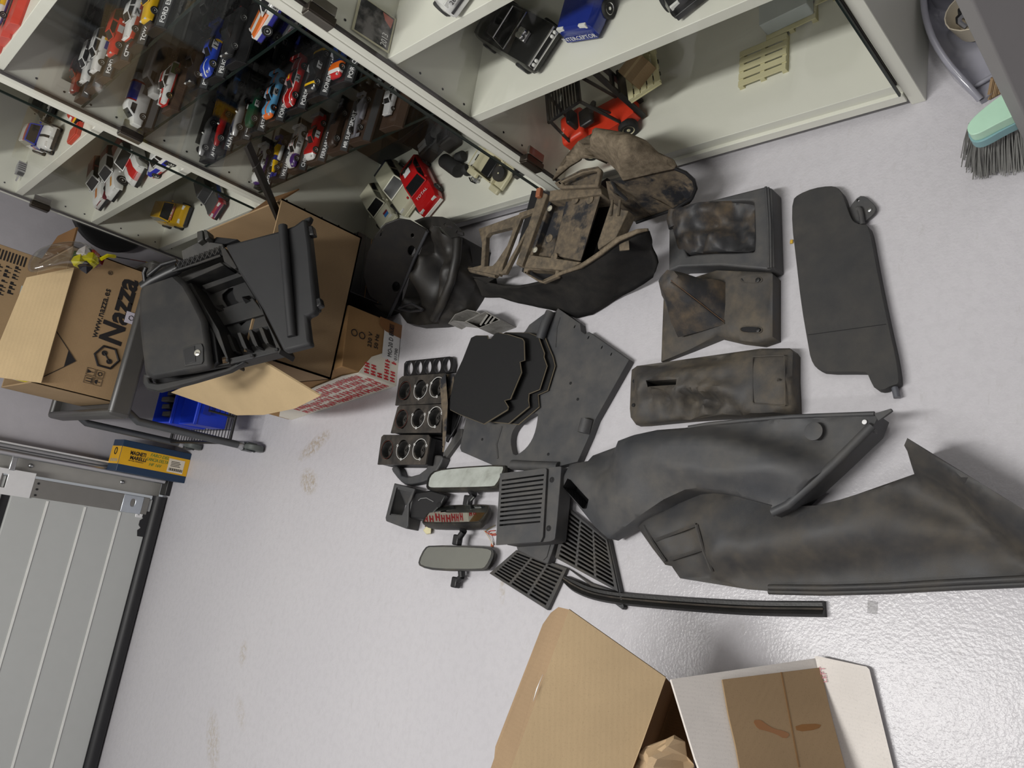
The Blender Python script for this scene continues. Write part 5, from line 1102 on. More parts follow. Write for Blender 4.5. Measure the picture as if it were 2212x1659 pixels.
def small_bits():
    q = P(850, 1020); t = thing('grab_handle', 'dark grey U-shaped grab handle beside the mirrors', 'handle', (q.x, q.y, 0))
    plate('handle', hz(.028), S_([(90, 208), (120, 190), (155, 186), (192, 292), (385, 240), (432, 105), (470, 90), (525, 92), (545, 120), (470, 250), (405, 312), (225, 350), (168, 310)]), GREYPL, t, t=.026, base=-.026, bev=.007, rnd=1, seg=3)
    plate('mounting_foot', hz(.016), S_([(470, 180), (560, 90), (568, 130), (490, 240)]), GREYPL, t, t=.016, base=-.016, bev=.003)
    q = P(860, 1110); t = thing('switch_housing', 'dark grey column switch housing with square window', 'housing', (q.x, q.y, 0))
    plate('face_plate', hz(.05), S_([(125, 330), (300, 378), (262, 480), (246, 505), (240, 690), (225, 720), (55, 655), (48, 628)]), GREYPL, t, holes=[S_([(140, 365), (280, 400), (190, 600), (80, 600)])], t=.006, base=-.006, bev=.002)
    w = S_([(125, 330), (300, 378), (225, 720), (50, 650)])
    lo = [P(*p, .002) for p in S_([(172, 500), (243, 525), (205, 580), (160, 552)])]; hi = [P(*p, .044) for p in S_([(130, 350), (290, 390), (180, 630), (60, 620)])]
    mk('socket', lo + hi, [(i, (i + 1) % 4, 4 + (i + 1) % 4, 4 + i) for i in range(4)], GREYPL, t, None, True, 0)
    plate('skirt', hz(.044), w, GREYPL, t, holes=[S_([(150, 380), (270, 410), (190, 600), (90, 590)])], t=.044, base=-.044, bev=.002)
    hexa('column_cover', [P(*p, 0) for p in S_([(200, 640), (395, 660), (545, 540), (600, 450), (440, 400), (290, 440)])], [P(*p, .04) for p in S_([(180, 620), (390, 640), (520, 520), (570, 430), (440, 390), (305, 412)])], BLACK, t, True, .004)
    tube('cover_seam', [P(*p, .0415) for p in S_([(330, 480), (350, 462), (400, 456), (460, 488)])], .0012, flat('light_seam', (.2, .2, .2), .5), t, 6)
    disc('cover_hole', *S_([(505, 515)])[0], .0403, .008, BLACKM, t, .0008)
    q = P(920, 1140); t = thing('wire_plug', 'cream electrical plug with brown tail beside the mirror', 'plug', (q.x, q.y, 0))
    hexa('plug_body', [P(*p, 0) for p in S_([(370, 735), (400, 770), (440, 765), (445, 720), (410, 695)])], [P(*p, .014) for p in S_([(370, 730), (398, 765), (436, 758), (440, 715), (410, 690)])], flat('nylon_cream', srgb(214, 206, 168), .4), t, True, .002)
    tube('plug_tail', [P(*p) for p in S_([(405, 700, .008), (400, 660, .01), (425, 630, .012), (420, 600, .015)])], .006, flat('brown_tape', srgb(92, 60, 26), .5), t, 8, smoothpath=1)
    t = thing('wiring', 'thin red and white wires trailing from under the mirror', 'wires', tuple(P(1060, 1160)))
    for i, (cc, L) in enumerate(((srgb(170, 60, 50), [(985, 735), (920, 740), (960, 780), (1000, 770)]), (srgb(200, 190, 170), [(890, 735), (930, 790), (965, 855)]), (srgb(190, 90, 60), [(900, 740), (940, 770), (990, 760)]), (srgb(150, 140, 110), [(985, 690), (950, 710), (905, 735)]), (srgb(206, 200, 196), [(995, 750), (930, 750), (955, 800), (968, 860)]))):
        tube('wire', [P(*p, .004 + .002 * (i % 3)) for p in S_(L)], .0012, flat('wire%d' % i, cc, .5), t, 6, smoothpath=2)
    box('wire_terminal', (-.004, -.003, 0), (.004, .003, .004), flat('copper', srgb(190, 100, 60), .4, .5), t, Matrix.Translation(P(*S_([(966, 860)])[0], .001)), 0, True)
small_bits()
kK = 460 / 2180
def K_(L): return zm(780, 660, kK, L)
def panels():
    ring = flat('white_dial_print', (.75, .75, .73), .5); rr = flat('red_wear_ring', srgb(90, 46, 36), .6); pk = dusty('control_panel_plastic', (.022, .021, .020), (.075, .062, .050), .55, .45, 20)
    specs = [('dark heater control panel with three dials next to grab handle', [(228, 1322), (690, 1322), (706, 1345), (655, 1628), (166, 1628), (205, 1345)], [(265, 1475), (430, 1470), (600, 1470)]),
             ('dark heater control panel with three dials, middle of three', [(390, 1022), (830, 1006), (838, 1022), (815, 1300), (300, 1306), (370, 1040)], [(415, 1160), (585, 1150), (755, 1140)]),
             ('dark heater control panel with three dials next to five-hole bezel', [(420, 722), (855, 690), (862, 705), (826, 998), (346, 1022), (388, 750)], [(445, 870), (610, 855), (775, 835)])]
    for si, (lab, o, dl) in enumerate(specs):
        z = .060; q = P(*K_([o[0]])[0]); t = thing('heater_panel', lab, 'control panel', (q.x, q.y, 0), 0, 'heater control panels')
        hs = [K_([(x + 58 * math.cos(a), y + 98 * math.sin(a)) for a in [i * PI / 10 for i in range(20)]]) for x, y in dl]
        plate('face', hz(z), K_(o), pk, t, holes=hs, t=.006, base=-.006, bev=.0012)
        c = [P(*p, z) for p in K_(o)]
        cen = sum(c, Vector()) / len(c)
        sh = [cen + (p - cen) * .96 for p in c]
        hexa('rear_body', [Vector((p.x, p.y, 0)) for p in sh], [Vector((p.x, p.y, .036)) for p in sh], BLACK, t, True, .002)
        mk('side_wall', [Vector((p.x, p.y, .0)) for p in sh] + [Vector((p.x, p.y, z - .006)) for p in sh], [(i, (i + 1) % len(sh), len(sh) + (i + 1) % len(sh), len(sh) + i) for i in range(len(sh))], BLACK, t, None, True, 0)
        for di, (x, y) in enumerate(dl):
            q = P(*K_([(x, y)])[0], z); r = .0225
            lathe('dial_well', [(r, -.022), (r, -.001), (r + .0012, .0), (r + .0006, .0004), (r - .001, -.002), (r - .0015, -.021), (.009, -.021), (.009, -.014), (.006, -.013), (.006, -.010), (.0035, -.010), (.003, -.016), (.001, -.016)], dusty('dial_well', (.010, .010, .010), (.05, .045, .04), .5), t, Matrix.Translation(q), 28, True)
            lathe('dial_hole', [(.0025, 0), (.0025, .0006)], BLACKM, t, Matrix.Translation(q + Vector((0, .011, -.0205))), 8, True)
            R2 = .0285
            if di == 0:
                tube('worn_ring', [q + Vector((R2 * .93 * math.cos(a), R2 * .93 * math.sin(a), .0004)) for a in [i * PI / 12 for i in range(24)]], .0006, rr, t, 5, closed=True)
            else:
                rg = [(-.35, PI + .35)] if di == 1 else [(.5, PI * 1.65)]
                for a0, a1 in rg:
                    off = PI / 2 if di == 1 else PI * .45
                    m = 18; pts = [q + Vector((R2 * math.cos(off + a0 + (a1 - a0) * i / m + (PI if di == 2 else 0)), R2 * math.sin(off + a0 + (a1 - a0) * i / m + (PI if di == 2 else 0)), .0004)) for i in range(m + 1)]
                    tube('dial_scale', pts, .0007, ring, t, 5)
                    for pp in (pts[0], pts[-1], pts[m // 2]):
                        tube('dial_symbol', [pp + Vector((.0032 * math.cos(b), .0032 * math.sin(b), .0004)) for b in [i * PI / 4 for i in range(8)]], .0007, ring, t, 5, closed=True)
    q = P(930, 780); t = thing('five_hole_bezel', 'black bezel with five round holes beside heater panels', 'bezel', (q.x, q.y, 0))
    o = K_([(440, 595), (462, 567), (905, 520), (935, 530), (945, 600), (930, 680), (860, 690), (435, 720)])
    hs = [K_([(x + 40 * math.cos(a), y + 74 * math.sin(a)) for a in [i * PI / 10 for i in range(20)]]) for x, y in ((490, 640), (585, 632), (680, 625), (777, 616), (875, 606))]
    plate('bezel', hz(.018), o, BLACK, t, holes=hs, t=.012, base=-.012, bev=.002, rnd=0, seg=2)
    plate('base_lip', hz(.006), K_([(440, 610), (462, 575), (930, 535), (945, 600), (920, 690), (435, 722)]), BLACK, t, holes=hs, t=.006, base=-.006)
panels()
def wedges():
    q = P(960, 850); t = thing('plastic_wedge', 'thin tapering brown-grey trim wedge resting across heater panels', 'trim strip', (q.x, q.y, .06))
    mk('blade', [P(*p) for p in K_([(803, 765, .068), (865, 700, .075), (888, 1000, .070), (872, 1300, .066), (846, 1500, .064), (832, 1500, .064), (836, 1200, .066), (820, 960, .066)])] + [P(*p) for p in K_([(803, 765, .064), (865, 700, .062), (888, 1000, .062), (872, 1300, .062), (846, 1500, .0605), (832, 1500, .0605), (836, 1200, .062), (820, 960, .062)])],
       [tuple(range(8)), tuple(range(15, 7, -1))] + [(i, (i + 1) % 8, 8 + (i + 1) % 8, 8 + i) for i in range(8)], MUD, t, None, True, 30)
    hexa('mounting_block', [P(*p, 0) for p in K_([(885, 720), (960, 720), (960, 880), (900, 960)])], [P(*p, .055) for p in K_([(870, 700), (955, 700), (950, 870), (890, 960)])], MUD, t, True, .003)
    tube('fixing_pin', [P(*p) for p in K_([(842, 1445, .062), (822, 1450, .066)])], .003, BLACK, t, 6)
    q = P(980, 930); t = thing('bracket', 'flat dark bracket strip running down beside the wedge', 'bracket', (q.x, q.y, 0))
    plate('strip', hz(.02), K_([(880, 1040), (1000, 1100), (925, 1335), (905, 1350), (880, 1400), (865, 1390), (885, 1250)]), BLACK, t, t=.006, base=-.006, bev=.001)
    plate('tongue', hz(.014), K_([(1000, 1260), (1040, 1265), (1030, 1340), (870, 1560), (835, 1520)]), GREYPL, t, t=.014, base=-.014, bev=.002)
    tube('rod', [P(*p, .022) for p in K_([(1030, 1110), (985, 1230), (925, 1330)])], .003, BLACK, t, 8)
wedges()
kQ = 440 / 1921
def Q_(L): return zm(960, 640, kQ, L)
def knee():
    q = P(1180, 880); t = thing('knee_panel', 'flat grey dashboard underpanel with large oval opening', 'trim panel', (q.x, q.y, 0))
    out = Q_([(1070, 112), (1190, 195), (1280, 258), (1288, 328), (1325, 357), (1362, 335), (1740, 600), (1420, 1165), (1362, 1320), (1255, 1560), (1090, 1600), (640, 1620), (500, 1612), (160, 1465), (145, 1430), (205, 1140), (300, 700), (760, 330), (800, 268), (960, 150), (1000, 145), (1045, 150)])
    hole = Q_([(655, 1510), (628, 1420), (625, 1330), (650, 1250), (720, 1170), (885, 1080), (872, 1200), (845, 1310), (800, 1395), (740, 1460)])
    slots = [Q_([(x - 9, y + 16), (x + 2, y + 14), (x + 13, y - 14), (x + 2, y - 16)]) for x, y in ((1225, 285), (1355, 387), (1482, 480), (1570, 545))]
    plate('panel', hz(.022), out, GREYPL, t, holes=[hole] + slots, t=.020, base=-.020, bev=.003, hrnd=1)
    for x, y in ((1190, 820), (1258, 972), (980, 1490), (357, 1350)): disc('screw_hole', *Q_([(x, y)])[0], .0221, .0035, BLACKM, t, .0008)
    tube('folded_clip', [P(*p, .03) for p in Q_([(1345, 1160), (1310, 1290)])], .014, GREYPL, t, 12)
    tube('raised_edge', [P(*p) for p in Q_([(1000, 150, .03), (950, 260, .036), (905, 400, .034)])], .012, GREYPL, t, 10)
    tube('edge_fold', [P(*p, .024) for p in Q_([(640, 1590), (800, 1600), (1080, 1610)])], .012, GREYPL, t, 10)
    tube('panel_crease', [P(*p, .0225) for p in Q_([(1090, 200), (1060, 300), (1050, 480)])], .0015, GREYPL, t, 6)
    tube('panel_crease', [P(*p, .0225) for p in Q_([(540, 1230), (490, 1400), (505, 1530)])], .003, GREYPL, t, 6)
    A = Q_([(300, 375), (410, 375), (415, 405), (445, 405), (490, 350), (520, 345), (560, 358), (600, 362), (740, 405), (755, 430), (760, 605), (715, 620), (730, 720), (625, 970), (570, 985), (605, 1045), (600, 1070), (380, 1205), (150, 1115), (60, 1070), (45, 1040), (110, 750), (180, 600), (260, 395)])
    B = Q_([(580, 345), (800, 350), (890, 385), (905, 430), (945, 540), (940, 575), (970, 660), (900, 880), (800, 920), (795, 985), (805, 1040), (610, 1200), (450, 1185), (300, 1100), (300, 600), (450, 420)])
    C = Q_([(640, 360), (890, 380), (950, 390), (985, 480), (1025, 575), (1045, 660), (975, 890), (885, 930), (895, 1045), (700, 1210), (600, 1195), (400, 1100), (420, 600)])
    for nm, o, z, lab in (('p', C, .026, 'black fibreboard cover plate, bottom of its stack of three'), ('p', B, .038, 'black fibreboard cover plate, middle of its stack of three'), ('p', A, .058, 'black fibreboard cover plate, topmost of its stack of three')):
        q = P(*o[0], z); t = thing('cover_plate', lab, 'plate', (q.x, q.y, z), 0, 'stacked black cover plates')
        plate('board', hz(z), o, PLATEM, t, t=.0035, bev=.0005)
        fr_ = [P(*p, z + .0018) for p in o]
        tube('cut_edge', fr_, .0018, flat('worn_board_edge', (.10, .082, .055), .9), t, 5, closed=True)
        box('spacer', (-.01, -.01, -.02 if z > .05 else -.008), (.01, .01, 0), BLACK, t, Matrix.Translation(sum(fr_, Vector()) / len(fr_) - Vector((0, 0, .0018))), 0, True)
knee()
def metal_bracket():
    q = P(1020, 720); t = thing('metal_bracket', 'dull grey folded metal ashtray brackets with streaked sides', 'bracket', (q.x, q.y, 0))
    am = dusty('oxidised_metal', (.30, .29, .27), (.05, .044, .036), .45, .4, 45, .3, 300, .25, spec=.5)
    for L, h, ins in (([(35, 258), (80, 232), (190, 243), (340, 160), (290, 140), (215, 125), (100, 170)], .052, .0), ([(195, 238), (390, 142), (525, 222), (325, 302)], .062, 0)):
        p = [P(*c, h) for c in Q_(L)]; V = []; F = []; n = len(p); cen = sum(p, Vector()) / n
        for z, k in ((0, 1.0), (h, 1.0), (h, .93), (.004, .93)): V += [Vector((cen.x + (a.x - cen.x) * k, cen.y + (a.y - cen.y) * k, z)) for a in p]
        for j in range(3):
            for i in range(n): F.append((j * n + i, j * n + (i + 1) % n, (j + 1) * n + (i + 1) % n, (j + 1) * n + i))
        F.append(tuple(range(3 * n, 4 * n)))
        mk('folded_wall', V, F, am, t, None, True, 25)
    for k in range(3): hexa('inner_plate', [P(*c, .006) for c in Q_([(330 + 45 * k, 270 - 10 * k), (350 + 45 * k, 280 - 10 * k), (420 + 38 * k, 175 + 8 * k), (400 + 38 * k, 165 + 8 * k)])], [P(*c, .068 - .004 * k) for c in Q_([(330 + 45 * k, 270 - 10 * k), (345 + 45 * k, 278 - 10 * k), (415 + 38 * k, 178 + 8 * k), (400 + 38 * k, 168 + 8 * k)])], am, t, True, .001)
metal_bracket()
# ---------------------------------------------------------------- instrument cowl
kH = 400 / 2212
def H_(L): return zm(760, 430, kH, L)
def cowl():
    q = P(940, 640); t = thing('instrument_cowl', 'black instrument cowl with hollow hood and drilled face plate', 'cowl', (q.x, q.y, 0))
    cb = dusty('cowl_plastic', (.012, .012, .0125), (.040, .034, .026), .45, .42, 12, .2, 900, .25)
    # face plate leaning back, seen from its outer side
    a = P(*H_([(430, 1400)])[0], .03); b = P(*H_([(905, 375)])[0], .16)
    ex = (b - a).normalized(); fr = Frame(a, ex, Vector((-.25, .75, .55)))
    if fr.n.dot(CAM - a) < 0: fr = Frame(a, -ex, Vector((-.25, .75, .55)))
    hol = lambda x, y, r: H_([(x + r * .72 * math.cos(i * PI / 7), y + r * math.sin(i * PI / 7)) for i in range(14)])
    plate('face_plate', fr, H_([(145, 830), (180, 650), (290, 420), (400, 300), (560, 238), (700, 260), (905, 375), (880, 430), (560, 1130), (440, 1410), (425, 1405), (270, 1270), (190, 1110), (140, 930)]), cb, t, holes=[hol(715, 620, 62), hol(530, 1050, 62), hol(725, 437, 24), H_([(335, 445), (350, 450), (372, 370), (358, 368)])], t=.005, base=-.005, bev=.002)
    plate('hole_darkener', fr, H_([(200, 830), (330, 480), (560, 300), (840, 440), (560, 1050), (420, 1300), (250, 1150)]), BLACKM, t, t=.003, base=-.024)  # added black sheet that makes the face plate's holes read as dark
    tube('plate_lip', [fr.W(*fr.px(*p), .003) for p in H_([(905, 375), (760, 680), (620, 1020), (440, 1405)])], .005, flat('worn_black_edge', (.045, .046, .05), .35), t, 8)
    L = H_([(905, 375, .15), (960, 312, .155), (1030, 330, .15), (1180, 465, .14), (1260, 445, .13), (1330, 460, .11), (1410, 560, .08), (1450, 800, .06), (1480, 1000, .05), (1450, 1150, .04), (1380, 1290, .035), (1240, 1370, .04), (1190, 1465, .035), (1050, 1488, .035), (800, 1508, .03), (660, 1480, .03), (560, 1350, .035), (620, 1180, .06), (700, 930, .1), (800, 680, .13)])
    pts = H_([(1000, 380, .10), (1060, 480, .06), (1000, 600, .035), (940, 700, .02), (880, 850, .015), (820, 1000, .015), (740, 1150, .02), (900, 1100, .02), (960, 960, .02), (1050, 800, .03), (1080, 640, .05), (1130, 800, .055), (1100, 960, .058), (1060, 1150, .06), (960, 1300, .05), (1200, 600, .12), (1240, 850, .115), (1200, 1000, .105), (1120, 1220, .085), (1020, 1400, .06), (1350, 700, .09), (1340, 1000, .075), (1280, 1250, .05), (700, 1330, .035), (800, 1400, .035)])
    relief('hood', L, pts, cb, t, .009, .0, pw=3.0)
    tube('hood_band', [P(*p) for p in H_([(1265, 470, .132), (1250, 700, .125), (1190, 980, .112), (1080, 1250, .088), (980, 1430, .06)])], .013, cb, t, 10)
    # mounting ear reaching back over the cabinet foot
    plate('mounting_ear', hz(.15), H_([(740, 258), (860, 215), (960, 205), (1080, 210), (1150, 235), (1200, 270), (1330, 395), (1330, 430), (1180, 462), (1060, 330), (970, 310), (905, 365)]), cb, t, holes=[H_([(1095, 290), (1115, 285), (1205, 325), (1200, 345), (1180, 350), (1100, 310)]), H_([(1250, 370), (1320, 400), (1325, 425), (1300, 425), (1240, 400)])], t=.005, base=-.005, bev=.001)
    plate('side_plate', hz(.12), H_([(1060, 390), (1250, 440), (1200, 560), (1100, 560)]), cb, t, t=.004, bev=.001)
    for L2 in ([(570, 1300, .05), (720, 1250, .07), (850, 1320, .06)], [(560, 1310, .045), (700, 1345, .05), (840, 1330, .055)]):
        tube('inner_strut', [P(*p) for p in H_(L2)], .004, flat('worn_black_edge', (.045, .046, .05), .35), t, 6)
    box('support_foot', (-.06, -.05, 0), (.06, .05, .03), cb, t, Matrix.Translation(P(*H_([(900, 900)])[0], 0)), .004, True)
cowl()
# ---------------------------------------------------------------- centre console with torn carpet
kN = 560 / 2212
def N_(L): return zm(980, 270, kN, L)
def ruled(name, A, B, mat, par, rows=8, amp=.004, th=.006):
    m = len(A); V = []; F = []
    def pick(L, s):
        x = s * (len(L) - 1); i = min(int(x), len(L) - 2); return L[i].lerp(L[i + 1], x - i)
    nc = 36
    for r in range(rows + 1):
        for c in range(nc + 1):
            a = pick(A, c / nc); b = pick(B, c / nc); p = a.lerp(b, r / rows)
            k = math.sin(PI * r / rows) if True else 1
            p = p + Vector((noise.noise(p * 28), noise.noise(p * 28 + Vector((5, 1, 2))), noise.noise(p * 22 + Vector((9, 9, 9))))) * amp * (.3 + k)
            V.append(p)
    for r in range(rows):
        for c in range(nc): F.append((r * (nc + 1) + c, r * (nc + 1) + c + 1, (r + 1) * (nc + 1) + c + 1, (r + 1) * (nc + 1) + c))
    o = mk(name, V, F, mat, par, None, True, 180, recalc=False)
    s = o.modifiers.new('s', 'SOLIDIFY'); s.thickness = th; s.offset = 0
    return o
def console():
    q = P(1230, 560); t = thing('centre_console', 'mud-caked centre console frame with torn carpet sides', 'console', (q.x, q.y, 0))
    pp = lambda L: [P(*p) for p in N_(L)]
    # dark carpet apron towards the room
    ruled('dark_carpet_side', pp([(95, 1290, .05), (300, 1340, .06), (400, 1370, .075), (560, 1380, .09), (760, 1335, .12), (900, 1270, .14), (1080, 1200, .16), (1250, 1090, .18), (1400, 970, .20), (1560, 905, .20), (1660, 890, .18), (1668, 930, .16)]),
          pp([(110, 1370, .004), (170, 1450, .004), (250, 1466, .004), (390, 1462, .004), (500, 1500, .004), (700, 1545, .004), (870, 1580, .004), (1060, 1640, .004), (1190, 1610, .004), (1390, 1480, .004), (1700, 1305, .03), (1745, 1180, .08)]), CARPD, t, 10, .005)
    ruled('carpet_edge', pp([(750, 1330, .122), (900, 1262, .142), (1080, 1192, .162), (1250, 1080, .182), (1400, 960, .202), (1560, 895, .202), (1655, 885, .185)]), pp([(760, 1345, .121), (905, 1285, .141), (1085, 1222, .161), (1260, 1112, .181), (1410, 995, .201), (1570, 925, .2), (1660, 905, .182)]), CARPT, t, 2, .001, .007)
    # tan carpet wing folded back against the cabinet
    L = N_([(840, 470, .17), (900, 350, .19), (960, 260, .21), (1060, 140, .235), (1200, 60, .25), (1330, 40, .255), (1500, 70, .25), (1640, 130, .235), (1740, 230, .21), (1870, 290, .18), (1895, 340, .17), (1880, 370, .165), (1700, 410, .185), (1440, 470, .205), (1400, 400, .21), (1320, 320, .205), (1210, 275, .20), (1080, 300, .195), (980, 350, .18)])
    relief('tan_carpet_wing', L, N_([(1100, 200, .245), (1300, 150, .27), (1500, 200, .27), (1650, 280, .25), (1400, 300, .245), (1200, 180, .26), (1550, 350, .235), (1800, 330, .19), (950, 350, .195)]), CARPT, t, .011, .006, 40, skirt=False, th=.006, pw=3, sm=180, holes=[N_([(975, 350, .188), (1000, 310, .2), (1050, 265, .212), (1080, 268, .212), (1060, 300, .2), (1010, 340, .19)])])
    # rubber-backed heel pad
    relief('heel_pad', N_([(1300, 480, .19), (1440, 470, .20), (1700, 412, .18), (1885, 368, .16), (1980, 410, .14), (2045, 470, .12), (2065, 540, .10), (2030, 620, .08), (1880, 715, .06), (1700, 790, .05), (1560, 828, .05), (1470, 790, .07), (1430, 740, .09), (1330, 640, .14)]), N_([(1500, 560, .16), (1700, 560, .12), (1850, 520, .12), (1950, 550, .095), (1600, 700, .09), (1400, 600, .16)]), MUD, t, .012, .003, 40, skirt=False, th=.005, pw=3)
    tube('pad_edge', [P(*p) for p in N_([(1885, 368, .163), (1980, 408, .143), (2048, 470, .122), (2068, 540, .102), (2032, 625, .082), (1882, 720, .062), (1560, 832, .052)])], .004, BLACK, t, 8)
    tube('pad_tear', [P(*p) for p in N_([(1350, 480, .19), (1390, 560, .175), (1480, 640, .155)])], .004, BLACKM, t, 6)
    # moulded frame
    zc = .145
    plate('tray_floor', hz(zc - .02), N_([(800, 640), (1262, 590), (1075, 1175), (630, 1125)]), MUD, t, t=.004, base=-.004)
    hexa('ramp_panel', [P(*p) for p in N_([(1240, 590, zc - .018), (1080, 1170, zc - .018), (840, 1120, zc - .018), (990, 620, zc - .018)])], [P(*p) for p in N_([(1262, 580, zc + .004), (1085, 1160, zc + .004), (850, 1110, zc - .002), (960, 640, zc - .002)])], MUD, t, True, .002)
    pl = lambda nm, L, z, th, mat=MUDL, bev=.002: plate(nm, hz(z), N_(L), mat, t, t=th, base=-th, bev=bev)
    pl('end_wall', [(820, 560), (1250, 500), (1262, 590), (810, 650)], zc + .012, .06)
    pl('end_wall', [(640, 1105), (960, 1150), (1085, 1170), (960, 1240), (600, 1215)], zc + .006, .06)
    pl('cross_rail', [(720, 600), (770, 575), (800, 590), (580, 1205), (530, 1190)], zc + .012, .02)
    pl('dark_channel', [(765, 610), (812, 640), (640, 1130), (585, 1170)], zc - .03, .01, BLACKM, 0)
    pl('inner_lip', [(800, 640), (830, 650), (670, 1110), (630, 1125)], zc + .0, .03, MUD)
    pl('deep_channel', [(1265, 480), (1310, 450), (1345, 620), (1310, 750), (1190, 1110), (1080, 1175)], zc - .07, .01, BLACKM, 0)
    pl('side_rail', [(1345, 650), (1440, 720), (1490, 730), (1380, 960), (1230, 1060), (1225, 1010)], zc + .012, .03)
    for x in (1355, 1420): tube('rail_rib', [P(*p, zc + .014) for p in N_([(x, 640), (x - 15, 775)])], .003, MUDL, t, 6)
    # side pocket openings
    for L2, z in (([(870, 500), (1100, 385), (1240, 360), (1255, 380), (1225, 525), (900, 540)], zc + .035), ([(600, 1210), (900, 1225), (890, 1290), (760, 1345), (720, 1335), (590, 1255)], zc + .0)):
        c = [sum(p[i] for p in L2) / len(L2) for i in (0, 1)]
        inn = [(c[0] + (p[0] - c[0]) * .78, c[1] + (p[1] - c[1]) * .70) for p in L2]
        plate('pocket_frame', hz(z), N_(L2), MUDL, t, holes=[N_(inn)], t=.012, base=-.012, bev=.003)
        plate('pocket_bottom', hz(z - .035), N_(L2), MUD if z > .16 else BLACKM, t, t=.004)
    for p in N_([(823, 713), (698, 1066)]):
        q2 = P(*p, zc); lathe('clip_nut', [(.0075, 0), (.0075, .002), (.004, .003), (.003, .001), (.001, .001)], flat('bright_zinc', (.75, .73, .62), .3, .7), t, Matrix.Translation(q2), 12, True)
    for x, y in ((1040, 640), (1165, 640), (820, 970), (860, 1130)): disc('moulding_boss', *N_([(x, y)])[0], zc + .004, .010, MUDL, t, .002, 18)
    # lower bracket frames at the foot end
    pl2 = lambda nm, L, holes, z, th: plate(nm, hz(z), N_(L), MUDL, t, holes=[N_(h) for h in holes], t=th, base=-th, bev=.002)
    pl2('switch_frame', [(560, 745), (700, 700), (720, 720), (440, 1265), (385, 1270), (380, 1230)], [[(575, 790), (680, 745), (690, 760), (430, 1225), (410, 1245), (420, 1190)]], .11, .012)
    pl2('foot_frame', [(210, 885), (560, 760), (545, 830), (380, 1280), (110, 1225), (230, 1195), (240, 1010)], [[(275, 950), (300, 920), (500, 870), (500, 960), (360, 1170), (330, 1200), (260, 1205), (270, 1060)]], .085, .016)
    tube('frame_bar', [P(*p, .07) for p in N_([(105, 1225), (230, 1255), (370, 1285)])], .008, MUDL, t, 8)
    hexa('torn_skirt', [P(*p, .0) for p in N_([(110, 1350), (180, 1450), (370, 1450), (380, 1400)])], [P(*p, .062) for p in N_([(95, 1290), (200, 1300), (280, 1350), (365, 1300)])], CARPD, t, True, .003)
    box('orange_clip', (-.012, -.007, 0), (.012, .007, .012), flat('rust_clip', srgb(150, 92, 62), .6), t, Matrix.Translation(P(*N_([(745, 590)])[0], zc + .012)), .002, True)
    hexa('felt_tab', [P(*p, .178) for p in N_([(1410, 990), (1495, 980), (1500, 1070), (1415, 1078)])], [P(*p, .186) for p in N_([(1410, 985), (1495, 975), (1500, 1065), (1415, 1072)])], MUDL, t, True, .001)
    hexa('carpet_slit', [P(*p) for p in N_([(1110, 1412, .052), (1130, 1405, .052), (1195, 1468, .030), (1180, 1475, .030)])], [P(*p) for p in N_([(1108, 1408, .064), (1128, 1400, .064), (1195, 1464, .042), (1180, 1472, .042)])], BLACKM, t, True, 0)
    # hidden core standing on the floor
    cs = [P(*p, 0) for p in N_([(880, 700), (1350, 740), (1250, 1120), (760, 1180)])]
    hexa('inner_core', cs, [Vector((p.x, p.y, .10)) for p in cs], BLACKM, t, True, 0)
console()
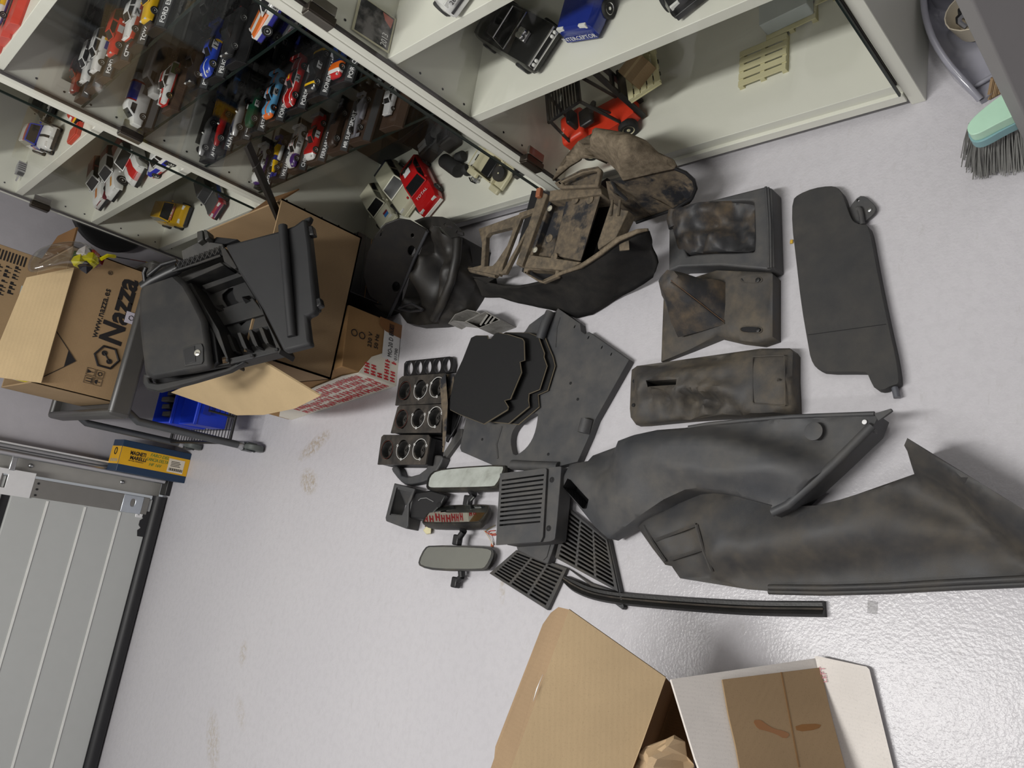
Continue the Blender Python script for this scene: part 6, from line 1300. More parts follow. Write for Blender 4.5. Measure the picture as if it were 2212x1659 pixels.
# ---------------------------------------------------------------- stacked boxes, dash moulding, trolley
def boxes_and_dash():
    lb = card('printed_kraft', srgb(158, 124, 84), wave=60, depth=.08)
    A = Vector((.655, 1.925, 0)); B = Vector((.462, 1.892, 0)); ex = (A - B).normalized(); ey = Vector((-ex.y, ex.x, 0)); W0 = (A - B).length; D0 = .60; Hh = .197
    t = thing('carton', 'brown machine carton with 230 V print and red-white tape, under the open box', 'box', tuple(B), math.atan2(ex.y, ex.x))
    box('carton_body', (0, 0, 0), (W0, D0, Hh), lb, t, None, .003)
    M = mw(t); fr = Frame(M @ Vector((0, -.0006, 0)), ex, (0, 0, 1))
    fl = Frame(M @ Vector((-.0006, D0, 0)), -ey, (0, 0, 1))
    plate('address_label', fr, [(.070, .003), (W0 - .004, .003), (W0 - .004, .064), (.070, .064)], flat('white_paper', srgb(222, 222, 220), .6), t, t=.0008, base=.0034, px=False)
    plate('clear_tape', fr, [(W0 - .045, .0), (W0 + .0, .0), (W0 + .0, .085), (W0 - .025, .085), (W0 - .040, .06)], flat('brown_packing_tape', srgb(140, 100, 66), .25), t, t=.0005, base=.0044, px=False)
    text('MO-20 D ENC', fr, (.078, .030), .016, INK, t, width=.100, lift=.0056)
    text('01700', fr, (.074, .009), .011, INK, t, lift=.0056)
    text('230 V', fr, (.088, .104), .014, INK, t, lift=.001, bold=.0003); text('50 Hz', fr, (.090, .080), .014, INK, t, lift=.001, bold=.0003)
    for z in (.140, .168):
        tube('print_symbol', [fr.W(.115 + .010 * math.cos(a), z + .010 * math.sin(a), .0008) for a in [i * PI / 8 for i in range(16)]], .0014, INK, t, 5, closed=True)
    for k in range(12): plate('barcode_bar', fr, [(W0 - .045 + k * .003, .03), (W0 - .0435 + k * .003, .03), (W0 - .0435 + k * .003, .048), (W0 - .045 + k * .003, .048)], INK, t, t=.0003, px=False, base=.0050)
    # printed tape: white film with broken red capitals, on the end and the long side, bulging
    wt = flat('white_tape', srgb(226, 220, 204), .35, var=.05); rt = flat('red_tape_print', srgb(196, 44, 50), .4)
    ta = plate('printed_tape', fr, [(-.002, -.0), (.09, .0), (.085, .06), (.06, .10), (.03, .12), (-.002, .14)], wt, t, t=.002, px=False, base=.001, bev=.0008)
    random.seed(3)
    for i in range(4):
        for j in range(5):
            x = .004 + i * .019; z = .008 + j * .024
            if x + z * .55 < .085 and random.random() < .8: plate('tape_print', fr, [(x, z), (x + .005, z + .001), (x + .0055, z + .008), (x + .009, z + .009), (x + .009, z + .001), (x + .014, z + .003), (x + .0135, z + .019), (x + .009, z + .018), (x + .009, z + .012), (x + .005, z + .011), (x + .005, z + .018), (x, z + .017)], rt, ta, t=.0004, px=False, base=.0034)
    tb = plate('printed_tape', fl, [(0.02, 0), (D0 + .003, 0), (D0 + .003, .14), (D0 - .06, .155), (D0 - .2, .15), (.15, .12), (.02, .05)], wt, t, t=.003, px=False, base=.0008, bev=.001)
    random.seed(5)
    for r in range(4):
        x = .14
        while x < D0 - .02:
            w0 = .010 + random.random() * .016; z = .010 + r * .034 + random.uniform(-.004, .004)
            plate('tape_print', fl, [(x, z), (x + w0 * .35, z), (x + w0 * .38, z + .009), (x + w0 * .7, z + .010), (x + w0 * .72, z), (x + w0, z + .002), (x + w0 * .98, z + .026), (x + w0 * .7, z + .026), (x + w0 * .66, z + .016), (x + w0 * .36, z + .014), (x + w0 * .33, z + .025), (x + w0 * .02, z + .024)], rt, tb, t=.0004, px=False, base=.0042)
            x += w0 + .003 + random.random() * .009
    # black box with gilt lines
    t = thing('gift_box', 'black box with thin gilt lines beside the machine carton', 'box', (.70, 1.94, 0), .15)
    box('box_body', (0, 0, 0), (.20, .25, .19), flat('black_box_card', (.010, .009, .009), .4), t, None, .002)
    gold = flat('gilt', srgb(150, 110, 60), .4, .5)
    for k in (.04, .09, .14): box('gilt_line', (0, -.0006, k), (.2, 0, k + .0012), gold, t)
    box('box_lid', (-.002, -.002, .16), (.202, .252, .194), flat('black_box_card', (.010, .009, .009), .4), t, None, .002)
    # plain open box on top
    X0, X1, Y0, Y1, Zb, Zt_ = .425, .870, 1.930, 2.42, .199, .470
    t = thing('open_box', 'large open brown cardboard box under the dashboard moulding', 'box', (X0, Y0, Zb))
    th = .005
    for nm, a, b in (('front_panel', (X0, Y0, Zb), (X1, Y0 + th, Zt_)), ('back_panel', (X0, Y1 - th, Zb), (X1, Y1, Zt_)), ('left_panel', (X0, Y0, Zb), (X0 + th, Y1, Zt_ - .03)), ('right_panel', (X1 - th, Y0, Zb), (X1, Y1, Zt_)), ('bottom_panel', (X0, Y0, Zb), (X1, Y1, Zb + th))):
        box(nm, a, b, KRAFT, t, world=True)
    # right flap folded out towards the cabinet, left flap hanging out, back flap up
    def flap(nm, c, mat): 
        n = (c[1] - c[0]).cross(c[3] - c[0]).normalized() * .004
        hexa(nm, c, [p + n for p in c], mat, t, True, .0008)
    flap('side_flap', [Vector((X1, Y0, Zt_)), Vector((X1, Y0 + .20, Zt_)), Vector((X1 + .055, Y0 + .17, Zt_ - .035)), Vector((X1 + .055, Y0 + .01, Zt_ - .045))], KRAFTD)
    hl = Frame((X0, Y0, Zt_ - .03), (0, 1, 0), (-.62, 0, -.78))
    c = [hl.W(*hl.px(*p)) for p in ((537, 789), (694, 853), (640, 880), (573, 894), (514, 895), (430, 866), (372, 846))]
    c[0] = Vector((X0, Y0, Zt_ - .03))
    V = c + [p + hl.n * .005 for p in c]; n = len(c)
    mk('hanging_flap', V, [tuple(range(n)), tuple(range(2 * n - 1, n - 1, -1))] + [(i, (i + 1) % n, n + (i + 1) % n, n + i) for i in range(n)], KRAFTL, t, None, True, 0)
    return (X0, X1, Y0, Y1, Zt_)
BX = boxes_and_dash()
kD = 560 / 2212
def D_(L): return zm(240, 400, kD, L)
def dash():
    X0, X1, Y0, Y1, Zt_ = BX
    g = dusty('dash_plastic', (.015, .015, .0155), (.050, .045, .038), .40, .55, 6, .3, 1300, .1)
    gs = dusty('dash_side_plastic', (.019, .0195, .0215), (.032, .031, .030), .3, .5, 6, .3, 1300, .3)
    c = PY(*D_([(1480, 1000)])[0], Y0 - .03)
    fr = Frame((c.x, Y0 - .035, Zt_ + .03), (1, 0, 0), (0, .86, .52))
    if fr.n.dot(CAM - fr.o) < 0: fr = Frame(fr.o, (-1, 0, 0), (0, .86, .52))
    t = thing('dashboard_moulding', 'black dashboard centre moulding with glovebox lid and empty radio bay', 'dashboard', tuple(fr.o))
    pp = lambda L: [fr.W(*fr.px(*p[:2]), p[2] if len(p) > 2 else 0) for p in D_(L)]
    def slab(nm, L, mat, base=0, t_=.004, bev=.002, holes=(), rnd=0, par=None): return plate(nm, Frame(fr.o + fr.n * (base + t_), fr.ex, fr.ey), D_(L), mat, par or t, holes=[D_(h) for h in holes], t=t_, base=-t_, bev=bev, rnd=rnd)
    slab('dark_gap_slab', [(270, 880), (560, 760), (600, 690), (960, 560), (1300, 500), (1420, 900), (1380, 1330), (1000, 1450), (850, 1500), (340, 1600)], BLACKM, -.075, .006, 0, holes=[[(1150, 1290), (1310, 1250), (1350, 1300), (1190, 1345)]])  # black slab added behind, so the gaps between the parts look dark
    at_ = lambda p, h: Matrix.Translation(Frame(fr.o + fr.n * h, fr.ex, fr.ey).W(*Frame(fr.o + fr.n * h, fr.ex, fr.ey).px(*D_([p])[0]))) @ fr.M.to_3x3().to_4x4()
    # right-hand side cheek (big smooth panel)
    ck = slab('side_cheek', [(965, 510), (1440, 385), (1560, 340), (1640, 280), (1665, 300), (1690, 480), (1720, 800), (1745, 1040), (1735, 1085), (1665, 1115), (1690, 1310), (1705, 1360), (1470, 1420), (1290, 1060), (1080, 720)], gs, .012, .030, .012)
    tube('cheek_fold', pp([(1545, 420, .05), (1575, 700, .055), (1600, 1040, .052), (1620, 1340, .046)]), .012, gs, t, 10)
    slab('edge_flange', [(1650, 330), (1690, 330), (1770, 1060), (1730, 1085)], gs, .0, .02, .003)
    for L in ([(1665, 345), (1715, 340), (1730, 420), (1675, 430)], [(1735, 965), (1780, 955), (1795, 1020), (1745, 1045)]):
        b = slab('fixing_tab', L, BLACK, .012, .022, .003); cx_ = sum(p[0] for p in L) / 4; cy_ = sum(p[1] for p in L) / 4
        lathe('tab_hole', [(.004, 0), (.004, .0005)], BLACKM, b, at_((cx_, cy_), .0342), 10, True)
    slab('corner_horn', [(1640, 290), (1705, 262), (1690, 300), (1668, 330)], gs, .01, .02, .003)
    # glovebox lid
    lid = slab('glovebox_lid', [(240, 870), (560, 760), (620, 815), (700, 950), (800, 1150), (850, 1545), (800, 1560), (330, 1650), (275, 1600), (235, 1250), (225, 960)], g, .02, .026, .012)
    slab('lid_side', [(800, 1150), (880, 1260), (915, 1510), (850, 1548)], BLACK, .0, .022, .003)
    latch = slab('latch_recess', [(605, 1395), (720, 1355), (770, 1350), (785, 1385), (785, 1500), (770, 1525), (625, 1545)], dusty('latch_plastic', (.026, .026, .026), (.05, .046, .04), .4), .0455, .004, .0015)
    slab('latch_pull', [(612, 1402), (712, 1368), (722, 1505), (632, 1530)], BLACK, .0487, .0022, .001, par=latch)
    lathe('lock', [(.0085, 0), (.0085, .003), (.007, .004)], flat('lock_metal', (.62, .6, .52), .3, .6), latch, at_((740, 1432), .0485), 18, True)
    box('lock_slot', (-.001, -.005, 0), (.001, .005, .0006), BLACKM, latch, at_((740, 1432), .0525), 0, True)
    # lower tray with dark mouth
    slab('tray_rim', [(270, 1610), (700, 1560), (1130, 1490), (1150, 1505), (1000, 1590), (700, 1680), (400, 1760), (300, 1740), (268, 1690)], g, -.01, .02, .006, holes=[[(310, 1640), (700, 1590), (1060, 1520), (980, 1560), (700, 1630), (400, 1690), (330, 1680)]])
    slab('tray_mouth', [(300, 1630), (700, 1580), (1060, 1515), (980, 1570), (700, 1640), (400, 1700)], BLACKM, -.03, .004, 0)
    # centre frame and radio bay
    slab('centre_frame', [(560, 760), (960, 600), (1080, 715), (1290, 1060), (1450, 1410), (1420, 1440), (1010, 1530), (900, 1290), (780, 1050), (640, 840)], g, -.055, .006, .002, holes=[[(945, 930), (1000, 880), (1040, 870), (1035, 920), (1060, 980), (1180, 1080), (1160, 1115), (1080, 1080), (990, 1030), (950, 970)], [(980, 1065), (1030, 1070), (1150, 1160), (1110, 1195)]])
    for L in ([(640, 840), (680, 830), (920, 1240), (1010, 1510), (1000, 1530), (880, 1270)], [(1080, 720), (1110, 720), (1450, 1400), (1430, 1440), (1290, 1060)]):
        slab('bay_wall', L, g, -.055, .075, .003)
    slab('shelf_lip', [(585, 800), (940, 655), (965, 680), (620, 830)], g, -.05, .062, .003)
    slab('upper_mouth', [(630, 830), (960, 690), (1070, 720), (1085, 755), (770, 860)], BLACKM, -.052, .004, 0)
    slab('mid_lip', [(770, 855), (1090, 745), (1130, 770), (800, 890)], g, -.05, .035, .003)
    slab('bay_step', [(820, 1095), (1210, 960), (1310, 1100), (960, 1200)], g, -.05, .012, .002)
    for L in ([(1050, 940), (1095, 885), (1140, 950), (1080, 980)], [(820, 1020), (865, 965), (910, 1030), (850, 1050)]):
        b = pp([(*p, -.048) for p in L]); apex = [sum(b, Vector()) / 4 + fr.n * .035] * 4
        mk('locating_peg', b + [apex[0]], [(0, 1, 4), (1, 2, 4), (2, 3, 4), (3, 0, 4)], g, t, None, True, 0)
        lathe('peg_hole', [(.003, 0), (.003, .0006)], BLACKM, t, Matrix.Translation(sum(b[:2], Vector()) / 2 + fr.n * .012) @ fr.M.to_3x3().to_4x4(), 8, True)
    # slatted lower bay: ribs with open gaps
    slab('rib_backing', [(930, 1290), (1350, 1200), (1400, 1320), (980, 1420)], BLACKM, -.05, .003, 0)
    for k in range(5):
        x = 1000 + k * 92; y = 1300 - k * 22
        slab('bay_rib', [(x - 20, y - 20), (x + 10, y - 28), (x + 60, y + 90), (x + 75, y + 118), (x + 45, y + 125), (x + 20, y + 90)], g, -.047, .03, .002)
    slab('front_rail', [(1000, 1480), (1440, 1380), (1450, 1420), (1010, 1530)], g, -.03, .045, .003)
    for p in ((1005, 1500), (1215, 1460), (1425, 1410)): lathe('rail_stud', [(.005, 0), (.005, .008), (.003, .01)], BLACK, t, at_(p, .015), 10, True)
    # honeycomb duct bracket
    slab('duct_plate', [(600, 560), (730, 490), (820, 480), (950, 500), (960, 540), (640, 660), (610, 630)], dusty('grey_bracket', (.055, .054, .052), (.09, .085, .075), .5), -.01, .01, .002)
    for L in ([(730, 395), (780, 380), (785, 460), (735, 495)], [(785, 375), (820, 385), (835, 440), (800, 470)]): slab('duct_hook', L, flat('grey_hook', (.035, .034, .03), .5), -.01, .03, .003)
    h = slab('honeycomb_band', [(545, 690), (600, 640), (930, 540), (950, 600), (560, 745)], BLACKM, -.01, .006, 0)
    for k in range(9):
        x = 560 + k * 42; y = 715 - k * 16
        tube('honeycomb_web', pp([(x, y + 18, .006), (x + 42, y - 62, .006)]), .0022, g, h, 5); tube('honeycomb_web', pp([(x + 10, y - 45, .006), (x + 38, y - 5, .006)]), .0018, g, h, 5)
    tube('honeycomb_rail', pp([(545, 745, .008), (750, 680, .008), (950, 610, .008)]), .004, g, h, 8)
    slab('bay_cheek', [(930, 540), (970, 530), (1075, 700), (1050, 715), (960, 650)], g, -.045, .06, .003)
    # black duct and struts behind the lid
    tube('rear_duct', pp([(250, 860, -.01), (330, 800, -.012), (450, 740, -.012), (545, 690, -.015)]), .016, BLACK, t, 10)
    for L in ([(290, 820, .0), (300, 760, .01), (330, 720, .015)], [(340, 780, .01), (450, 690, .01), (560, 640, .0)]): tube('rear_strut', pp(L), .006, BLACK, t, 8)
    slab('rear_block', [(840, 480), (900, 440), (1080, 460), (960, 505), (850, 520)], BLACKM, -.03, .02, .002)
    # pole rising out of the box
    a = PY(*D_([(1440, 300)])[0], Y0 + .06); b = PX(534, 312, .912)
    p = thing('pole', 'black square pole standing up out of the open box', 'pole', (a.x, a.y, .21))
    d = (b - a)
    V = []; ex = d.cross(Vector((0, 1, 0))).normalized() * .010; ey = Vector((0, 1, 0)) * .008
    low = Vector((a.x + .02, Y0 + .04, .21))
    r = [low, a, b]; 
    for q in r: V += [q - ex - ey, q + ex - ey, q + ex + ey, q - ex + ey]
    F = [(0, 1, 2, 3), (8, 9, 10, 11)] + [(j * 4 + i, j * 4 + (i + 1) % 4, j * 4 + 4 + (i + 1) % 4, j * 4 + 4 + i) for j in (0, 1) for i in range(4)]
    mk('shaft', V, F, flat('dark_pole', (.018, .016, .014), .5, bmp=.3, bsc=60), p, None, True, 30, .001)
    tube('ring_mark', [b.lerp(a, .25) + v for v in (-ex - ey, ex - ey, ex + ey, -ex + ey)], .0012, flat('pole_ring', (.08, .075, .07), .5), p, 5, closed=True)
dash()
def trolley():
    yc = 2.642; x0, x1, y1 = .262, .760, 3.16
    t = thing('trolley', 'black-topped wheeled trolley with wire basket, carrying the printed box', 'trolley', (x0, yc, 0))
    tr = flat('trolley_tray_plastic', (.060, .058, .055), .38, var=.1)
    zt = .545; zb_ = .478
    wl = lambda a, b, nm='tray_side': box(nm, a, b, tr, t, world=True, bev=.012)
    box('tray_floor', (x0, yc - .02, zb_ + .02), (x1, y1 + .1, zb_ + .035), tr, t, world=True, bev=.004)
    wl((x0 - .012, yc - .035, zb_), (x1 + .012, yc - .008, zt)); wl((x0 - .012, y1 + .09, zb_), (x1 + .012, y1 + .115, zt)); wl((x0 - .015, yc - .035, zb_), (x0 + .010, y1 + .115, zt)); wl((x1 - .01, yc - .035, zb_), (x1 + .015, y1 + .115, zt))
    for x in (x0 - .012, x1):
        for y in (yc, y1):
            tube('upright', [(x, y, .085), (x, y, .44), (x + (.03 if x < .5 else -.03), y, .49)], .013, STEEL, t, 12)
            lathe('caster_collar', [(.014, 0), (.016, .01), (.012, .03)], METAL, t, Matrix.Translation((x, y, .062)), 14, True)
            cy_ = y - .02
            for s in (-1, 1): box('caster_fork', (x + s * .014 - .0025, cy_ - .012, .03), (x + s * .014 + .0025, y + .012, .068), STEEL, t, world=True, bev=.002)
            wh = lathe('caster_wheel', [(.012, -.011), (.030, -.011), (.034, -.007), (.034, .007), (.030, .011), (.012, .011)], flat('grey_caster_rubber', (.09, .10, .095), .5), t, Matrix.Translation((x, cy_, .034)) @ Matrix.Rotation(PI / 2, 4, 'Y'), 24, True)
            lathe('caster_axle', [(.006, -.017), (.006, .017)], METAL, wh, Matrix.Translation((x, cy_, .034)) @ Matrix.Rotation(PI / 2, 4, 'Y'), 10, True)
    for x in (x1 - .01,): tube('push_handle', [(x, y1, .5), (x, y1, .78), (x - .1, y1, .82)], .010, ALU, t, 10, smoothpath=2)
    # basket of wire
    wire = flat('black_wire', (.02, .02, .021), .4, .3); zf = .12
    for y in (yc, y1): tube('basket_rail', [(x0 - .012, y, zf), (x1, y, zf)], .006, wire, t, 8)
    for x in (x0 - .012, x1): tube('basket_rail', [(x, yc, zf), (x, y1, zf)], .006, wire, t, 8)
    V = []
    for i in range(22):
        y = yc + (y1 - yc) * i / 21; tube('floor_wire', [(x0 - .012, y, zf), (x1, y, zf)], .0016, wire, t, 4)
    for i in range(12):
        x = x0 - .012 + (x1 - x0 + .012) * i / 11; tube('floor_wire', [(x, yc, zf + .002), (x, y1, zf + .002)], .0016, wire, t, 4)
    for k in range(5): tube('side_wire', [(x0 + .08, yc, zf + .02 + k * .02), (x1, yc, zf + .02 + k * .02)], .0014, wire, t, 4)
    for k in range(16):
        x = x0 + .08 + k * (x1 - x0 - .08) / 15; tube('side_wire', [(x, yc, zf), (x, yc, zf + .10)], .0014, wire, t, 4)
    tube('basket_post', [(x0 + .08, yc, zf), (x0 + .08, yc, zf + .10)], .004, wire, t, 6)
    # blue storage bins
    for (bx, by, sx, sy, sz, rz, lab) in ((.30, 2.70, .15, .10, .12, 0, 'blue plastic storage bin with white label in the basket'), (.30, 2.86, .16, .14, .14, 0, 'tall blue plastic bin of oddments behind the labelled bin')):
        b = thing('storage_bin', lab, 'bin', (bx, by, zf + .0045), rz, 'blue storage bins')
        V = [(0, 0, 0), (sx, 0, 0), (sx, sy, 0), (0, sy, 0), (-.008, -.012, sz), (sx + .008, -.012, sz), (sx + .008, sy + .008, sz), (-.008, sy + .008, sz)]
        for q4 in ((0, 1, 5, 4), (1, 2, 6, 5), (2, 3, 7, 6), (3, 0, 4, 7), (0, 1, 2, 3)):
            o = mk('bin_wall', [V[i] for i in q4], [(0, 1, 2, 3)], BLUEPL, b, None, False, 0, recalc=False); so = o.modifiers.new('s', 'SOLIDIFY'); so.thickness = .004; so.offset = 0
        box('bin_rim', (-.012, -.016, sz - .012), (sx + .012, -.010, sz), BLUEPL, b, None, .002)
        if by < 2.8:
            box('paper_label', (sx - .05, -.0125, .05), (sx - .02, -.0115, .085), WINK, b, Matrix.Rotation(.09, 4, 'X'))
            box('front_recess', (.03, -.013, .07), (.08, -.0105, .10), flat('dark_blue', srgb(22, 44, 150), .5), b, Matrix.Rotation(.09, 4, 'X'))
        else:
            for k in range(5): box('oddment', (.02 + k * .026, .03, .09), (.038 + k * .026, .10, .13 + .008 * (k % 3)), BLACK if k % 2 else flat('odd_grey', (.08, .075, .07), .6), b, None, .003)
    b = thing('cardboard_sheet', 'folded brown cardboard lying in the wire basket', 'cardboard', (.55, 2.80, zf + .0045)); box('sheet', (-.08, -.10, 0), (.16, .2, .02), KRAFTD, b, None, .002); box('upper_sheet', (-.06, -.08, .02), (.14, .18, .03), KRAFT, b, None, .002)
    return zb_ + .035
TRAYZ = trolley()
def tray_boxes():
    zf = TRAYZ
    # printed box on the trolley
    L = PY(235, 880, 2.66); R = PY(309, 592, 2.66); x0, x1 = .292, .738; y0, y1 = 2.655, 3.02; h = .25; z1 = zf + h
    t = thing('printed_box', 'brown cardboard box with black Nazza lettering on the trolley', 'box', (x0, y0, zf))
    kf = card('nazza_kraft', srgb(154, 128, 96), wave=70, axis='Z', depth=.05)
    th = .005
    for nm, a, b in (('front_panel', (x0, y0, zf), (x1, y0 + th, z1)), ('back_panel', (x0, y1 - th, zf), (x1, y1, z1)), ('left_panel', (x0, y0, zf), (x0 + th, y1, z1)), ('right_panel', (x1 - th, y0, zf), (x1, y1, z1)), ('bottom_panel', (x0, y0, zf), (x1, y1, zf + th))): box(nm, a, b, kf if nm == 'front_panel' else KRAFT, t, world=True, bev=.001)
    fr = Frame((x0, y0 - .0006, zf), (1, 0, 0), (0, 0, 1))
    g = lambda u, v: fr.px(u, v)
    a = g(211, 742); b = g(268, 605); 
    text('Nazza', fr, (.178, .040), .066, INK, t, width=.225, bold=.0028, shear=.08)
    text('www.nazza.es', fr, (.185, .112), .020, INK, t, width=.165, bold=.0003)
    text('®', fr, (.395, .120), .014, INK, t)
    c = (.135, .068)
    hexp = lambda r: [fr.W(c[0] + r * math.cos(PI / 6 + i * PI / 3), c[1] + r * math.sin(PI / 6 + i * PI / 3), .0012) for i in range(6)]
    tube('hexagon_logo', hexp(.037), .0035, INK, t, 6, closed=True)
    for s in (-1, 1): lathe('logo_dot', [(.0085, 0), (.0085, .0008)], INK, t, fr.M @ Matrix.Translation((c[0] + s * .011, c[1] + s * .010, .0006)), 16, True)
    tube('logo_bar', [fr.W(c[0] - .011, c[1] - .010, .0012), fr.W(c[0] + .011, c[1] + .010, .0012)], .002, INK, t, 6)
    for i in range(2):
        for j in range(2):
            ox, oy = .040 + i * .026, .062 + j * .028
            tube('handling_frame', [fr.W(ox + dx, oy + dy, .001) for dx, dy in ((0, 0), (.022, 0), (.022, .024), (0, .024))], .0007, INK, t, 4, closed=True)
            if (i, j) == (0, 1):
                for s in (.006, .015): tube('handling_sign', [fr.W(ox + s, oy + .004, .001), fr.W(ox + s, oy + .019, .001)], .0012, INK, t, 5)
                tube('handling_sign', [fr.W(ox + .003, oy + .003, .001), fr.W(ox + .019, oy + .003, .001)], .0009, INK, t, 5)
            elif (i, j) == (1, 1):
                plate('handling_sign', fr, [(ox + .005, oy + .021), (ox + .017, oy + .021), (ox + .013, oy + .011), (ox + .009, oy + .011)], INK, t, t=.0004, px=False); tube('handling_sign', [fr.W(ox + .011, oy + .012, .001), fr.W(ox + .011, oy + .003, .001)], .0009, INK, t, 5)
            elif (i, j) == (0, 0):
                plate('handling_sign', fr, [(ox + .003, oy + .013), (ox + .006, oy + .019), (ox + .011, oy + .021), (ox + .016, oy + .019), (ox + .019, oy + .013)], INK, t, t=.0004, px=False); tube('handling_sign', [fr.W(ox + .011, oy + .014, .001), fr.W(ox + .011, oy + .004, .001)], .0009, INK, t, 5)
            else:
                tube('handling_sign', [fr.W(ox + .011 + .006 * math.cos(q), oy + .012 + .006 * math.sin(q), .001) for q in [k * PI / 5 for k in range(10)]], .0011, INK, t, 5, closed=True)
    # outlined printed corner
    tri = [fr.W(*g(122, 716), .0008), fr.W(*g(163, 780), .0008), fr.W(*g(92, 815), .0008)]
    tube('printed_line', tri, .0012, INK, t, 5)
    plate('printed_triangle', fr, [g(148, 757), g(163, 780), g(138, 792)], INK, t, t=.0004, px=False)
    st = plate('sticker', fr, [(.262, .006), (.300, .006), (.300, .048), (.262, .048)], flat('lilac_sticker', srgb(196, 190, 202), .5), t, t=.0006, px=False, base=.0016)
    tube('sticker_hexagon', [fr.W(.281 + .008 * math.cos(i * PI / 3), .03 + .008 * math.sin(i * PI / 3), .0024) for i in range(6)], .0012, INK, st, 5, closed=True)
    # front flap folded out and down
    fl = Frame((x0, y0 - .004, z1), (1, 0, 0), (0, -.50, -.86))
    cc = [fl.W(*fl.px(*p)) for p in ((58, 600), (162, 578), (90, 828), (-30, 812))]
    n = (cc[1] - cc[0]).cross(cc[3] - cc[0]).normalized() * .005
    if n.dot(CAM - cc[0]) < 0: n = -n
    hexa('front_flap', cc, [p + n for p in cc], KRAFTL, t, True, .001)
    # side flap torn, and the bag on it
    hexa('side_flap', [Vector((x1, y0, z1)), Vector((x1 + .07, y0 + .03, z1 - .005)), Vector((x1 + .08, y0 + .24, z1 - .005)), Vector((x1, y1, z1))], [Vector((x1, y0, z1 + .005)), Vector((x1 + .07, y0 + .03, z1)), Vector((x1 + .08, y0 + .24, z1)), Vector((x1, y1, z1 + .005))], KRAFTD, t, True)
    # magazines showing in the gap
    for k, (col, lab) in enumerate(((srgb(40, 120, 190), 'blue booklet'), (srgb(120, 190, 70), 'green booklet'), (srgb(230, 215, 60), 'yellow booklet'), (srgb(180, 200, 205), 'pale booklet'))):
        xx = x0 + .05 + (3 - k) * .03 if k != 3 else x0 + .24
        b = thing('booklet', lab + ' standing inside the printed box', 'booklet', ((.36, .30, .30, .48)[k], (2.70, 2.70, 2.76, 2.72)[k], zf + th + .0005), (.1, -.05, .05, .2)[k], 'booklets in the printed box')
        box('pages', (.001, .001, 0), (.105, .011, h + .075), flat('paper_pages', (.7, .7, .66), .7), b); box('cover', (0, 0, 0), (.107, .001, h + .078), flat('cover%d' % k, col, .35), b); box('cover_stripe', (0, -.0004, h + .02), (.107, 0, h + .035), WINK, b)
    # other carton behind
    p0 = PY(0, 565, 2.98); t2 = thing('carton', 'brown carton with black shipping marks behind the printed box', 'box', (.40, 3.03, zf + .0))
    Mx = Matrix.Rotation(.0, 4, 'Z')
    box('carton_body', (0, 0, 0), (.36, .11, h + .16), KRAFT, t2, None, .003)
    f2 = Frame((.40, 3.03 - .0006, zf + h + .02), (1, 0, 0), (0, 0, 1))
    random.seed(9)
    for k in range(4):
        x = .17 + .012 * k
        while x < .28 + .01 * k:
            w0 = .006 + .008 * random.random(); z = .105 - k * .026
            plate('shipping_mark', f2, [(x, z), (x + w0 * .4, z), (x + w0 * .4, z + .008), (x + w0, z + .009), (x + w0, z + .018), (x, z + .018)], INK, t2, t=.0003, px=False); x += w0 + .003 + random.random() * .009
    for k in range(9): plate('shipping_stripe', f2, [(.31, .02 + k * .01), (.345, .02 + k * .01), (.345, .025 + k * .01), (.31, .025 + k * .01)], INK, t2, t=.0003, px=False)
    # clear bag of sweets wrappers resting on the box corner
    bg = thing('plastic_bag', 'clear plastic bag of bright wrappers lying on the printed box', 'bag', tuple(PY(140, 555, 2.62)))
    zb_ = z1 + .006
    pts = [PY(u, v, y) for u, v, y in ((40, 590, 2.62), (60, 540, 2.62), (110, 522, 2.62), (165, 515, 2.61), (205, 527, 2.60), (228, 560, 2.59), (222, 582, 2.59), (180, 582, 2.59), (120, 578, 2.59), (70, 595, 2.60))]
    cen = sum(pts, Vector()) / len(pts); V = []; F = []; n = len(pts)
    for k, (s, d) in enumerate(((.15, -.05), (.7, -.042), (1, 0), (.75, .02), (.2, .025))):
        for i, p in enumerate(pts):
            w = cen + (p - cen) * (s * (1 + .10 * noise.noise(Vector((i * 1.7, k * 2.1, 0))))) + Vector((0, d, .01 * noise.noise(Vector((i, k * 3, 5))))); V.append(w)
    for k in range(4):
        for i in range(n): F.append((k * n + i, k * n + (i + 1) % n, (k + 1) * n + (i + 1) % n, (k + 1) * n + i))
    F += [tuple(range(n)), tuple(range(4 * n, 5 * n))]
    bm_ = glassy('bag_film', (.80, .80, .80), .22, .12)
    o = mk('bag_film', V, F, bm_, bg, None, True, 20); sb = o.modifiers.new('u', 'SUBSURF'); sb.levels = 1; sb.render_levels = 2
    random.seed(11)
    cols = [srgb(214, 206, 20), srgb(120, 16, 28), srgb(20, 24, 40), srgb(214, 206, 20), srgb(60, 80, 40), srgb(190, 40, 30), srgb(30, 30, 36), srgb(220, 214, 210), srgb(110, 20, 30), srgb(222, 212, 30)]
    for i, cc_ in enumerate(cols):
        a = i * 2.399; c0 = PY(188 + 22 * math.cos(a) * (.4 + .06 * i), 560 + 16 * math.sin(a) * (.4 + .06 * i), 2.585 + .008 * (i % 3))
        V2 = []
        for k in range(7):
            r = .018 + .012 * random.random(); V2.append(c0 + Vector((math.cos(k * .9) * r, .004 * math.sin(k * 2), math.sin(k * .9) * r)))
        c1 = c0 - Vector((0, .012, 0)); V2.append(c1); c2 = c0 + Vector((0, .01, 0)); V2.append(c2)
        mk('wrapper', V2, [(k, (k + 1) % 7, 7) for k in range(7)] + [((k + 1) % 7, k, 8) for k in range(7)], flat('wrap%d' % i, cc_, .2, coat=.5), bg, None, True, 0)
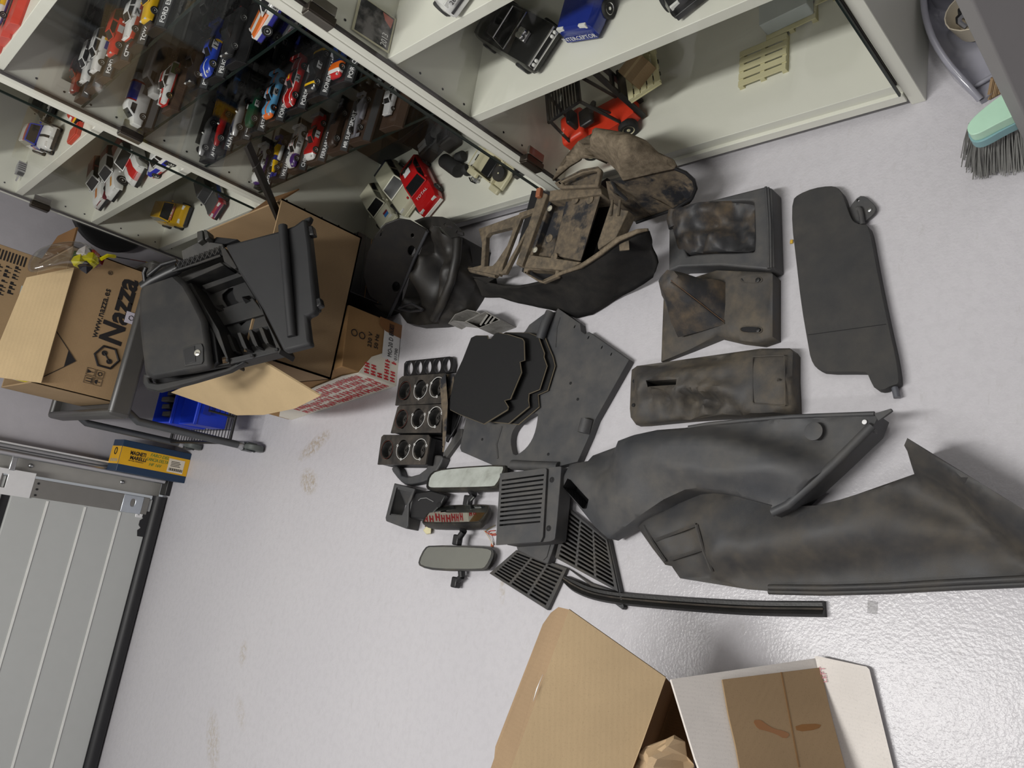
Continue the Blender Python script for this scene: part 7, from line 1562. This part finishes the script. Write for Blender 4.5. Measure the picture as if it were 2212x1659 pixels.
    tube('ribbon_end', [PY(218, 560, 2.58), PY(232, 552, 2.58), PY(248, 554, 2.60)], .006, flat('yellow_foil', srgb(226, 214, 20), .25, coat=.5), bg, 6)
    cd_ = thing('thin_cord', 'thin multicoloured cord stretching from the bag to the trolley handle', 'cord', tuple(PY(250, 556, 2.72)))
    P0 = [PY(246, 554, 2.70), PY(280, 560, 2.78), PY(315, 566, 2.84), PY(345, 574, 2.88)]
    for i in range(3): tube('cord_section', [P0[i], P0[i + 1]], .0018, flat('cord%d' % i, (srgb(40, 44, 70), srgb(110, 40, 40), srgb(196, 180, 20))[i], .5), cd_, 5)
tray_boxes()
def yellow_box():
    x0, x1, y0, y1, h = .100, .224, 3.214, 3.320, .275
    t = thing('parts_box', 'yellow and blue car parts box standing beside the door track', 'box', (x0, y0, 0))
    yb = flat('yellow_print', srgb(222, 168, 22), .45); bb = flat('navy_print', srgb(24, 50, 78), .45)
    box('box_body', (x0, y0, 0), (x1, y1, h), bb, t, world=True, bev=.002)
    fr = Frame((x0, y0 - .0006, h), (0, 0, -1), (1, 0, 0))
    plate('yellow_band', fr, [(0.001, .028), (h - .001, .028), (h - .001, .098), (0.001, .098)], yb, t, t=.0005, px=False)
    ft = Frame((x0, y1, h + .0004), (0, -1, 0), (1, 0, 0))
    plate('yellow_band', ft, [(0, .028), (y1 - y0 - .001, .028), (y1 - y0 - .001, .098), (0, .098)], yb, t, t=.0005, px=False)
    text('MAGNETI', fr, (.035, .072), .015, INK, t, width=.060, bold=.0006, lift=.0012); text('MARELLI', fr, (.038, .054), .014, INK, t, width=.062, bold=.0006, lift=.0012); text('AFTER MARKET', fr, (.034, .046), .005, INK, t, width=.06, lift=.0012)
    gi = flat('green_pen', srgb(70, 130, 60), .6)
    text('FARO DEL', fr, (.112, .080), .013, gi, t, width=.075, shear=.2, lift=.0012); text('LANCIA DELTA', fr, (.102, .062), .013, gi, t, width=.085, shear=.2, lift=.0012); text('HF 16V', fr, (.115, .043), .012, gi, t, width=.05, shear=.2, lift=.0012)
    lb = plate('white_label', fr, [(h - .085, .034), (h - .02, .034), (h - .02, .088), (h - .085, .088)], flat('cream_label', srgb(220, 210, 190), .6), t, t=.0005, base=.0006, px=False)
    for k in range(14): plate('barcode_bar', fr, [(h - .078 + k * .004, .040), (h - .076 + k * .004 + .001 * (k % 2), .040), (h - .076 + k * .004 + .001 * (k % 2), .051), (h - .078 + k * .004, .051)], INK, lb, t=.0002, px=False, base=.0012)
    for k in range(4): plate('label_print', fr, [(h - .075, .058 + k * .006), (h - .035 - .004 * (k % 2), .058 + k * .006), (h - .035 - .004 * (k % 2), .0605 + k * .006), (h - .075, .0605 + k * .006)], INK, lb, t=.0002, px=False, base=.0012)
    tube('round_emblem', [ft.W(.055 + .013 * math.cos(a), .078 + .013 * math.sin(a), .0012) for a in [i * PI / 8 for i in range(16)]], .002, INK, t, 5, closed=True)
    for k in range(4): plate('symbol', ft, [(.02 + k * .02, .036), (.03 + k * .02, .036), (.03 + k * .02, .048), (.02 + k * .02, .048)], flat('grey_symbol', (.25, .28, .32), .6), t, t=.0002, px=False, base=.0006)
yellow_box()
# ---------------------------------------------------------------- open white-faced box in the foreground
kX = 920 / 2212
def X_(L): return zm(1040, 1280, kX, L)
def fore_box():
    h = .25
    t = thing('open_box', 'open white-faced cardboard box with kraft inside and crumpled paper', 'box', tuple(P(1500, 1700, 0)))
    def sheet(nm, L, mat, th=.005, par=None):
        c = [P(*p) for p in L]; n = (c[1] - c[0]).cross(c[-1] - c[0]).normalized() * th
        if n.dot(CAM - c[0]) > 0: n = -n
        k = len(c); return mk(nm, c + [p + n for p in c], [tuple(range(k)), tuple(range(2 * k - 1, k - 1, -1))] + [(i, (i + 1) % k, k + (i + 1) % k, k + i) for i in range(k)], mat, par or t, None, True, 0)
    A = (965, 445); 
    lid = sheet('lid_flap', X_([(455, 88, h + .10), (958, 442, h + .0), (830, 800, h + .0), (640, 1290, h + .0), (30, 1290, h + .10), (155, 911, h + .10)]), card('lid_kraft', srgb(170, 148, 116), wave=42, axis='Y', depth=.05))
    sheet('lid_tuck', X_([(455, 88, h + .10), (155, 911, h + .10), (30, 1290, h + .10), (-80, 1290, h + .05), (66, 860, h + .075), (72, 800, h + .075), (318, 165, h + .075), (360, 105, h + .08), (400, 75, h + .09)]), card('tuck_kraft', srgb(156, 132, 104), wave=42, depth=.05))
    sheet('tuck_tear', X_([(318, 425, h + .1065), (300, 470, h + .1065), (268, 565, h + .1065), (285, 500, h + .1065)]), WINK, .0008, lid)
    o3 = [P(*p) for p in X_([(985, 450, h), (1740, 340, .012), (1270, 1290, h)])]
    fp = Frame(o3[0], o3[1] - o3[0], o3[2] - o3[0])
    if fp.n.dot(CAM - fp.o) < 0: fp = Frame(o3[0], o3[2] - o3[0], o3[1] - o3[0])
    wl = plate('near_panel', fp, X_([(985, 450), (1740, 340), (1800, 600), (1960, 1260), (1270, 1290), (1110, 860)]), WHCARD, t, t=.005, base=-.005)
    plate('inner_flap', fp, X_([(1243, 456), (1550, 418), (1752, 393), (1812, 650), (1975, 1260), (1400, 1290), (1312, 800), (1275, 640)]), card('inner_kraft', srgb(156, 132, 102), wave=42, axis='Y', depth=.05), t, t=.003, base=.0015, bev=.0006)
    gl = flat('glue_smear', srgb(150, 104, 64), .12, coat=.6)
    plate('glue_mark', fp, X_([(1400, 668), (1440, 664), (1472, 690), (1510, 712), (1560, 722), (1595, 740), (1570, 766), (1520, 738), (1470, 722), (1425, 712)]), gl, wl, t=.0005, base=.0047, rnd=1)
    plate('glue_mark', fp, X_([(1620, 690), (1760, 684), (1740, 715), (1630, 728)]), card('glue_stain', srgb(140, 100, 62)), wl, t=.0003, base=.0046, rnd=1)
    plate('fold_crease', fp, X_([(1545, 418), (1552, 418), (1644, 911), (1636, 911)]), card('crease', srgb(140, 108, 74)), wl, t=.0006, base=.0046)
    fo = sheet('outer_flap', X_([(1752, 345, .020), (1745, 330, .022), (2000, 385, .012), (2015, 400, .012), (2140, 911, .012), (2230, 1260, .012), (1960, 1260, .02), (1870, 911, .02)]), WHCARD, .006)
    tx = [P(*p, .0215) for p in X_([(1780, 470), (1778, 400)])]
    f = Frame(P(*X_([(1798, 468)])[0], .0205), P(*X_([(1784, 390)])[0], .0205) - P(*X_([(1798, 468)])[0], .0205), P(*X_([(1770, 468)])[0], .0205) - P(*X_([(1798, 468)])[0], .0205))
    text('LEFT', f, (0, 0), .0085, flat('faded_red_ink', srgb(190, 120, 130), .6), t, lift=.002)
    # inside walls and bottom
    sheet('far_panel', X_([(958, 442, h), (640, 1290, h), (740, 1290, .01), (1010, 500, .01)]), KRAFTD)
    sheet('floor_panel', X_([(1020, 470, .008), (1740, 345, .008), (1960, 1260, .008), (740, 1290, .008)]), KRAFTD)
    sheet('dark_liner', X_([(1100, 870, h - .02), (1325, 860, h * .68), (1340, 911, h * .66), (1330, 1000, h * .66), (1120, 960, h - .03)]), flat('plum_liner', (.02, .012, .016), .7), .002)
    # crumpled packing paper
    pp = card('packing_paper', srgb(198, 172, 138), wave=3, depth=.05)
    tp = thing('packing_paper', 'crumpled brown packing paper bulging out of the open box', 'paper', tuple(P(1480, 1660, .15)))
    relief('paper_ball', X_([(750, 1000, .17), (745, 905, .20), (800, 835, .22), (850, 800, .23), (960, 760, .24), (1000, 740, .24), (1055, 775, .24), (1065, 850, .23), (1110, 900, .22), (1080, 1000, .20), (1000, 1200, .17), (800, 1200, .17)]), X_([(900, 850, .275), (980, 800, .26), (1000, 900, .25), (860, 900, .25), (940, 960, .27), (1040, 880, .235)]), pp, tp, .010, .022, 38, skirt=False, th=.002, sm=12)
    relief('paper_ball', X_([(1110, 1000, .16), (1110, 900, .19), (1125, 835, .215), (1175, 855, .215), (1190, 835, .22), (1230, 870, .21), (1290, 880, .2), (1320, 911, .19), (1320, 1100, .16), (1150, 1150, .16)]), X_([(1180, 920, .235), (1240, 930, .22), (1150, 980, .22)]), pp, tp, .010, .020, 42, skirt=False, th=.002, sm=12)
fore_box()
# ---------------------------------------------------------------- brush, dustpan, grey panel by the cabinet end
def cleaning():
    # upright grey panel (door leaf) standing close to the camera
    K = P(2262, 352); 
    t = thing('grey_panel', 'tall plain grey door leaf standing in front of the dustpan', 'door leaf', (K.x, K.y, 0), -PI / 4 + .12)
    gm = flat('grey_leaf_paint', srgb(140, 138, 137), .5, var=.03)
    box('leaf', (0, 0, .01), (.42, .030, 1.25), gm, t, None, .003); box('foot', (.02, .004, 0), (.40, .026, .01), BLACK, t)
    # dustpan standing behind it
    gp = flat('translucent_grey_plastic', srgb(150, 150, 160), .18, coat=.4)
    q = P(2060, 110); t = thing('dustpan', 'grey plastic dustpan holding a torn cup, beside the cabinet', 'dustpan', (q.x, q.y, 0))
    k = 232 / 916; Zc = lambda L: zm(1980, 0, k, L)
    L = Zc([(40, -120, .07), (40, 60, .075), (70, 220, .07), (130, 380, .06), (250, 560, .045), (400, 720, .03), (540, 860, .012), (580, 840, .012), (740, 720, .012), (900, 640, .015), (1050, 560, .02), (1150, -200, .09)])
    relief('pan', L, Zc([(160, 60, .012), (220, 220, .010), (320, 420, .009), (450, 600, .008), (500, 740, .008), (700, 620, .008), (400, 200, .010), (700, 300, .010), (300, -60, .012), (800, -60, .012)]), gp, t, .010, 0, zb=0, pw=4.5)
    tube('pan_rim', [P(*p) for p in Zc([(60, -120, .075), (60, 60, .079), (95, 220, .074), (155, 370, .064), (270, 545, .049), (410, 700, .035), (545, 850, .014)])], .006, gp, t, 10, smoothpath=1)
    tube('pan_lip', [P(*p) for p in Zc([(495, 740, .012), (610, 670, .012), (720, 610, .012)])], .004, gp, t, 8)
    # torn paper cup with film
    t = thing('paper_cup', 'torn cream paper cup stuffed with clear film in the dustpan', 'cup', tuple(P(2110, 60, .012)))
    cm = flat('cream_paper', srgb(206, 196, 176), .6); 
    V = []; F = []; n = 20; cx_, cy_ = P(2105, 45, .03).x, P(2105, 45, .03).y
    R1, R2 = .040, .030
    for j, (r, z) in enumerate(((R2, .013), (R2 + .004, .03), (R1, .062), (R1 - .002, .062), (R2 + .002, .03), (R2 - .004, .016))):
        for i in range(n): a = 2 * PI * i / n; V.append((cx_ + r * math.cos(a), cy_ + r * math.sin(a), z + (.010 * math.sin(3 * a) * noise.noise(Vector((i * .8, 2, 1))) if j in (2, 3) else 0)))
    for j in range(5):
        for i in range(n): F.append((j * n + i, j * n + (i + 1) % n, (j + 1) * n + (i + 1) % n, (j + 1) * n + i))
    F.append(tuple(range(5 * n, 6 * n))); mk('cup_wall', V, F, cm, t, None, True, 40)
    for i in range(9):
        a = i * 2.4; p = Vector((cx_ + .018 * math.cos(a), cy_ + .018 * math.sin(a), .048 + .006 * (i % 3)))
        tube('film_fold', [p + Vector((-.014, -.006, 0)), p + Vector((0, .006, .006)), p + Vector((.013, -.004, .002))], .004, BLACK if i % 3 == 0 else flat('film_glint', (.30, .30, .32), .1, .5), t, 6, smoothpath=1)
    # wooden lip of a second broom
    t = thing('broom_head', 'tan natural-bristle broom tuft under the mint brush', 'broom', tuple(P(2160, 200, 0)))
    for i in range(14):
        a = P(2136 + i * 4.2, 214 - i * 2.4, .002); b = P(2130 + i * 4.2, 205 - i * 2.4, .03) + Vector((.03, -.01, 0)); tube('bristle_tuft', [a, b], .004, flat('tan_bristle%d' % (i % 3), (srgb(150, 124, 92), srgb(128, 104, 76), srgb(168, 142, 108))[i % 3], .7), t, 5)
    # mint brush
    t = thing('hand_brush', 'mint green brush head with long grey bristles', 'brush', tuple(P(2160, 330, 0)))
    mint = flat('mint_plastic', srgb(186, 226, 200), .35); teal = flat('teal_rubber', srgb(128, 168, 172), .45)
    zt = .105
    top = Zc([(445, 1130), (470, 1070), (530, 1000), (640, 900), (800, 800), (900, 1000), (1100, 900), (1100, 1040), (850, 1020), (700, 1090), (600, 1150), (530, 1180), (470, 1180)])
    top = Zc([(448, 1140), (460, 1090), (520, 1020), (640, 920), (800, 805), (980, 700), (1100, 640), (1160, 820), (1050, 930), (880, 1010), (720, 1085), (600, 1150), (530, 1182), (475, 1185)])
    hd = plate('brush_block', hz(zt), top, mint, t, t=.020, base=-.006, bev=.006, rnd=1, seg=3)
    low = Zc([(438, 1150), (450, 1100), (510, 1030), (640, 940), (800, 830), (980, 730), (1110, 660), (1170, 840), (1060, 960), (890, 1040), (730, 1120), (610, 1190), (535, 1222), (470, 1215)])
    plate('rubber_skirt', hz(zt - .008), low, teal, t, t=.018, base=-.016, bev=.006, rnd=1, seg=3)
    random.seed(2); V = []; F = []
    gb = flat('grey_bristle', srgb(130, 130, 126), .5, var=.3)
    A0 = Vector(P(*Zc([(500, 1200)])[0], zt - .02)); A1 = Vector(P(*Zc([(1110, 900)])[0], zt - .02)); B0 = Vector(P(*Zc([(480, 1530)])[0], .003)); B1 = Vector(P(*Zc([(1180, 1440)])[0], .003)); dep = Vector((.035, .012, 0))
    for i in range(9):
        for j in range(3):
            V = []; F = []
            for m in range(26):
                s = (i + random.random()) / 9; d = (j + random.random()) / 3
                p0 = A0.lerp(A1, s) + dep * d; p1 = B0.lerp(B1, s + random.uniform(-.04, .04)) + dep * d * 1.4 + Vector((random.uniform(-.006, .006), random.uniform(-.006, .006), random.uniform(0, .008)))
                r = .0008; k = len(V); ex = Vector((r, 0, 0)); ey = Vector((0, r, 0)); mid = p0.lerp(p1, .5) + Vector((0, 0, .004))
                for q in (p0, mid, p1): V += [q + ex, q - ex * .5 + ey, q - ex * .5 - ey]
                for u in (0, 3):
                    for a in range(3): F.append((k + u + a, k + u + (a + 1) % 3, k + u + 3 + (a + 1) % 3, k + u + 3 + a))
            o = mk('bristle_tuft', V, F, gb, t, None, True, 0, recalc=False); o['kind'] = 'stuff'
    # stub handle up behind the panel
    tube('handle', [P(*Zc([(1000, 860)])[0], zt + .012), P(*Zc([(1000, 860)])[0], zt + .012) + Vector((.07, .03, .35))], .012, mint, t, 12)
cleaning()
t = thing('crumb_scrap', 'tiny yellow crumb on the floor beside the sun visor', 'debris', tuple(P(1711, 523)))
box('crumb', (-.004, -.003, 0), (.004, .003, .004), flat('yellow_crumb', srgb(210, 170, 60), .6), t, None, .001)
t = thing('clear_film', 'small clear plastic scrap on the floor near the seal strip', 'plastic scrap', tuple(P(1885, 1312)))
box('scrap', (-.010, -.008, 0), (.010, .008, .0012), glassy('scrap_film', (.92, .92, .92), .3, .1), t, None, .0005)
bake_texts()
